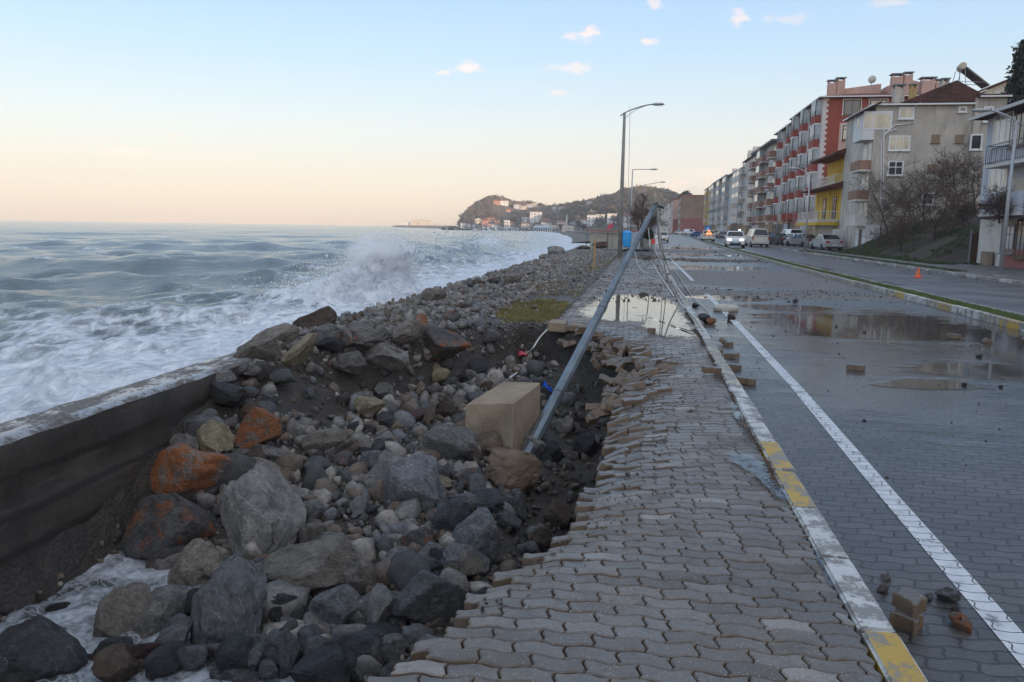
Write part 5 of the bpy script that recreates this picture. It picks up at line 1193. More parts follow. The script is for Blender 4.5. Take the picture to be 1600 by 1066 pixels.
CARP = {  # side profiles: lower body and glasshouse, nose at -y
 'sedan': dict(L=4.4, W=.86, body=[(-2.2, .28), (-2.2, .62), (-2.05, .72), (-1.0, .90), (1.35, .95), (2.1, .92), (2.2, .75), (2.18, .28)], glass=[(-1.05, .88), (-.25, 1.40), (.75, 1.43), (1.65, .94)], wy=(-1.35, 1.32)),
 'hatch': dict(L=4.0, W=.84, body=[(-2.0, .28), (-2.0, .66), (-1.85, .76), (-.95, .94), (1.8, 1.0), (1.98, .8), (1.98, .28)], glass=[(-1.0, .92), (-.25, 1.46), (1.25, 1.48), (1.85, .98)], wy=(-1.25, 1.25)),
 'van': dict(L=4.9, W=.90, body=[(-2.4, .30), (-2.42, .85), (-2.25, .98), (-1.65, 1.10), (2.3, 1.12), (2.42, .8), (2.42, .30)], glass=[(-1.75, 1.06), (-1.0, 1.92), (2.1, 1.96), (2.36, 1.10)], wy=(-1.55, 1.5)),
 'suv': dict(L=4.6, W=.92, body=[(-2.3, .36), (-2.3, .82), (-2.15, .98), (-1.05, 1.08), (2.2, 1.12), (2.3, .9), (2.28, .36)], glass=[(-1.1, 1.06), (-.35, 1.66), (1.7, 1.70), (2.22, 1.10)], wy=(-1.45, 1.4))}
_wheel = {}
def car(kind, px, y, mat_, rz, label, px_ground=None, z=-.05, on=False, police=False, group='cars along the street'):
    c = CARP[kind]; p = on_y(px, 380, y); root = empty('van' if kind == 'van' else 'parked_car' if not on else 'car', (p.x, y, z), rz, label, 'van' if kind == 'van' else 'car', group)
    W = c['W']; m = MB()
    def loft(prof, wf):
        n = len(prof); vs = [(-wf(zz), a, zz) for a, zz in prof]+[(wf(zz), a, zz) for a, zz in prof]
        m.add(vs, [tuple(range(n)), tuple(range(2*n-1, n-1, -1))]+[(i, i+n, (i+1) % n+n, (i+1) % n) for i in range(n)])
    loft(c['body'], lambda zz: W if zz > .4 else W*.95)
    g0 = c['glass'][0][1]; wf = lambda zz: W*.985-max(0, zz-g0)*.30
    loft(c['glass'], wf); m.build('body', MATS[mat_], root, bevel=.05, seg=3, angle=35)
    gl = c['glass']; (a0, z0), (a1, z1), (a2, z2), (a3, z3) = gl
    def L(pa, pb, t): return (pa[0]+(pb[0]-pa[0])*t, pa[1]+(pb[1]-pa[1])*t)
    # glazing, sitting a few mm proud
    for s in (-1, 1):
        q = [(a0+.28, z0+.07), L((a0, z0), (a1, z1), .88), L((a3, z3), (a2, z2), .88), (a3-.30, z3+.06)]; q[1] = (q[1][0]+.12, q[1][1]); q[2] = (q[2][0]-.10, q[2][1])
        mid = .5*(q[0][0]+q[3][0]); 
        for qa in ([q[0], q[1], (mid-.04, q[1][1]), (mid-.04, q[0][1])], [(mid+.04, q[0][1]), (mid+.04, q[1][1]), q[2], q[3]]):
            if kind == 'van' and qa[0][0] > 0: continue
            m = MB(); m.add([(s*(wf(zz)+.012), a, zz) for a, zz in qa], [(0, 1, 2, 3)]); m.build('side_window', MATS['car_glass'], root)
    for nm, pa, pb, e in (('windscreen', (a0, z0), (a1, z1), -1), ('rear_window', (a3, z3), (a2, z2), 1)):
        q0 = L(pa, pb, .14 if nm[0] == 'w' else .18); q1 = L(pa, pb, .88); m = MB(); nrm = Vector((0, e*abs(pb[1]-pa[1]), abs(pb[0]-pa[0]))).normalized()*.014
        m.add([(-wf(q0[1])+.07, q0[0]+nrm.y, q0[1]+nrm.z), (wf(q0[1])-.07, q0[0]+nrm.y, q0[1]+nrm.z), (wf(q1[1])-.09, q1[0]+nrm.y, q1[1]+nrm.z), (-wf(q1[1])+.09, q1[0]+nrm.y, q1[1]+nrm.z)], [(0, 1, 2, 3)]); m.build(nm, MATS['car_glass'], root)
    if 'w' not in _wheel:
        t = MB(); t.lathe([(.20, -.10), (.29, -.10), (.315, -.06), (.315, .06), (.29, .10), (.20, .10)], 24, axis='x'); r_ = MB(); r_.lathe([(.02, -.085), (.12, -.075), (.205, -.095), (.205, .095), (.12, .075), (.02, .085)], 20, axis='x')
        _wheel['w'] = t.mesh('tyre'); _wheel['w'].materials.append(MATS['black_rubber']); _wheel['r'] = r_.mesh('rim'); _wheel['r'].materials.append(MATS['rim_metal'])
    for s in (-1, 1):
        for wy in c['wy']:
            t = put('wheel', _wheel['w'], root, (s*(W-.09), wy, .315)); put('rim', _wheel['r'], t)
        fy, ry = c['body'][0][0], max(a for a, zz in c['body']); hz = .68 if kind in ('sedan', 'hatch') else .82
        m = MB(); m.box(s*W*.62-.16, fy-.012, hz-.09, s*W*.62+.16, fy+.25, hz+.07); m.build('headlight', MATS['headlight_on' if on else 'lens_clear'], root, bevel=.02)
        m = MB()
        if kind == 'van': m.box(s*W*.90-.06, ry-.2, .75, s*W*.90+.06, ry+.012, 1.12)
        else: m.box(s*W*.68-.17, ry-.22, hz+.0, s*W*.68+.17, ry+.014, hz+.17)
        m.build('tail_light', MATS['tail_red'], root, bevel=.02)
        m = MB(); m.box(s*(W+.09)-.09, a0+.38, z0+.03, s*(W+.09)+.09, a0+.52, z0+.17); m.build('wing_mirror', MATS[mat_], root, bevel=.03)
    m = MB(); m.box(-W*.55, fy-.014, .36, W*.55, fy+.1, .56); m.build('grille', MATS['car_trim'], root, bevel=.01)
    for nm, yy_, e in (('number_plate', fy, -1), ('number_plate', ry, 1)): m = MB(); m.box(-.25, yy_+e*.022-.008, .46, .25, yy_+e*.022+.008, .57); m.build(nm, MATS['plate_blue' if police else 'plate_white'], root)
    m = MB(); m.box(-W*.9, fy-.03, .22, W*.9, fy+.2, .34); m.build('bumper', MATS['car_trim'], root, bevel=.02); m = MB(); m.box(-W*.9, ry-.2, .22, W*.9, ry+.03, .36); m.build('bumper', MATS['car_trim'], root, bevel=.02)
    if police:
        m = MB(); m.box(-.55, -.1, z1+.03, .55, .12, z1+.14); lb = m.build('light_bar', MATS['car_trim'], root, bevel=.02)
        m = MB(); m.box(.30, -.12, z1+.04, .52, .13, z1+.17); m.build('beacon', MATS['beacon_on'], lb, bevel=.02)
    return root
car('suv', 1148, 81, 'car_white', rad(-5), 'white patrol car driving towards us with headlights and roof beacon lit', z=-.1, on=True, police=True)
car('van', 1182, 88, 'car_cream', math.pi+rad(2), 'cream delivery van parked with its tail to us', z=-.1)
car('sedan', 1291, 74.5, 'car_silver', math.pi+rad(6), 'silver saloon nearest us, parked before the yellow house')
car('sedan', 1253, 88, 'car_silver', math.pi+rad(24), 'silver saloon parked second from the yellow house')
car('hatch', 1240, 94, 'car_white', math.pi+rad(14), 'small white car half hidden behind the second silver saloon')
car('van', 1234, 104, 'car_white', math.pi+rad(8), 'white minivan with dark rear glass parked behind the silver cars')
car('sedan', 1213, 96, 'car_dark', math.pi+rad(22), 'dark grey car parked between the white minivan and the blue car')
car('hatch', 1201, 103, 'car_navy', math.pi+rad(10), 'navy blue car parked next to the cream van')
car('suv', 1105, 121, 'car_cream', math.pi, 'emergency vehicle carrying a glowing red triangle on its tail', z=-.1)
car('hatch', 1128, 165, 'car_dark', rad(4), 'dark car parked far along the facades behind the patrol car')
car('suv', 1117, 185, 'car_palegreen', rad(4), 'pale green car parked beyond the emergency vehicle')
car('sedan', 1093, 190, 'car_blue', rad(60), 'small blue car parked sideways at the bend of the street')
car('sedan', 1034, 108, 'car_cream', rad(-3), 'cream car standing on the promenade road beyond the cables', z=-.1)
car('van', 1078, 290, 'car_white', rad(75), 'white van parked sideways before the brown tenement'); car('hatch', 1062, 300, 'car_white', rad(75), 'white car parked sideways beside the white van far off')
p = on_y(1105, 380, 121); 
def lit_triangle():
    root = empty('hazard_triangle', (p.x, 118.6, 1.05), 0, 'glowing red triangle mounted behind the emergency vehicle', 'hazard sign'); m = MB(); m.prism([(-.42, 0), (.42, 0), (0, .66)], -.02, .02); m.build('panel', MATS['sign_lit'], root); m = MB(); m.prism([(-.28, .14), (.28, .14), (0, .56)], -.03, -.021); m.build('panel_core', [simple('sign_core', (.75, .55, .35), .4, .1)], root)
    m = MB(); m.tube([(0, .02, -1.1), (0, .02, .1)], .03, 6); m.build('mount', MATS['galv'], root)
    q = on_y(1106, 358, 124); root = empty('crossing_sign', (q.x, 124, -.1), 0, 'square blue road sign with a white triangle above the emergency vehicle', 'road sign'); m = MB(); m.tube([(0, 0, 0), (0, 0, q.z+.5)], .04, 6); m.build('pole', MATS['galv'], root)
    m = MB(); m.box(-.45, -.06, q.z-.3, .45, -.03, q.z+.6); m.build('plate', [simple('sign_blue', (.05, .22, .60), .4, .05)], root); m = MB(); m.prism([(-.3, q.z-.1), (.3, q.z-.1), (0, q.z+.42)], -.075, -.062); m.build('symbol', MATS['white_paint'], root)
lit_triangle()

# ------------------------------------------------------------------ land behind the street
def hillside_z(x, y):
    x, y = np.asarray(x, float), np.asarray(y, float)
    # bank between the two grey houses, then the hill the town climbs, stretched to shade the street
    bank = sst(x, 15.2, 23)*2.9*sst(y, 46.5, 50)*(1-sst(y, 67, 69))
    hill = 30*sst(x, 32, 95)*(1-sst(y, 480, 640))*(.85+.3*fbm2(x*.012, y*.012, 3, 5))
    hill = hill+22*sst(x, 85, 150)*(1-sst(y, 480, 640))+72*sst(x, 105, 185)*sst(y, 690, 745)*(1-sst(y, 1250, 1400))  # unseen higher ridges, added to keep the low sun off roofs and dark hill
    return -.1+bank+hill+.25*fbm2(x*.5, y*.5, 3, 6)*sst(x, 16, 20)*(sst(y, 46.5, 49))
def earth_mat():
    m, N, b = material('bank_earth'); c = gcoord(N); n1 = N.noise(c, .5, 6.0, .65); n2 = N.noise(c, 4.0, 6.0, .7)
    col = N.ramp(N.math('ADD', n1, N.math('MULTIPLY', N.math('SUBTRACT', n2, .5), .5)), [(.35, (.028, .020, .015)), (.55, (.050, .038, .026)), (.64, (.030, .042, .013)), (.75, (.040, .060, .016))])
    N.put(b.inputs['Base Color'], col); b.inputs['Roughness'].default_value = .9; bump(N, b, n2, .9, .15); MATS['bank_earth'] = m
    m, N, b = material('forest_floor'); c = gcoord(N); n1 = N.noise(c, .02, 6.0, .65); n2 = N.noise(c, .15, 6.0, .75)
    col = N.ramp(N.math('ADD', n1, N.math('MULTIPLY', N.math('SUBTRACT', n2, .5), .7)), [(.35, (.032, .034, .024)), (.5, (.062, .054, .040)), (.65, (.105, .082, .058))])
    N.put(b.inputs['Base Color'], col); b.inputs['Roughness'].default_value = .95; bump(N, b, n2, 1.0, 3.0); MATS['forest_floor'] = m
earth_mat()
o = link('hillside', grid_mesh('hillside', np.arange(15.0, 30.1, .4), np.arange(46, 70, .4), hillside_z), MATS['bank_earth'], smooth=True); tag(o, kind='structure')
o = link('hill', grid_mesh('hill', np.concatenate([np.arange(30, 120, 6), np.arange(120, 420, 30)]), np.arange(-420, 1420, 12), hillside_z), MATS['forest_floor'], smooth=True); tag(o, kind='structure')  # mostly out of view, shaped to block the low sun
n = 22000; g = np.random.default_rng(6); x = g.uniform(15.3, 21, n); y = g.uniform(44, 68, n); keep = (fbm2(x*.5, y*.3, 3, 8) > -.05) | (x < 16.4); x, y = x[keep], y[keep]; zz = np.where(y < 46, -.02, hillside_z(x, y)); zz = np.maximum(zz, -.03)
blades('bank_grass', x, y, zz, .11, .022, MATS['grass_dark'], 8)
n = 5000; x = 13.2+g.random(n)*.9; y = g.uniform(36, 70, n); blades('verge_grass', x, y, np.full(n, -.03), .09, .016, MATS['grass_dark'], 9)

RIDGE = np.array([(690, 357, 950), (712, 357, 960), (722, 345, 985), (735, 331, 1005), (750, 319, 1025), (765, 312, 1040), (790, 317, 1060), (810, 321, 1070), (830, 322, 1080), (850, 327, 1080), (880, 326, 1050), (905, 323, 1000), (925, 317, 960), (945, 313, 950),
                  (960, 309, 950), (975, 302, 950), (1000, 297, 960), (1020, 299, 980), (1040, 305, 1000), (1060, 314, 1010), (1100, 328, 1020), (1200, 345, 1030), (1400, 352, 1030)], float)
FOOT = np.array([(690, 940), (720, 955), (760, 920), (800, 880), (830, 830), (860, 760), (900, 720), (950, 690), (1000, 680), (1100, 680), (1400, 690)], float)
def bearing(px): d = ray(px, 356); return d.x/d.y
BR = np.array([bearing(p) for p in RIDGE[:, 0]]); BF = np.array([bearing(p) for p in FOOT[:, 0]])
RZ = np.array([on_y(px, py, D).z for px, py, D in RIDGE])
def town_z(x, y):
    x, y = np.asarray(x, float), np.asarray(y, float); b = x/np.maximum(y, 1); rz = np.interp(b, BR, RZ, left=-3); rd = np.interp(b, BR, RIDGE[:, 2]); fd = np.interp(b, BF, FOOT[:, 1])
    t = (y-fd)/(rd-fd); up = rz*sst(t, -.05, 1.0)**.9*np.where(t > 1, 1-.75*sst(t, 1, 3.2), 1)
    up = up*(1+.10*fbm2(x*.02, y*.02, 4, 12)*sst(np.minimum(t, 2-t), 0, .6))
    cliff = sst(b, BR[1]-.002, BR[1]+.012)
    return np.where(b < BR[0], -3, -.1+up*cliff)
bs = np.linspace(BR[0], BR[-1], 220); ds = np.arange(660, 1500, 9.0); Bm, Dm = np.meshgrid(bs, ds); X = Bm*Dm; Z = town_z(X, Dm); V = np.stack([X, Dm, Z], -1).reshape(-1, 3); I = np.arange(X.size).reshape(X.shape)
o = link('headland', arr_mesh('headland', V, np.stack([I[:-1, :-1], I[:-1, 1:], I[1:, 1:], I[1:, :-1]], -1).reshape(-1, 4)), MATS['forest_floor'], smooth=True); tag(o, kind='structure')
# far-off woods reading as one mass
def wood(name, P, R, mats, seed):
    g = np.random.default_rng(seed); n = len(P); k = 34; d = g.normal(0, 1, (n, k, 3)); d /= np.linalg.norm(d, axis=2)[..., None]; d[..., 2] = np.abs(d[..., 2])*1.15
    c = P[:, None]+d*R[:, None, None]*g.uniform(.55, 1.0, (n, k, 1)); t = g.normal(0, .30, (n, k, 3, 3))*R[:, None, None, None]; V = (c[:, :, None]+t).reshape(-1, 3)
    mi = np.repeat(g.integers(len(mats), size=n), k); o = link(name, arr_mesh(name, V, np.arange(len(V)).reshape(-1, 3), mi), mats); return tag(o, kind='stuff')
WM = [simple('wood_dark', (.036, .040, .028), .9, .4, .05, world=True), simple('wood_brown', (.100, .078, .058), .9, .4, .05, world=True), simple('wood_olive', (.062, .062, .038), .9, .4, .05, world=True), simple('wood_grey', (.120, .104, .086), .9, .3, .05, world=True)]
# ------------------------------------------------------------------ buildings
def wallmat(name, col, dirt=.35, rough=.85):
    m, N, b = material(name); c = gcoord(N)
    n1 = N.noise(c, .35, 7.0, .65); n2 = N.noise(N.mapv(c, (1, 1, .18)), 1.6, 6.0, .65); n3 = N.noise(c, 9.0, 5.0, .7)
    col = tuple(min(.8, x*1.08) for x in col); cc = N.ramp(n1, [(.35, tuple(x*(1-dirt*.55) for x in col)), (.65, col)])
    cc = N.mix(N.sstep(n2, .48, .68, 0, min(1, dirt*1.25)), cc, tuple(x*.42 for x in col)); cc = N.mix(.25, cc, N.ramp(n3, [(.3, (.3, .3, .3)), (.7, (.7, .7, .7))]), 'OVERLAY')
    N.put(b.inputs['Base Color'], cc); b.inputs['Roughness'].default_value = rough; bump(N, b, n3, .3, .02); MATS[name] = m; return m
for nm, c_, d_ in [('w_red', (.30, .070, .048), .25), ('w_pink', (.56, .36, .29), .25), ('w_pinkgrey', (.60, .50, .46), .3), ('w_grey', (.50, .455, .385), .6), ('w_greylight', (.60, .565, .51), .4), ('w_bluegrey', (.47, .455, .43), .35), ('w_endhouse', (.44, .45, .48), .3), ('w_beige', (.60, .52, .44), .35), ('w_brown', (.27, .185, .13), .45), ('w_yellow', (.62, .39, .045), .3),
                  ('w_white', (.66, .66, .65), .3), ('w_cream', (.58, .51, .40), .3), ('w_trim', (.62, .56, .52), .15), ('w_greengrey', (.50, .51, .47), .4), ('w_darkgrey', (.20, .215, .23), .35), ('w_ochre', (.48, .34, .13), .3), ('w_balcony', (.30, .17, .12), .4), ('w_orange', (.52, .20, .10), .25), ('w_plinth', (.28, .10, .09), .3), ('w_blue', (.25, .40, .60), .2)]: wallmat(nm, c_, d_)
def tilemat(name, a, b_, sc=3.2):
    m, N, b = material(name); c = gcoord(N); wv = N.n('TexWave', {'wave_type': 'BANDS', 'bands_direction': 'Z'}, Vector=c, Scale=sc, Distortion=.6, Detail=2.0).outputs[1]; n1 = N.noise(c, 1.2, 6.0, .65); n2 = N.noise(c, 6.0, 4.0, .7)
    col = N.mix(N.sstep(N.math('ADD', n1, N.math('MULTIPLY', N.math('SUBTRACT', n2, .5), .6)), .4, .6), a, b_); col = N.mix(N.math('MULTIPLY', N.sstep(wv, .3, .0), .6), col, tuple(x*.4 for x in a))
    N.put(b.inputs['Base Color'], col); b.inputs['Roughness'].default_value = .8; bump(N, b, N.math('ADD', wv, n2), .8, .04); MATS[name] = m
tilemat('tile_red', (.13, .045, .031), (.185, .066, .042)); tilemat('tile_dark', (.070, .034, .028), (.125, .053, .040))
def glassmat(name, col, rough=.06):
    m, N, b = material(name); c = ocoord(N); N.put(b.inputs['Base Color'], N.ramp(N.noise(N.mapv(c, (1.3, 1.3, .5)), 1.3, 3.0), [(.35, tuple(x*.6 for x in col)), (.65, col)])); b.inputs['Roughness'].default_value = rough; b.inputs['Specular IOR Level'].default_value = 1.0; MATS[name] = m
glassmat('glass_dark', (.045, .050, .055)); glassmat('glass_curtain', (.46, .47, .47), .12); glassmat('glass_bay', (.36, .42, .46), .10); glassmat('glass_warm', (.60, .52, .38), .12)  # bay glass carries a pale sky reflection in its base colour
simple('frame_white', (.68, .68, .66), .5, .06); simple('frame_brown', (.10, .055, .035), .6, .2); simple('shutter', (.46, .46, .47), .5, .1); simple('rail_metal', (.16, .16, .17), .5, .1); simple('shop_dark', (.055, .045, .038), .5, .4, .6, world=True); simple('shop_board', (.34, .22, .13), .7, .3, .8, world=True)
simple('awning_dark', (.05, .03, .028), .8, .3)
_win = {}
def window(root, x, y, z, w_, h_, face='W', glass='glass_dark', frame='frame_white', div=2, surround=None, horiz=False):
    key = (round(w_, 2), round(h_, 2), glass, frame, div, surround, horiz)
    if key not in _win:
        m = MB(); f = .07
        if surround: m.box(-w_/2-.16, -.045, -h_/2-.14, w_/2+.16, .02, h_/2+.16, 1)
        m.box(-w_/2-.05, -.075, -h_/2-.05, w_/2+.05, .02, -h_/2+f); m.box(-w_/2-.05, -.075, h_/2-f, w_/2+.05, .02, h_/2+.05); m.box(-w_/2-.05, -.075, -h_/2+f, -w_/2+f, .02, h_/2-f); m.box(w_/2-f, -.075, -h_/2+f, w_/2+.05, .02, h_/2-f)
        for k in range(1, div): m.box(-w_/2+w_*k/div-f/2, -.072, -h_/2+f, -w_/2+w_*k/div+f/2, .02, h_/2-f)
        if horiz: m.box(-w_/2+f, -.070, h_/2-.5, w_/2-f, .02, h_/2-.5+f)
        m.box(-w_/2-.12, -.16, -h_/2-.10, w_/2+.12, .0, -h_/2-.052)
        a = m.mesh('window'); a.materials.append(MATS[frame]); a.materials.append(MATS[surround or frame])
        p = MB(); p.box(-w_/2+f*.5, -.058, -h_/2+f*.5, w_/2-f*.5, .015, h_/2-f*.5); b = p.mesh('pane'); b.materials.append(MATS[glass]); _win[key] = (a, b)
    a, b = _win[key]; rz = -math.pi/2 if face == 'W' else 0.0
    o = put('window', a, root, (x, y, z), (0, 0, rz)); put('pane', b, o); return o
def bay(root, y0, w_, z0, z1, base_mat, glass='glass_bay', proj=.62, base_h=.9, rail=True, x=0.0):
    poly = [(x-.01, y0), (x-proj, y0+.28), (x-proj, y0+w_-.28), (x-.01, y0+w_)]; s = Vector((x, y0+w_/2, 0))
    def scaled(k): return [(x+(a-x)*k, y0+w_/2+(b-y0-w_/2)*k) for a, b in poly]
    m = MB(); m.prism(scaled(1.0), z0, z0+base_h, 0, 'z'); m.prism(scaled(1.03), z1-.16, z1, 1, 'z')
    if rail:
        pr = scaled(1.12); 
        for zz in (base_h+.1, base_h+.45): m.tube([(a, b, z0+zz) for a, b in pr], .02, 4, 2)
        for (a, b), (c_, d_) in zip(pr[:-1], pr[1:]):
            for t in np.linspace(0, 1, 4): m.tube([(a+(c_-a)*t, b+(d_-b)*t, z0+base_h-.05), (a+(c_-a)*t, b+(d_-b)*t, z0+base_h+.45)], .014, 4, 2)
    pg = scaled(.985)
    for (a, b), (c_, d_), nn in zip(pg[:-1], pg[1:], (1, 3, 1)):
        for t in np.linspace(0, 1, nn+1): m.box(a+(c_-a)*t-.035, b+(d_-b)*t-.035, z0+base_h, a+(c_-a)*t+.035, b+(d_-b)*t+.035, z1-.16, 1)
    o = m.build('bay_window', [MATS[base_mat], MATS['frame_white'], MATS['rail_metal']], root)
    p = MB(); p.prism(scaled(.97), z0+base_h, z1-.16, 0, 'z'); p.build('pane', MATS[glass], o); return o
def balcony(root, y0, w_, z, mat_, proj=1.1, solid=True, x=0.0, h_=.95, name='balcony'):
    m = MB(); m.box(x-proj, y0, z-.16, x-.002, y0+w_, z, 1)
    if solid: m.box(x-proj, y0, z, x-proj+.10, y0+w_, z+h_); m.box(x-proj+.1, y0, z, x-.002, y0+.10, z+h_); m.box(x-proj+.1, y0+w_-.1, z, x-.002, y0+w_, z+h_)
    o = m.build(name, [MATS[mat_], MATS['w_greylight']], root)
    if not solid:
        m = MB(); pr = [(x-.03, y0+.03), (x-proj+.03, y0+.03), (x-proj+.03, y0+w_-.03), (x-.03, y0+w_-.03)]
        for zz in (h_, .1): m.tube([(a, b, z+zz) for a, b in pr], .025, 4)
        for (a, b), (c_, d_) in zip(pr[:-1], pr[1:]):
            nn = max(2, int(math.hypot(c_-a, d_-b)/.22))
            for t in np.linspace(0, 1, nn+1): m.tube([(a+(c_-a)*t, b+(d_-b)*t, z), (a+(c_-a)*t, b+(d_-b)*t, z+h_)], .014, 4)
        m.build('railing', [MATS[mat_]], o)
    return o
def chimney(root, x, y, z, w_, d_, h_, mat_):
    m = MB(); m.box(x-w_/2, y-d_/2, z, x+w_/2, y+d_/2, z+h_)
    for a in (-1, 1):
        for b in (-1, 1): m.box(x+a*w_*.4-.06, y+b*d_*.4-.06, z+h_, x+a*w_*.4+.06, y+b*d_*.4+.06, z+h_+.28)
    m.box(x-w_*.62, y-d_*.62, z+h_+.28, x+w_*.62, y+d_*.62, z+h_+.38, 1); return m.build('chimney', [MATS[mat_], MATS['w_darkgrey']], root)
def hip(root, x0, y0, x1, y1, z, h_, mat_, over=.6, name='roof', gut=True):
    x0 -= over; y0 -= over; x1 += over; y1 += over; i = min(x1-x0, y1-y0)/2; m = MB(); 
    a = (x0+i, y0+i, z+h_); b = (x1-i, y1-i, z+h_)
    m.add([(x0, y0, z), (x1, y0, z), (x1, y1, z), (x0, y1, z), a, b, (x0, y0, z-.14), (x1, y0, z-.14), (x1, y1, z-.14), (x0, y1, z-.14)],
          [(0, 1, 4) if (x1-x0) <= (y1-y0) else (0, 1, 5, 4), (1, 2, 5, 4) if (x1-x0) <= (y1-y0) else (1, 2, 5), (2, 3, 5) if (x1-x0) <= (y1-y0) else (2, 3, 4, 5), (3, 0, 4, 5) if (x1-x0) <= (y1-y0) else (3, 0, 4), (0, 6, 7, 1), (1, 7, 8, 2), (2, 8, 9, 3), (3, 9, 6, 0), (6, 9, 8, 7)])
    r = m.build(name, MATS[mat_], root)
    if gut:
        m = MB(); g_ = .09
        m.box(x0-g_, y0-g_, z-.13, x1+g_, y0-.005, z+.0); m.box(x0-g_, y0-.005, z-.13, x0-.005, y1, z+.0); m.build('gutter', MATS['frame_white'], r)
    return r
def body(root, x0, y0, x1, y1, z0, z1, mat_, name='wall'):
    m = MB(); m.box(x0, y0, z0, x1, y1, z1); return m.build(name, MATS[mat_], root)
BG = 'apartment blocks along the seafront'
def shops(root, L, h_, n, wallm):
    for k in range(n):
        a = .3+k*(L-.3)/n; b = a+(L-.3)/n-.45; m = MB(); m.box(-.06, a, .0, .3, b, h_-.5); 
        o = m.build('shop_front', MATS[random.choice(['shop_dark', 'shop_board', 'shop_dark', 'shutter'])], root); m = MB(); m.box(-.10, a+.05, h_-.48, -.0, b-.05, h_-.08); m.build('fascia', MATS[random.choice(['shop_board', 'w_cream', 'w_plinth', 'w_greylight'])], o)
        m = MB(); 
        for t in (.33, .66): m.box(-.10, a+(b-a)*t-.04, .0, -.062, a+(b-a)*t+.04, h_-.5)
        m.build('mullion', MATS['frame_brown'], o)
def apartment(label, X, y0, y1, H, nf, wall, cols, trim='w_balcony', g0=3.2, depth=13, roof='hip', bayglass='glass_bay', shopn=3, chim=1, up='w_pinkgrey', over=.6, name='apartment_building', frame='frame_white', sur=None, rail=True, roofh=2.2, tile='tile_dark'):
    root = empty(name, (X, y0, -.05), 0, label, 'apartment building', BG); L = y1-y0; fh = (H-g0)/nf
    body(root, 0, 0, depth, L, g0, H, wall); body(root, .25, 0.02, depth-.02, L-.02, 0, g0-.003, up, 'ground_floor'); shops_root = root; shops2(root, L, g0, shopn)
    nc = len(cols); cw = L/nc
    for f in range(nf):
        z = g0+f*fh
        for k, c in enumerate(cols):
            yc = (k+.5)*cw
            if c == 'b': bay(root, yc-cw*.44, cw*.88, z+.0, z+fh-.03, trim, bayglass, rail=rail)
            elif c == 'w': window(root, 0, yc, z+fh*.56, min(1.5, cw*.6), 1.35, glass=random.choice(['glass_curtain', 'glass_dark', 'glass_bay']), frame=frame, surround=sur)
            elif c == 'n':
                if random.random() < .16: m = MB(); m.box(-.36, yc-.4, z+.25, -.01, yc+.4, z+.85); m.build('air_conditioner', MATS['w_white'], root, bevel=.03)
                window(root, 0, yc, z+fh*.56, min(.75, cw*.5), 1.45, glass=random.choice(['glass_curtain', 'glass_dark']), frame=frame, div=1, surround=sur)
            elif c == 'k': balcony(root, yc-cw*.46, cw*.92, z+.02, trim); window(root, 0, yc, z+1.15, min(1.9, cw*.7), 2.1, glass=random.choice(['glass_dark', 'glass_curtain', 'glass_warm']), frame=random.choice(['frame_white', 'frame_brown']), div=3)
            elif c == 'r': balcony(root, yc-cw*.46, cw*.92, z+.02, 'frame_white', .9, False); window(root, 0, yc, z+1.15, min(1.5, cw*.7), 2.1, glass=random.choice(['glass_dark', 'glass_curtain']), div=2)
            elif c == 'e': m = MB(); m.box(-1.0, yc-cw*.47, z, -.003, yc+cw*.47, z+1.0, 0); m.box(-1.0, yc-cw*.47, z+fh-.3, -.003, yc+cw*.47, z+fh-.003, 0); o = m.build('enclosed_balcony', MATS[trim], root); m = MB(); m.box(-.96, yc-cw*.45, z+1.0, -.003, yc+cw*.45, z+fh-.3); m.build('pane', MATS[random.choice([bayglass, 'glass_curtain', 'glass_bay', 'glass_warm'])], o)
    for q in range(chim): chimney(root, random.uniform(2.5, 5), L*(q+.5)/chim, H+.5, 1.0, .9, 2.2, random.choice(['w_pink', 'w_grey', 'w_ochre', 'w_greylight']))
    if roof == 'hip': hip(root, 0, 0, depth, L, H, roofh, tile, over)
    elif roof == 'flat': m = MB(); m.box(-over, .02, H, depth, L-.02, H+.28); m.build('roof', MATS['w_darkgrey'], root)
    else:
        m = MB(); m.prism([(-over, H), (depth, H), (depth*.5, H+roofh)], .02, L-.02); r = m.build('roof', MATS[tile], root)
        for t in (.28, .72):
            m = MB(); yy = L*t; m.add([(-.05, yy-1.6, H), (-.05, yy+1.6, H), (-.05, yy, H+2.0), (4.5, yy-1.6, H), (4.5, yy+1.6, H), (4.5, yy, H+2.0)], [(0, 2, 1), (0, 1, 4, 3), (1, 2, 5, 4), (2, 0, 3, 5), (3, 4, 5)]); m.build('dormer', MATS[wall], r)
    return root
def shops2(root, L, h_, n): shops(root, L, h_, n, None)

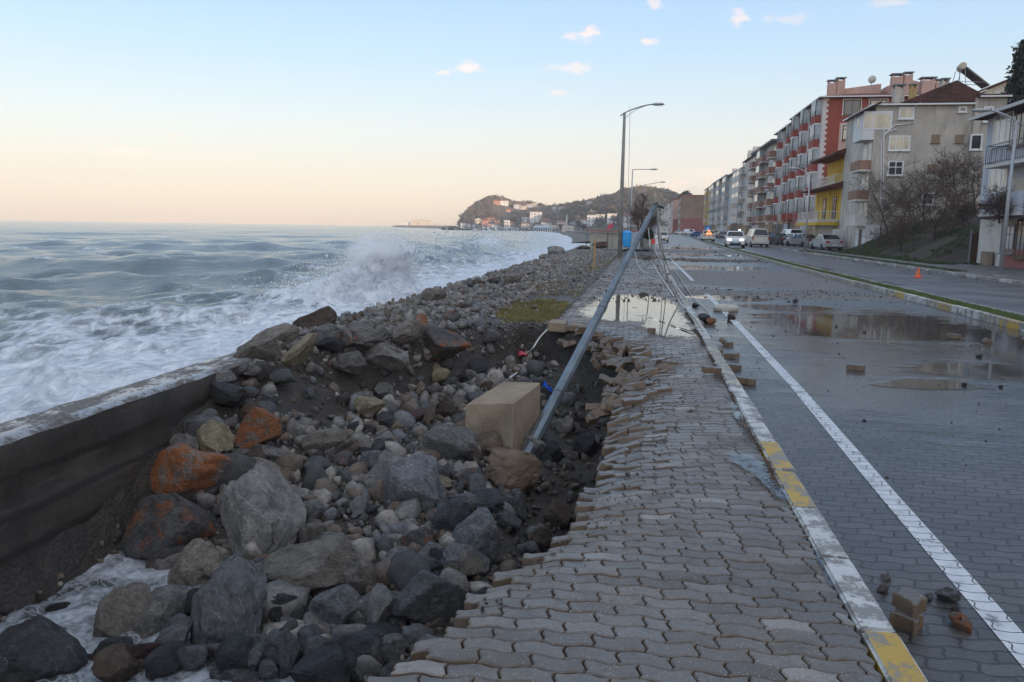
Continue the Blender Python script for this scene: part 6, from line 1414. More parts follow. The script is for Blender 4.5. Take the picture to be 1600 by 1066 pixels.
X0 = 20.0
def red_block():
    y0, y1, H, g0 = 96.0, 113.6, 17.0, 3.2; L = y1-y0; fh = (H-g0)/5
    root = empty('apartment_building', (X0, y0, -.05), 0, 'tall red and pink apartment block with stacked white bay windows', 'apartment building', BG)
    body(root, .01, .9, 13, L, g0, H, 'w_pinkgrey'); body(root, .25, .92, 12.98, L-.02, 0, g0-.003, 'w_pink', 'ground_floor'); shops(root, L, g0, 4, None)
    m = MB(); m.box(.012, 0, g0+0, 13.0, .895, H, 0); o = m.build('side_wall', MATS['w_red'], root)
    m = MB(); m.box(1.9, -.03, g0+2, 12.4, -.001, H-fh*1.05); m.build('pink_panel', MATS['w_pink'], o)
    m = MB(); k = 0; z = g0
    while z < H-.2: w_ = .55 if k % 2 else .34; m.box(-.03, -.035, z, w_, -.002, min(z+.30, H)); m.box(-.034, -.002, z, .006, w_+.25, min(z+.30, H)); z += .31; k += 1
    m.build('quoin', MATS['w_trim'], root)
    m = MB(); m.box(.0, -.02, 0, 13, .9, g0-.002); m.build('ground_floor', MATS['w_pink'], root); m = MB(); m.box(-.02, -.05, 0, 13, -.021, 1.1); m.build('plinth', MATS['w_plinth'], root)
    for f in range(5):
        z = g0+f*fh
        bay(root, .9, 3.3, z, z+fh-.03, 'w_red'); bay(root, 8.2, 2.6, z, z+fh-.03, 'w_red'); bay(root, 14.2, 2.4, z, z+fh-.03, 'w_red')
        for yy in (5.2, 6.9, 11.9, 13.3): window(root, 0, yy, z+fh*.56, .75, 1.5, glass=['glass_dark', 'glass_curtain'][f % 2], frame='frame_white', div=1)
        for k, xx in enumerate((3.1, 5.9)):
            if f == 4: window(root, xx, -.0, z+fh*.55, 1.75, 1.65, 'S', ['glass_dark', 'glass_warm'][k], 'frame_brown', 2, 'frame_white')
            elif f == 3: window(root, xx, -.03, z+fh*.55, 1.65, 1.6, 'S', 'glass_warm', 'frame_brown', 2, 'frame_white', True)
            elif k == 0: window(root, xx+.3, -.03, z+fh*.5, 2.3, 1.7, 'S', 'glass_curtain', 'shutter', 1, 'shutter')
            elif k == 1: window(root, xx+.3, -.03, z+fh*.5, 1.5, 1.6, 'S', 'glass_dark', 'frame_brown', 2, 'frame_white')
    r = hip(root, 0, 0, 15, L, H, 1.7, 'tile_red', .55)
    for x, y, w_, d_, h_ in ((1.6, 4.0, .9, .8, 3.2), (2.6, 4.2, .9, .9, 3.5), (8.2, 1.9, 1.15, 1.0, 3.4), (9.4, 2.1, .9, .9, 3.6), (11.6, 2.2, 1.4, 1.1, 3.0), (13.0, 2.4, 1.1, 1.1, 2.8)): chimney(root, x, y, H+.3, w_, d_, h_-1.35, 'w_pink')
    m = MB(); m.prism([(3.2, H+.3), (7.2, H+.3), (7.2, H+2.1), (3.2, H+1.6)], 4.2, 8); m.build('roof_hut', MATS['w_pink'], root)
    m = MB(); m.prism([(8.0, H+.3), (13.2, H+.3), (13.2, H+1.9), (10.8, H+2.5), (8.0, H+1.9)], 4.6, 9); m.build('roof_hut', MATS['w_pink'], root)
    m = MB(); m.lathe([(.01, 0), (.25, .05), (.42, .16), (.46, .24)], 18, (0, 0, 0), 0, 'x'); dsh = m.build('satellite_dish', MATS['w_greylight'], root, smooth=True, loc=(6.0, 4.0, H+2.6), rot=(0, 0, rad(60))); m = MB(); m.tube([(.1, 0, -.8), (.1, 0, 0)], .03, 6); m.build('mount', MATS['rail_metal'], dsh)
    return root
red_block()
def fy(px): return X0/bearing(px)
yB, yC, yD, yE, yF, yG, yH, yI = [fy(p) for p in (1234, 1207.6, 1174.7, 1158, 1147, 1136, 1113, 1100)]
apartment('pale pinkish grey apartment block adjoining the red one, narrow white bays', X0, yB+.02, yC, 16.4, 5, 'w_pinkgrey', ['n', 'b', 'n', 'n', 'b', 'n'], 'w_red', g0=3.2, chim=3, roof='hip', roofh=1.2)
apartment('grey apartment block with brown balconies beside the pinkish grey one', X0, yC+.02, yD, 15.4, 5, 'w_greylight', ['k', 'n', 'k', 'e', 'n', 'k'], 'w_balcony', chim=2, roof='flat', over=1.0)
apartment('beige apartment block with two gabled dormers on its roof', X0, yD+.02, yE, 15.4, 5, 'w_beige', ['r', 'n', 'n', 'r'], 'w_trim', chim=0, roof='gable', shopn=2)
apartment('narrow pale apartment block with wide enclosed balconies', X0, yE+.02, yF, 14.2, 5, 'w_greylight', ['e', 'e'], 'w_greylight', chim=2, roof='flat', shopn=2, bayglass='glass_curtain')
apartment('narrow grey green apartment block with plain windows and tall chimneys', X0, yF+.02, yG, 14.3, 5, 'w_greengrey', ['w', 'n', 'w'], 'w_greylight', chim=2, roof='flat', shopn=2)
apartment('long blue grey apartment block with dark grey balcony fronts', X0, yG+.02, yH, 14.6, 5, 'w_greylight', ['e', 'w', 'e', 'w', 'e'], 'w_bluegrey', chim=1, roof='flat', shopn=3, over=.9)
apartment('apartment block with ochre yellow balconies at the end of the row', X0, yH+.02, yI, 14.5, 5, 'w_greylight', ['e', 'n', 'e', 'w'], 'w_ochre', chim=1, roof='flat', shopn=3)
# beyond the bend
def far_block(label, pxl, pxr, pyt, y, wall, nf, cols, d=14, roofm='w_darkgrey', lower=None, wins=2):
    a, b = on_y(pxl, 360, y).x, on_y(pxr, 360, y).x; H = on_y(pxl, pyt, y).z; root = empty('tenement', (a, y, -.1), 0, label, 'apartment building', 'tenements beyond the bend of the street')
    body(root, 0, 0, b-a, d, 0, H, wall); m = MB(); m.box(-.3, -.2, H, b-a+.2, d, H+.5); m.build('roof', MATS[roofm], root)
    if lower: m = MB(); m.box(.4, -.04, .3, b-a-.4, -.001, H*.42); m.build('wall_patch', MATS[lower], root)
    fh = H/nf
    for f in range(nf):
        for k in range(cols): window(root, 0, d*(k+.5)/cols, fh*(f+.55), 1.4, 1.4, 'W', random.choice(['glass_dark', 'glass_curtain']), 'frame_white', 2)
        for k in range(wins): window(root, (b-a)*(k+.6)/(wins+.3), 0, fh*(f+.55), 1.2, 1.2, 'S', random.choice(['glass_dark', 'glass_curtain']), 'frame_white', 2)
    return root
far_block('brown tenement with a bare windowless side wall at the bend', 1062, 1101, 306, 335, 'w_brown', 5, 3, 20, 'w_plinth', 'w_plinth', 0)
far_block('pink tenement standing behind the brown one', 1050, 1063, 312, 362, 'w_pink', 5, 4, 24, 'w_plinth', 'w_plinth', 0)
far_block('pale grey tenement behind the pink one', 1042, 1053, 318, 400, 'w_greylight', 5, 5, 34, 'w_darkgrey', None, 1)
far_block('cream tenement behind the pale grey one', 1035, 1045, 323, 450, 'w_cream', 5, 5, 40, 'tile_red', None, 1)
far_block('whitish tenement at the far end of the street', 1027, 1038, 330, 520, 'w_white', 5, 4, 40, 'tile_red', None, 2)
far_block('grey block seen just past the leaning pole top', 1012, 1028, 332, 560, 'w_bluegrey', 4, 3, 20, 'w_darkgrey', None, 3)

def grey_house():
    y0 = 68.0; x0 = 18.2; root = empty('grey_house', (x0, y0, -.05), 0, 'weathered grey rendered four storey house with front balconies and tiled roof', 'house')
    xr = on_y(1518, 200, y0).x-x0; xr2 = on_y(1545, 200, y0).x-x0; zt = 11.9
    body(root, 0, 0, xr, 9, 0, zt, 'w_grey'); body(root, xr+.003, -.35, xr2+1, 8.5, 0, zt+.35, 'w_grey', 'rear_wing')
    def SW(px, py, w_, h_, glass='glass_curtain', fr='frame_white', div=2, hz=False): p = on_y(px, py, y0); return window(root, p.x-x0, -.0 if px < 1518 else -.35, p.z+.05, w_, h_, 'S', glass, fr, div, None, hz)
    SW(1405, 224, 1.55, 1.1, 'glass_warm', div=3); SW(1416, 177, 1.05, .85, 'glass_warm'); SW(1504, 171, .5, .38, 'glass_dark', div=1); SW(1462, 217, .5, .55, 'w_brown', 'w_brown', 1); SW(1499, 217, .5, .55, 'w_brown', 'w_brown', 1); SW(1522, 223, .80, 1.15, 'glass_dark', div=1); SW(1541, 180, .6, 1.1, 'glass_dark'); SW(1399, 263, 1.1, 1.1, 'glass_dark', hz=True); SW(1449, 311, .85, .9, 'glass_dark', hz=True); SW(1456, 263, .5, .5, 'w_brown', 'w_brown', 1)
    # front: top enclosed balcony, three open balconies, white ground floor
    m = MB(); m.box(-.95, -.02, 9.1, -.002, 2.7, 10.0); m.box(-.95, -.02, 10.0, -.87, 2.7, 11.25); o = m.build('enclosed_balcony', MATS['w_white'], root)
    m = MB(); m.box(-.962, .7, 10.1, -.952, 1.6, 11.0); m.build('pane', MATS['glass_dark'], o); m = MB(); m.box(-.9, -.05, 9.9, 1.3, -.021, 11.35); o2 = m.build('glazed_end', MATS['frame_white'], root); m = MB(); m.box(-.8, -.062, 10.05, -.25, -.051, 11.1); m.box(-.15, -.062, 10.05, 1.15, -.051, 11.1); m.build('pane', MATS['glass_warm'], o2)
    m = MB(); m.prism([(-1.3, 11.15), (-1.3, 11.3), (.3, 12.1), (.3, 11.95)], -.5, 3.2); m.build('lean_to_roof', MATS['awning_dark'], root)
    for z, mt in ((6.75, 'w_balcony'), (4.35, 'w_balcony'), (2.35, 'w_greylight')):
        balcony(root, -.0, 2.8, z, mt, .95, True, h_=.75); window(root, -.0, .7, z+1.25, .8, 1.9, 'W', 'glass_dark', 'frame_white', 1); window(root, 0, 1.9, z+1.3, 1.1, 1.6, 'W', 'glass_curtain', 'frame_white', 3)
    m = MB(); m.box(-.05, -.04, 0, 1.2, -.004, 2.3); m.box(-.05, .0, 0, -.004, 3, 2.3); o = m.build('white_wash', MATS['w_white'], root)
    m = MB(); m.box(-.065, 1.0, 0, -.051, 1.9, 1.9); m.build('door', MATS['frame_brown'], o)
    hip(root, 0, 0, xr, 9, zt, .9, 'tile_dark', .25)
    m = MB(); m.prism([(xr*.25, zt+.1), (xr+1.6, zt+.1), (xr*.80, zt+1.75)], -.15, 9); m.build('gable_roof', MATS['tile_dark'], root); m = MB(); m.box(xr+.2, -.7, zt+.36, xr2+1.2, -.6, zt+.48); m.build('gutter', MATS['frame_white'], root)
    m = MB(); m.box(xr+.1, -.6, zt+.35, xr2+1.2, 8.6, zt+.6); m.build('wing_roof', MATS['tile_dark'], root)
    chimney(root, 1.75, .5, zt, .75, .7, 1.2, 'w_grey'); chimney(root, 4.2, 5.0, zt+.8, .5, .5, 1.2, 'w_ochre'); chimney(root, xr*.70, .4, zt+.6, .55, .6, 1.0, 'w_grey')
    def Wp(px, py): q = on_y(px, py, y0-.06); return (q.x-x0, -.06, q.z+.05)
    for pts in ([Wp(1380, 330), Wp(1381, 194)], [Wp(1381, 212), Wp(1397, 196), Wp(1428, 192), Wp(1428, 168), Wp(1444, 156)], [Wp(1376, 330), Wp(1377, 222), Wp(1384, 207), Wp(1401, 202)]):
        m = MB(); m.tube(pts, .045, 6); m.build('drainpipe', MATS['frame_white'], root)
    # solar water heater on the ridge
    p = on_y(1497, 130, 72.5); r = empty('solar_water_heater', (p.x, 71.0, zt+1.75), 0, 'solar water heater with pale tank and dark collector on the grey house roof', 'water heater')
    m = MB(); m.lathe([(.02, -.7), (.27, -.66), (.29, -.5), (.29, .5), (.27, .66), (.02, .7)], 16, (0, 0, 0), 0, 'x'); m.build('tank', MATS['w_cream'], r, smooth=True, loc=(-.35, .1, 1.55), rot=(0, 0, rad(80)), angle=40)
    m = MB(); m.box(-.05, -.75, -.05, 2.3, .75, .05); m.build('collector', MATS['glass_dark'], r, loc=(-.2, 0, 1.35), rot=(0, rad(38), 0))
    m = MB()
    for a in (-.6, .6): m.tube([(-.9, a, -.6), (-.6, a, 1.3)], .03, 5); m.tube([(-.1, a, -.6), (-.3, a, 1.3)], .03, 5); m.tube([(-.8, a, .3), (1.3, a, .2)], .025, 5)
    m.build('stand', MATS['galv_pale'], r)
grey_house()
def yellow_house():
    y0 = 77.0; x0 = 18.2; root = empty('yellow_house', (x0, y0, -.05), 0, 'small bright yellow house with white balcony railings between the red block and grey house', 'house'); L = 11
    body(root, 0, 0, 10, L, 2.7, 6.0, 'w_yellow'); body(root, .02, .3, 9, L, 0, 2.697, 'w_cream', 'ground_floor')
    m = MB(); m.box(-.02, 2.0, 0, .015, 8.5, 2.3); m.build('garage_shutter', MATS['shutter'], root)
    balcony(root, .3, L-.6, 2.75, 'frame_white', 1.9, False, h_=.85); m = MB(); m.box(-1.95, .25, 2.28, -.01, L-.25, 2.58); m.build('balcony_fascia', MATS['w_yellow'], root)
    for yy in (1.0, 4.2, 9.6): m = MB(); m.box(-.06, yy, 2.76, -.004, yy+.35, 5.6); m.build('pillar', MATS['w_yellow'], root)
    window(root, 0, 2.4, 4.0, 1.3, 2.0, 'W', 'glass_dark', 'frame_brown', 2); window(root, 0, 6.5, 4.0, 1.1, 1.9, 'W', 'glass_dark', 'frame_brown', 1)
    m = MB(); m.prism([(-1.7, 5.75), (-1.7, 5.85), (.6, 6.5), (.6, 6.0), (-.1, 5.75)], -.3, L); m.build('lower_roof', MATS['tile_red'], root)
    body(root, 1.0, .5, 9, L, 6.003, 8.9, 'w_yellow', 'upper_storey'); balcony(root, .5, L-1, 6.2, 'frame_white', 1.6, False, x=1.0, h_=.8); window(root, 1.0, 2.2, 7.4, 1.0, 2.0, 'W', 'glass_dark', 'frame_brown', 1)
    m = MB(); m.prism([(-.9, 8.85), (-.9, 9.0), (5, 11.2), (9.5, 9.0), (9.5, 8.85)], -.4, L); m.build('roof', MATS['tile_red'], root)
    m = MB(); m.box(-.9, -1.6, 0, .3, -1.45, 1.9); m.build('garden_wall', MATS['w_white'], root); m = MB(); m.box(.5, -1.5, 0, 3, -1.2, 2.6); m.build('ruined_wall', MATS['w_grey'], root)
yellow_house()
def end_house():
    x0, y0, y1 = 18.0, 27.0, 46.0; root = empty('end_house', (x0, y0, -.05), 0, 'plain blue grey three storey house with tall windows beside the pavement lamp post', 'house'); L = y1-y0
    zt = on_x(1545, 184, x0).z; body(root, 0, 0, 9, L, 2.55, zt, 'w_endhouse'); body(root, .1, .1, 8.9, L-.1, 0, 2.547, 'w_greylight', 'ground_floor')
    def FW(px, py, w_, h_, glass, fr='frame_white', div=2, hz=False): p = on_x(px, py, x0); return window(root, 0, p.y-y0, p.z, w_, h_, 'W', glass, fr, div, None, hz)
    FW(1569, 200, 2.1, 1.55, 'glass_curtain', div=3); FW(1561, 279, 2.0, 1.3, 'glass_curtain', div=3); FW(1593, 194, 1.5, 2.0, 'glass_dark', 'frame_brown', 3, True); FW(1576, 372, 1.3, 1.35, 'glass_curtain', 'rail_metal', 3, True); FW(1597, 372, .9, 1.8, 'glass_dark', 'frame_brown', 2)
    p = on_x(1600, 210, x0); balcony(root, p.y-y0-3.0, 4.6, 5.1, 'rail_metal', 1.0, False); balcony(root, p.y-y0-3.0, 4.6, 2.7, 'w_endhouse', 1.0, True)
    m = MB(); m.box(-.012, p.y-y0-1.6, 2.9, -.003, p.y-y0+.7, 4.4); m.build('recess', MATS['w_cream'], root)
    m = MB(); m.box(-.06, p.y-y0+1.9, .0, -.004, p.y-y0+3.3, .75); m.build('brick_panel', MATS['w_brown'], root); m = MB(); m.box(-.06, p.y-y0-2.0, .0, -.004, p.y-y0+.6, .95); m.build('brick_panel', MATS['w_plinth'], root)
    m = MB(); m.prism([(-1.0, 2.40), (-1.0, 2.50), (0, 2.72), (0, 2.60)], 3, L-2.5); m.build('canopy', MATS['awning_dark'], root)
    m = MB(); m.prism([(-.7, zt-.02), (-.7, zt+.12), (4.5, zt+1.7), (9.5, zt+.1), (9.5, zt-.02)], -.2, L+.45); m.build('roof', MATS['tile_dark'], root); m = MB(); m.box(-.82, -.2, zt-.06, -.705, L+.45, zt+.10); m.build('gutter', MATS['galv_pale'], root)
    m = MB(); m.box(-.1, L+.15, 0, .9, L+.25, 1.7); g_ = m.build('gate', MATS['frame_brown'], root); m = MB(); m.tube([(-.16, L+.2, 0), (-.16, L+.2, 1.9)], .06, 6); m.build('gate_post', MATS['rail_metal'], g_)
end_house()
def hill_house():
    p = on_y(1572, 150, 118); z0 = float(hillside_z(np.array(p.x), np.array(118.)))-.5; root = empty('hill_house', (p.x-3.2, 118, z0), 0, 'cream gabled house on the hill behind, partly hidden by the conifer', 'house'); za = on_y(1548, 141, 118).z-z0; zp = on_y(1567, 122, 118).z-z0
    m = MB(); m.prism([(.6, 0), (8.5, 0), (8.5, za), (3.9, zp-.2), (.6, za)], 0, 8); m.build('wall', MATS['w_cream'], root)
    m = MB(); m.prism([(0, za-.1), (0, za+.1), (3.9, zp+.15), (3.9, zp-.1)], -.5, 8.4); m.prism([(3.9, zp-.1), (3.9, zp+.15), (9.2, za-.1), (9.2, za-.3)], -.5, 8.4); m.build('roof', MATS['tile_red'], root)
    window(root, 2.6, 0, za-1.0, 1.5, 1.5, 'S', 'glass_curtain', 'frame_white', 2); m = MB(); m.box(3.6, -1.6, 0, 8.0, -.002, za-.9); o = m.build('porch', MATS['w_white'], root); m = MB(); m.box(3.4, -1.9, za-.9, 8.2, 0, za-.7); m.build('porch_roof', MATS['awning_dark'], o)
hill_house()

# ------------------------------------------------------------------ town across the bay
def town_hit(px, py):
    d = np.array(ray(px, py)); t = np.arange(450, 1300, 1.0)/d[1]; P = np.array([0, 0, CAM_H])+d[None]*t[:, None]; z = np.maximum(town_z(P[:, 0], P[:, 1]), -.1); z = np.where((P[:, 1] < 690), -.1, z); k = int(np.argmax(P[:, 2] <= z))
    if P[k, 2] > z[k]: k = 420
    return Vector(P[k])
HOUSES = []
def house(px, pb, wpx, hpx, wall, label, roof='tile_red', kind='hip', group=None, floors=2):
    p = town_hit(px, pb); w_ = max(4, wpx/FPX*p.y); h_ = max(2.5, hpx/FPX*p.y); d_ = max(6, w_*.7); HOUSES.append((p.x, p.y)); root = empty('town_house', (p.x, p.y, p.z-.8), rad(random.uniform(-12, 12)), label, 'house', group); h_ += .8; rh = min(2.6, h_*.3)
    m = MB(); m.box(-w_/2, 0, -2, w_/2, d_, h_-(rh*.6 if kind == 'hip' else 0)); m.build('wall', MATS[wall], root); hb = h_-(rh*.6 if kind == 'hip' else 0)
    if kind == 'hip': hip(root, -w_/2, 0, w_/2, d_, hb, rh, roof, .5, gut=False)
    else: m = MB(); m.box(-w_/2-.4, -.4, hb, w_/2+.4, d_+.3, hb+.4); m.build('roof', MATS[roof], root)
    n = max(2, int(w_/3.2)); fl = max(1, int(h_/3.1))
    for f in range(fl):
        for k in range(n): window(root, -w_/2+w_*(k+.5)/n, 0, 1.9+f*(hb-1.2)/fl, min(1.7, w_/n*.6), 1.5, 'S', random.choice(['glass_dark', 'glass_dark', 'glass_curtain']), 'frame_white', 2)
    return root
for a in [
 (788, 322, 13, 10, 'w_white', 'big white house crowning the sunlit headland', 'tile_red'), (775, 320, 9, 8, 'w_orange', 'red house beside the big white one on the headland crest', 'tile_red'), (794, 332, 7, 6, 'w_orange', 'small orange house below the headland crest', 'tile_red'),
 (808, 327, 11, 9, 'w_white', 'white house with red roof, first of the sunlit hilltop row', 'tile_red'), (817, 328, 8, 8, 'w_cream', 'cream house second in the sunlit hilltop row', 'tile_red'), (827, 325, 9, 7, 'w_white', 'white house third in the sunlit hilltop row', 'tile_red'), (836, 325, 10, 7, 'w_cream', 'broad cream house ending the sunlit hilltop row', 'w_greylight'),
 (866, 328, 8, 6, 'w_greylight', 'grey house on the saddle between the hills', 'tile_dark'), (878, 329, 10, 7, 'w_pinkgrey', 'dull pink house on the saddle between the hills', 'tile_dark'), (921, 320, 8, 7, 'w_greylight', 'lone grey house on the shoulder of the dark hill', 'tile_dark'),
 (724, 355, 9, 6, 'w_white', 'low white house at the foot of the headland cliff', 'w_greylight'), (733, 355, 6, 6, 'w_cream', 'cream house next to the low white one under the cliff', 'tile_red'), (741, 355, 6, 6, 'w_blue', 'blue house among the sunlit waterside houses', 'tile_red'), (747, 350, 11, 8, 'w_cream', 'yellowish house with a stepped roof above the blue one', 'w_cream'),
 (757, 356, 9, 14, 'w_orange', 'tall orange red house by the water', 'tile_red'), (767, 347, 15, 8, 'w_orange', 'long red house above the waterside', 'tile_red'), (766, 356, 9, 7, 'w_pink', 'pink house by the water below the long red one', 'tile_red'), (776, 351, 8, 8, 'w_orange', 'orange house uphill of the waterside row', 'tile_red'), (774, 357, 10, 5, 'w_white', 'low white house at the end of the sunlit waterside', 'w_greylight'),
 (791, 358, 7, 13, 'w_white', 'tall white block with rows of windows beside a brick red one', 'w_greylight'), (799, 357, 8, 10, 'w_brown', 'brick red block beside the tall white one', 'tile_red'), (821, 348, 12, 8, 'w_white', 'white house in shade below the headland', 'w_greylight'), (836, 348, 17, 16, 'w_white', 'large terraced white building, tallest across the bay', 'w_greylight'),
 (823, 356, 17, 8, 'w_beige', 'wide beige house under the terraced white building', 'tile_dark'), (852, 348, 15, 7, 'w_brown', 'brown house with a broad tiled roof beside the terraced building', 'tile_red'), (854, 355, 17, 9, 'w_white', 'long whitish house behind the blue canopy', 'tile_dark'), (842, 356, 11, 7, 'w_greylight', 'pale grey house left of the long whitish one', 'tile_dark'), (867, 357, 11, 7, 'w_pinkgrey', 'small pinkish house between the canopy and the mosque', 'tile_red'),
 (877, 353, 13, 8, 'w_beige', 'beige house behind the mosque', 'tile_red'), (906, 351, 8, 6, 'w_beige', 'beige house in the trees right of the mosque dome', 'tile_red'), (914, 351, 13, 9, 'w_white', 'white gabled house right of the mosque', 'tile_red'), (926, 353, 18, 16, 'w_white', 'broad white building right of the mosque', 'w_greylight'), (938, 345, 14, 9, 'w_greylight', 'grey white building with penthouse huts near the lamp posts', 'w_greylight'),
 (956, 350, 14, 15, 'w_white', 'white building rising behind the beach shelter flag', 'w_greylight'), (977, 356, 16, 20, 'w_white', 'white block right behind the tallest lamp post', 'tile_red'), (992, 354, 12, 18, 'w_pinkgrey', 'pinkish block behind the bare tree', 'tile_red'), (1004, 358, 12, 22, 'w_greylight', 'grey block behind the leaning pole', 'tile_red')]:
    house(*a, group='houses across the bay', kind='flat' if a[6] == 'w_greylight' else 'hip')
g = np.random.default_rng(17); bb = g.uniform(BR[1], bearing(1120), 3600); tt = g.random(3600)**.8*1.08; fd = np.interp(bb, BF, FOOT[:, 1]); rd = np.interp(bb, BR, RIDGE[:, 2]); y = fd+(rd-fd)*tt; x = bb*y; z = town_z(x, y); ok = (z > 3)
for hx, hy in HOUSES: ok &= ~((np.abs(x-hx*y/hy) < 8) & (y < hy+3) & (y > hy-40))
R = g.uniform(2.0, 4.6, 3600)*np.where(g.random(3600) < .08, 1.4, 1.0); wood('hill_wood', np.stack([x, y, z+.3], 1)[ok], R[ok], WM, 3)

def mosque():
    p = town_hit(887, 361); root = empty('mosque', p, 0, 'small stone mosque with grey dome and slender minaret across the bay', 'mosque'); s = p.y/FPX
    m = MB(); m.box(-9*s, 0, -1, 9*s, 14*s, 8*s); m.build('prayer_hall', MATS['w_beige'], root)
    m = MB(); m.lathe([(6.4*s, 0), (6.2*s, 2*s), (5.0*s, 4.2*s), (2.8*s, 5.8*s), (.1, 6.3*s)], 24, (7*s, 7*s, 8*s)); m.build('dome', MATS['w_darkgrey'], root, smooth=True)
    m = MB(); m.lathe([(1.3*s, 0), (1.2*s, 14*s), (1.9*s, 14.6*s), (1.9*s, 16*s), (1.0*s, 16.1*s), (.95*s, 21*s), (.05, 27*s)], 12, (-2.5*s, 5*s, 0)); m.build('minaret', MATS['w_greylight'], root, angle=30)
    for k in range(4): window(root, (-7+4.6*k)*s, 0, 3.6*s, 1.6*s, 3.0*s, 'S', 'glass_dark', 'frame_white', 1)
mosque()
p = town_hit(848, 360); root = empty('beach_canopy', p, 0, 'long white and blue canopy along the far beach', 'canopy'); s = p.y/FPX; m = MB(); m.box(-15*s, 0, 2.2, 15*s, 5, 2.2+1.6*s); m.build('roof', MATS['w_white'], root); m = MB(); m.box(-14*s, -.3, 1.4, 12*s, -.0, 2.2); m.build('fascia', MATS['w_blue'], root); m = MB()
for k in range(9): m.box((-14+3.5*k)*s-.2, .5, -1, (-14+3.5*k)*s+.2, .9, 2.2)
m.build('post', MATS['w_white'], root)
def harbour():
    y = 1450.0; A = on_y(622, 353, y); B = on_y(712, 356, 1100); root = empty('breakwater', (A.x, y, SEA), 0, 'low rubble breakwater running out from the headland', 'breakwater'); P0_ = Vector((0, 0, 0)); P1_ = Vector((B.x-A.x, 1100-y, 0)); d = P1_.normalized(); nrm = Vector((-d.y, d.x, 0)); m = MB(); n = 40; g = random.Random(3)
    for k in range(n+1):
        c = P0_.lerp(P1_, k/n); w_ = 9; m.v += [tuple(c-nrm*w_*1.6+Vector((0, 0, -2))), tuple(c-nrm*w_+Vector((0, 0, 3.2+g.uniform(-.6, .9)))), tuple(c+nrm*w_+Vector((0, 0, 3.2+g.uniform(-.6, .9)))), tuple(c+nrm*w_*1.6+Vector((0, 0, -2)))]
    for k in range(n):
        for j in range(3): m.f.append((4*k+j, 4*k+j+1, 4*k+5+j, 4*k+4+j)); m.m.append(0)
    m.f.append((0, 1, 2, 3)); m.m.append(0); m.build('rubble_mound', MATS['w_brown'], root)
    s = y/FPX
    def shed(px0, px1, pyt, pyb, wall, label, roofh=.0, roof='w_cream'):
        a, b = on_y(px0, pyb, y), on_y(px1, pyb, y); t = on_y(px0, pyt, y).z; r = empty('harbour_shed', (a.x, y-4, 1.2), 0, label, 'shed'); w_ = b.x-a.x; h_ = t-1.2; m = MB(); m.box(0, 0, 0, w_, 16, h_); m.build('wall', MATS[wall], r)
        m = MB(); m.prism([(-.5, h_), (w_+.5, h_), (w_*.5, h_+max(.8, roofh))], -.4, 16.4); m.build('roof', MATS[roof], r); m = MB(); m.box(w_*.35, -.15, h_*.35, w_*.35+max(1.5, w_*.05), -.002, h_*.6); m.build('window', MATS['glass_dark'], r)
    shed(644, 671, 344, 353, 'w_cream', 'large tan warehouse on the breakwater', 0.8, 'w_brown'); shed(626, 638, 347, 353, 'w_white', 'low white shed at the tip of the breakwater', 1); shed(672, 694, 351, 355, 'w_white', 'long low white shed right of the tan warehouse', 3.0); shed(703, 708, 349.5, 352, 'w_white', 'small white hut between the sheds and the headland', .5)
harbour()

# ------------------------------------------------------------------ trees
def branch_mesh(seed, H, spread, levels=5, trunk_r=.12, up=.55, kids=(3, 4), twig_r=.006, min_len=.12, len_k=.72, lean=(0, 0)):
    g = random.Random(seed); T, C = MB(), MB()
    def grow(p, d, L, r, lv):
        n = 3; pts = [p]; q = p.copy(); dd = d.copy()
        for k in range(n):
            dd = (dd+Vector((g.gauss(0, .16), g.gauss(0, .16), g.gauss(0, .10)+.04*up))).normalized(); q = q+dd*(L/n); pts.append(q.copy())
        rs = [max(twig_r, r*(1-.38*k/n)) for k in range(n+1)]; (T if lv >= levels-1 else C).tube(pts, rs, 6 if lv >= levels-1 else 4 if lv > 1 else 3, cap=False)
        if lv == 0 or L < min_len: return
        for k in range(g.randint(*kids)):
            t = g.uniform(.35, 1.0); i = min(n-1, int(t*n)); b = pts[i].lerp(pts[i+1], t*n-i); ax = Vector((g.gauss(0, 1), g.gauss(0, 1), g.gauss(.2, .6))).normalized(); nd = (dd*(1.0-spread)+ax*spread*1.25+Vector((0, 0, up*.25))).normalized()
            grow(b, nd, L*len_k*g.uniform(.75, 1.15), rs[i]*.58, lv-1)
        grow(pts[-1], dd, L*len_k, rs[-1], lv-1)
    grow(Vector((0, 0, -.2)), Vector((lean[0], lean[1], 1)).normalized(), H, trunk_r, levels); return T, C
def bare_tree(name, loc, label, cat, seed, **kw):
    root = empty(name, loc, random.uniform(0, 6), label, cat); T, C = branch_mesh(seed, **kw); T.build('trunk', MATS['bark'], root, smooth=True); C.build('crown', MATS['twig'], root)
p = on_z(1003, 385, 0); bare_tree('bare_tree', (p.x, p.y, 0), 'tall bare winter tree on the promenade behind the leaning pole', 'tree', 5, H=2.2, spread=.5, levels=5, trunk_r=.17, kids=(3, 4), twig_r=.012, len_k=.70)
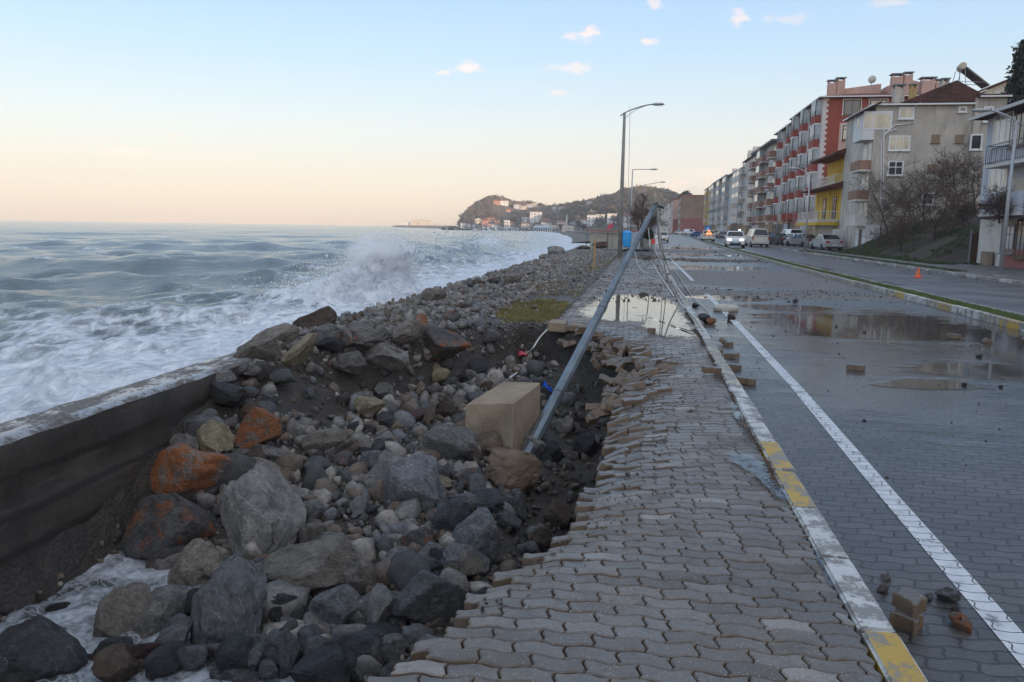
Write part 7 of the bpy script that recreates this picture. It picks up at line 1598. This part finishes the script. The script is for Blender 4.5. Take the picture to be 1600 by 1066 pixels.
for k, (px, y, H, lab) in enumerate([(1395, 60, 1.5, 'dense bare bush before the corner of the grey house'), (1420, 63, 1.7, 'tallest dark bare tree against the grey house wall'), (1372, 62, 1.1, 'low bare bush beside the white washed ground floor'), (1445, 61, 1.4, 'tangled bare bush in the middle of the bank'), (1470, 64, 1.5, 'bare bush under the two brick filled windows'),
                                     (1497, 63, 1.6, 'reddish bare bush climbing the right of the grey wall'), (1520, 62, 1.5, 'bare bush at the junction of the two grey walls'), (1410, 56, .9, 'low bramble at the foot of the bank'), (1460, 55, .8, 'dark bramble on the lower bank'), (1505, 54, .9, 'bramble beside the end house gate'), (1385, 66, 1.6, 'thin bare tree against the white drainpipes')]):
    q = on_y(px, 380, y); z = max(0, float(hillside_z(np.array(q.x), np.array(float(y))))-.1); bare_tree('bare_bush', (q.x, y, z), lab, 'bush', 40+k, H=H*1.3, spread=.68, levels=5, trunk_r=.075, kids=(2, 4), twig_r=.009, len_k=.74, up=.4)
for k, y in enumerate((37, 41, 44.5)): bare_tree('bare_vine', (17.0, y, 2.35), ['bare vine sprawling over the end house canopy', 'tangled bare vine hanging under the end house windows', 'bare vine at the corner of the end house canopy'][k], 'vine', 80+k, H=.7, spread=.8, levels=5, trunk_r=.04, kids=(3, 4), twig_r=.007, len_k=.76, up=.05, lean=(-.6, .6))
def conifer():
    p = on_y(1600, 60, 92); z0 = float(hillside_z(np.array(p.x), np.array(92.)))-.5; H = on_y(1596, 56, 92).z-z0; root = empty('conifer', (p.x, 92, z0), 0, 'dark conifer at the edge of the view before the hill house', 'tree'); m = MB(); m.tube([(0, 0, 0), (0, 0, H*.9)], [.32, .04], 8); m.build('trunk', MATS['bark'], root)
    g = np.random.default_rng(8); V = []
    for k in range(90):
        t = .12+.86*k/90; L = (1-t)*4.2+.35; a = k*2.4; n = int(50*(1-t)+16); s = g.random(n)**.7; c = np.stack([np.cos(a)*s*L, np.sin(a)*s*L, H*t-.25*s*L+g.normal(0, .10, n)], 1)+g.normal(0, .16, (n, 3))
        q = np.repeat(c, 4, 0); V.append((q[:, None]+g.normal(0, .17, (len(q), 3, 3))).reshape(-1, 3))
    V = np.concatenate(V); link('crown', arr_mesh('crown', V, np.arange(len(V)).reshape(-1, 3)), MATS['needles'], root)
conifer()
def round_tree(px, pb, wpx, hpx, label, mat_):
    p = town_hit(px, pb); s = p.y/FPX; r = wpx*s/2; h_ = hpx*s; root = empty('town_tree', (p.x, p.y-6, p.z), 0, label, 'tree', 'trees across the bay'); m = MB(); m.tube([(0, 0, -1), (0, 0, h_*.6)], [.35, .2], 6); m.build('trunk', MATS['bark'], root)
    g = np.random.default_rng(int(px)); d = g.normal(0, 1, (420, 3)); d /= np.linalg.norm(d, axis=1)[:, None]; c = d*np.array([r, r, h_*.36])*g.uniform(.5, 1, (420, 1))+np.array([0, 0, h_*.64]); V = (c[:, None]+g.normal(0, r*.13, (420, 3, 3))).reshape(-1, 3); link('crown', arr_mesh('crown', V, np.arange(len(V)).reshape(-1, 3)), mat_, root)
for a in [(904, 359, 12, 14, 'dark evergreen right of the mosque', 'wood_dark'), (913, 361, 10, 11, 'dark evergreen before the broad white building', 'wood_dark'), (937, 360, 18, 20, 'wide leafless tree before the grey white building', 'wood_grey'), (960, 352, 12, 16, 'grey bushy tree behind the red flag', 'wood_grey'), (877, 359, 8, 9, 'dark tree left of the mosque', 'wood_dark'), (763, 315, 6, 8, 'pine on the very top of the headland', 'wood_dark'), (845, 326, 7, 9, 'flat topped pine on the hilltop row', 'wood_dark'), (902, 322, 9, 8, 'spreading pine on the saddle skyline', 'wood_dark')]: round_tree(*a[:5], MATS[a[5]])
for px, py, lab in ((1068, 312, 'dark pine rising behind the brown tenement'), (1073, 308, 'taller pine rising behind the brown tenement')):
    q = on_y(px, py, 400); root = empty('street_pine', (q.x, 400, 0), 0, lab, 'tree'); m = MB(); m.tube([(0, 0, 0), (0, 0, q.z)], [.4, .2], 6); m.build('trunk', MATS['bark'], root); g = np.random.default_rng(px); d = g.normal(0, 1, (300, 3)); d /= np.linalg.norm(d, axis=1)[:, None]; c = d*np.array([2.6, 2.6, 2.6])+np.array([0, 0, q.z]); link('crown', arr_mesh('crown', (c[:, None]+g.normal(0, .5, (300, 3, 3))).reshape(-1, 3), np.arange(900).reshape(-1, 3)), MATS['needles'], root)

# ------------------------------------------------------------------ the air over the bay
def haze():
    m = bpy.data.materials.new('haze_air'); m.use_nodes = True; nt = m.node_tree; nt.nodes.clear(); N = NT(nt)
    v_ = N.n('VolumePrincipled', Color=(.93, .90, .87, 1), Density=.00028); N.n('OutputMaterial', Volume=v_.outputs[0])
    b = MB(); b.box(-2600, -450, -4, 1600, 1750, 130); tag(b.build('haze', m), kind='stuff')
haze()
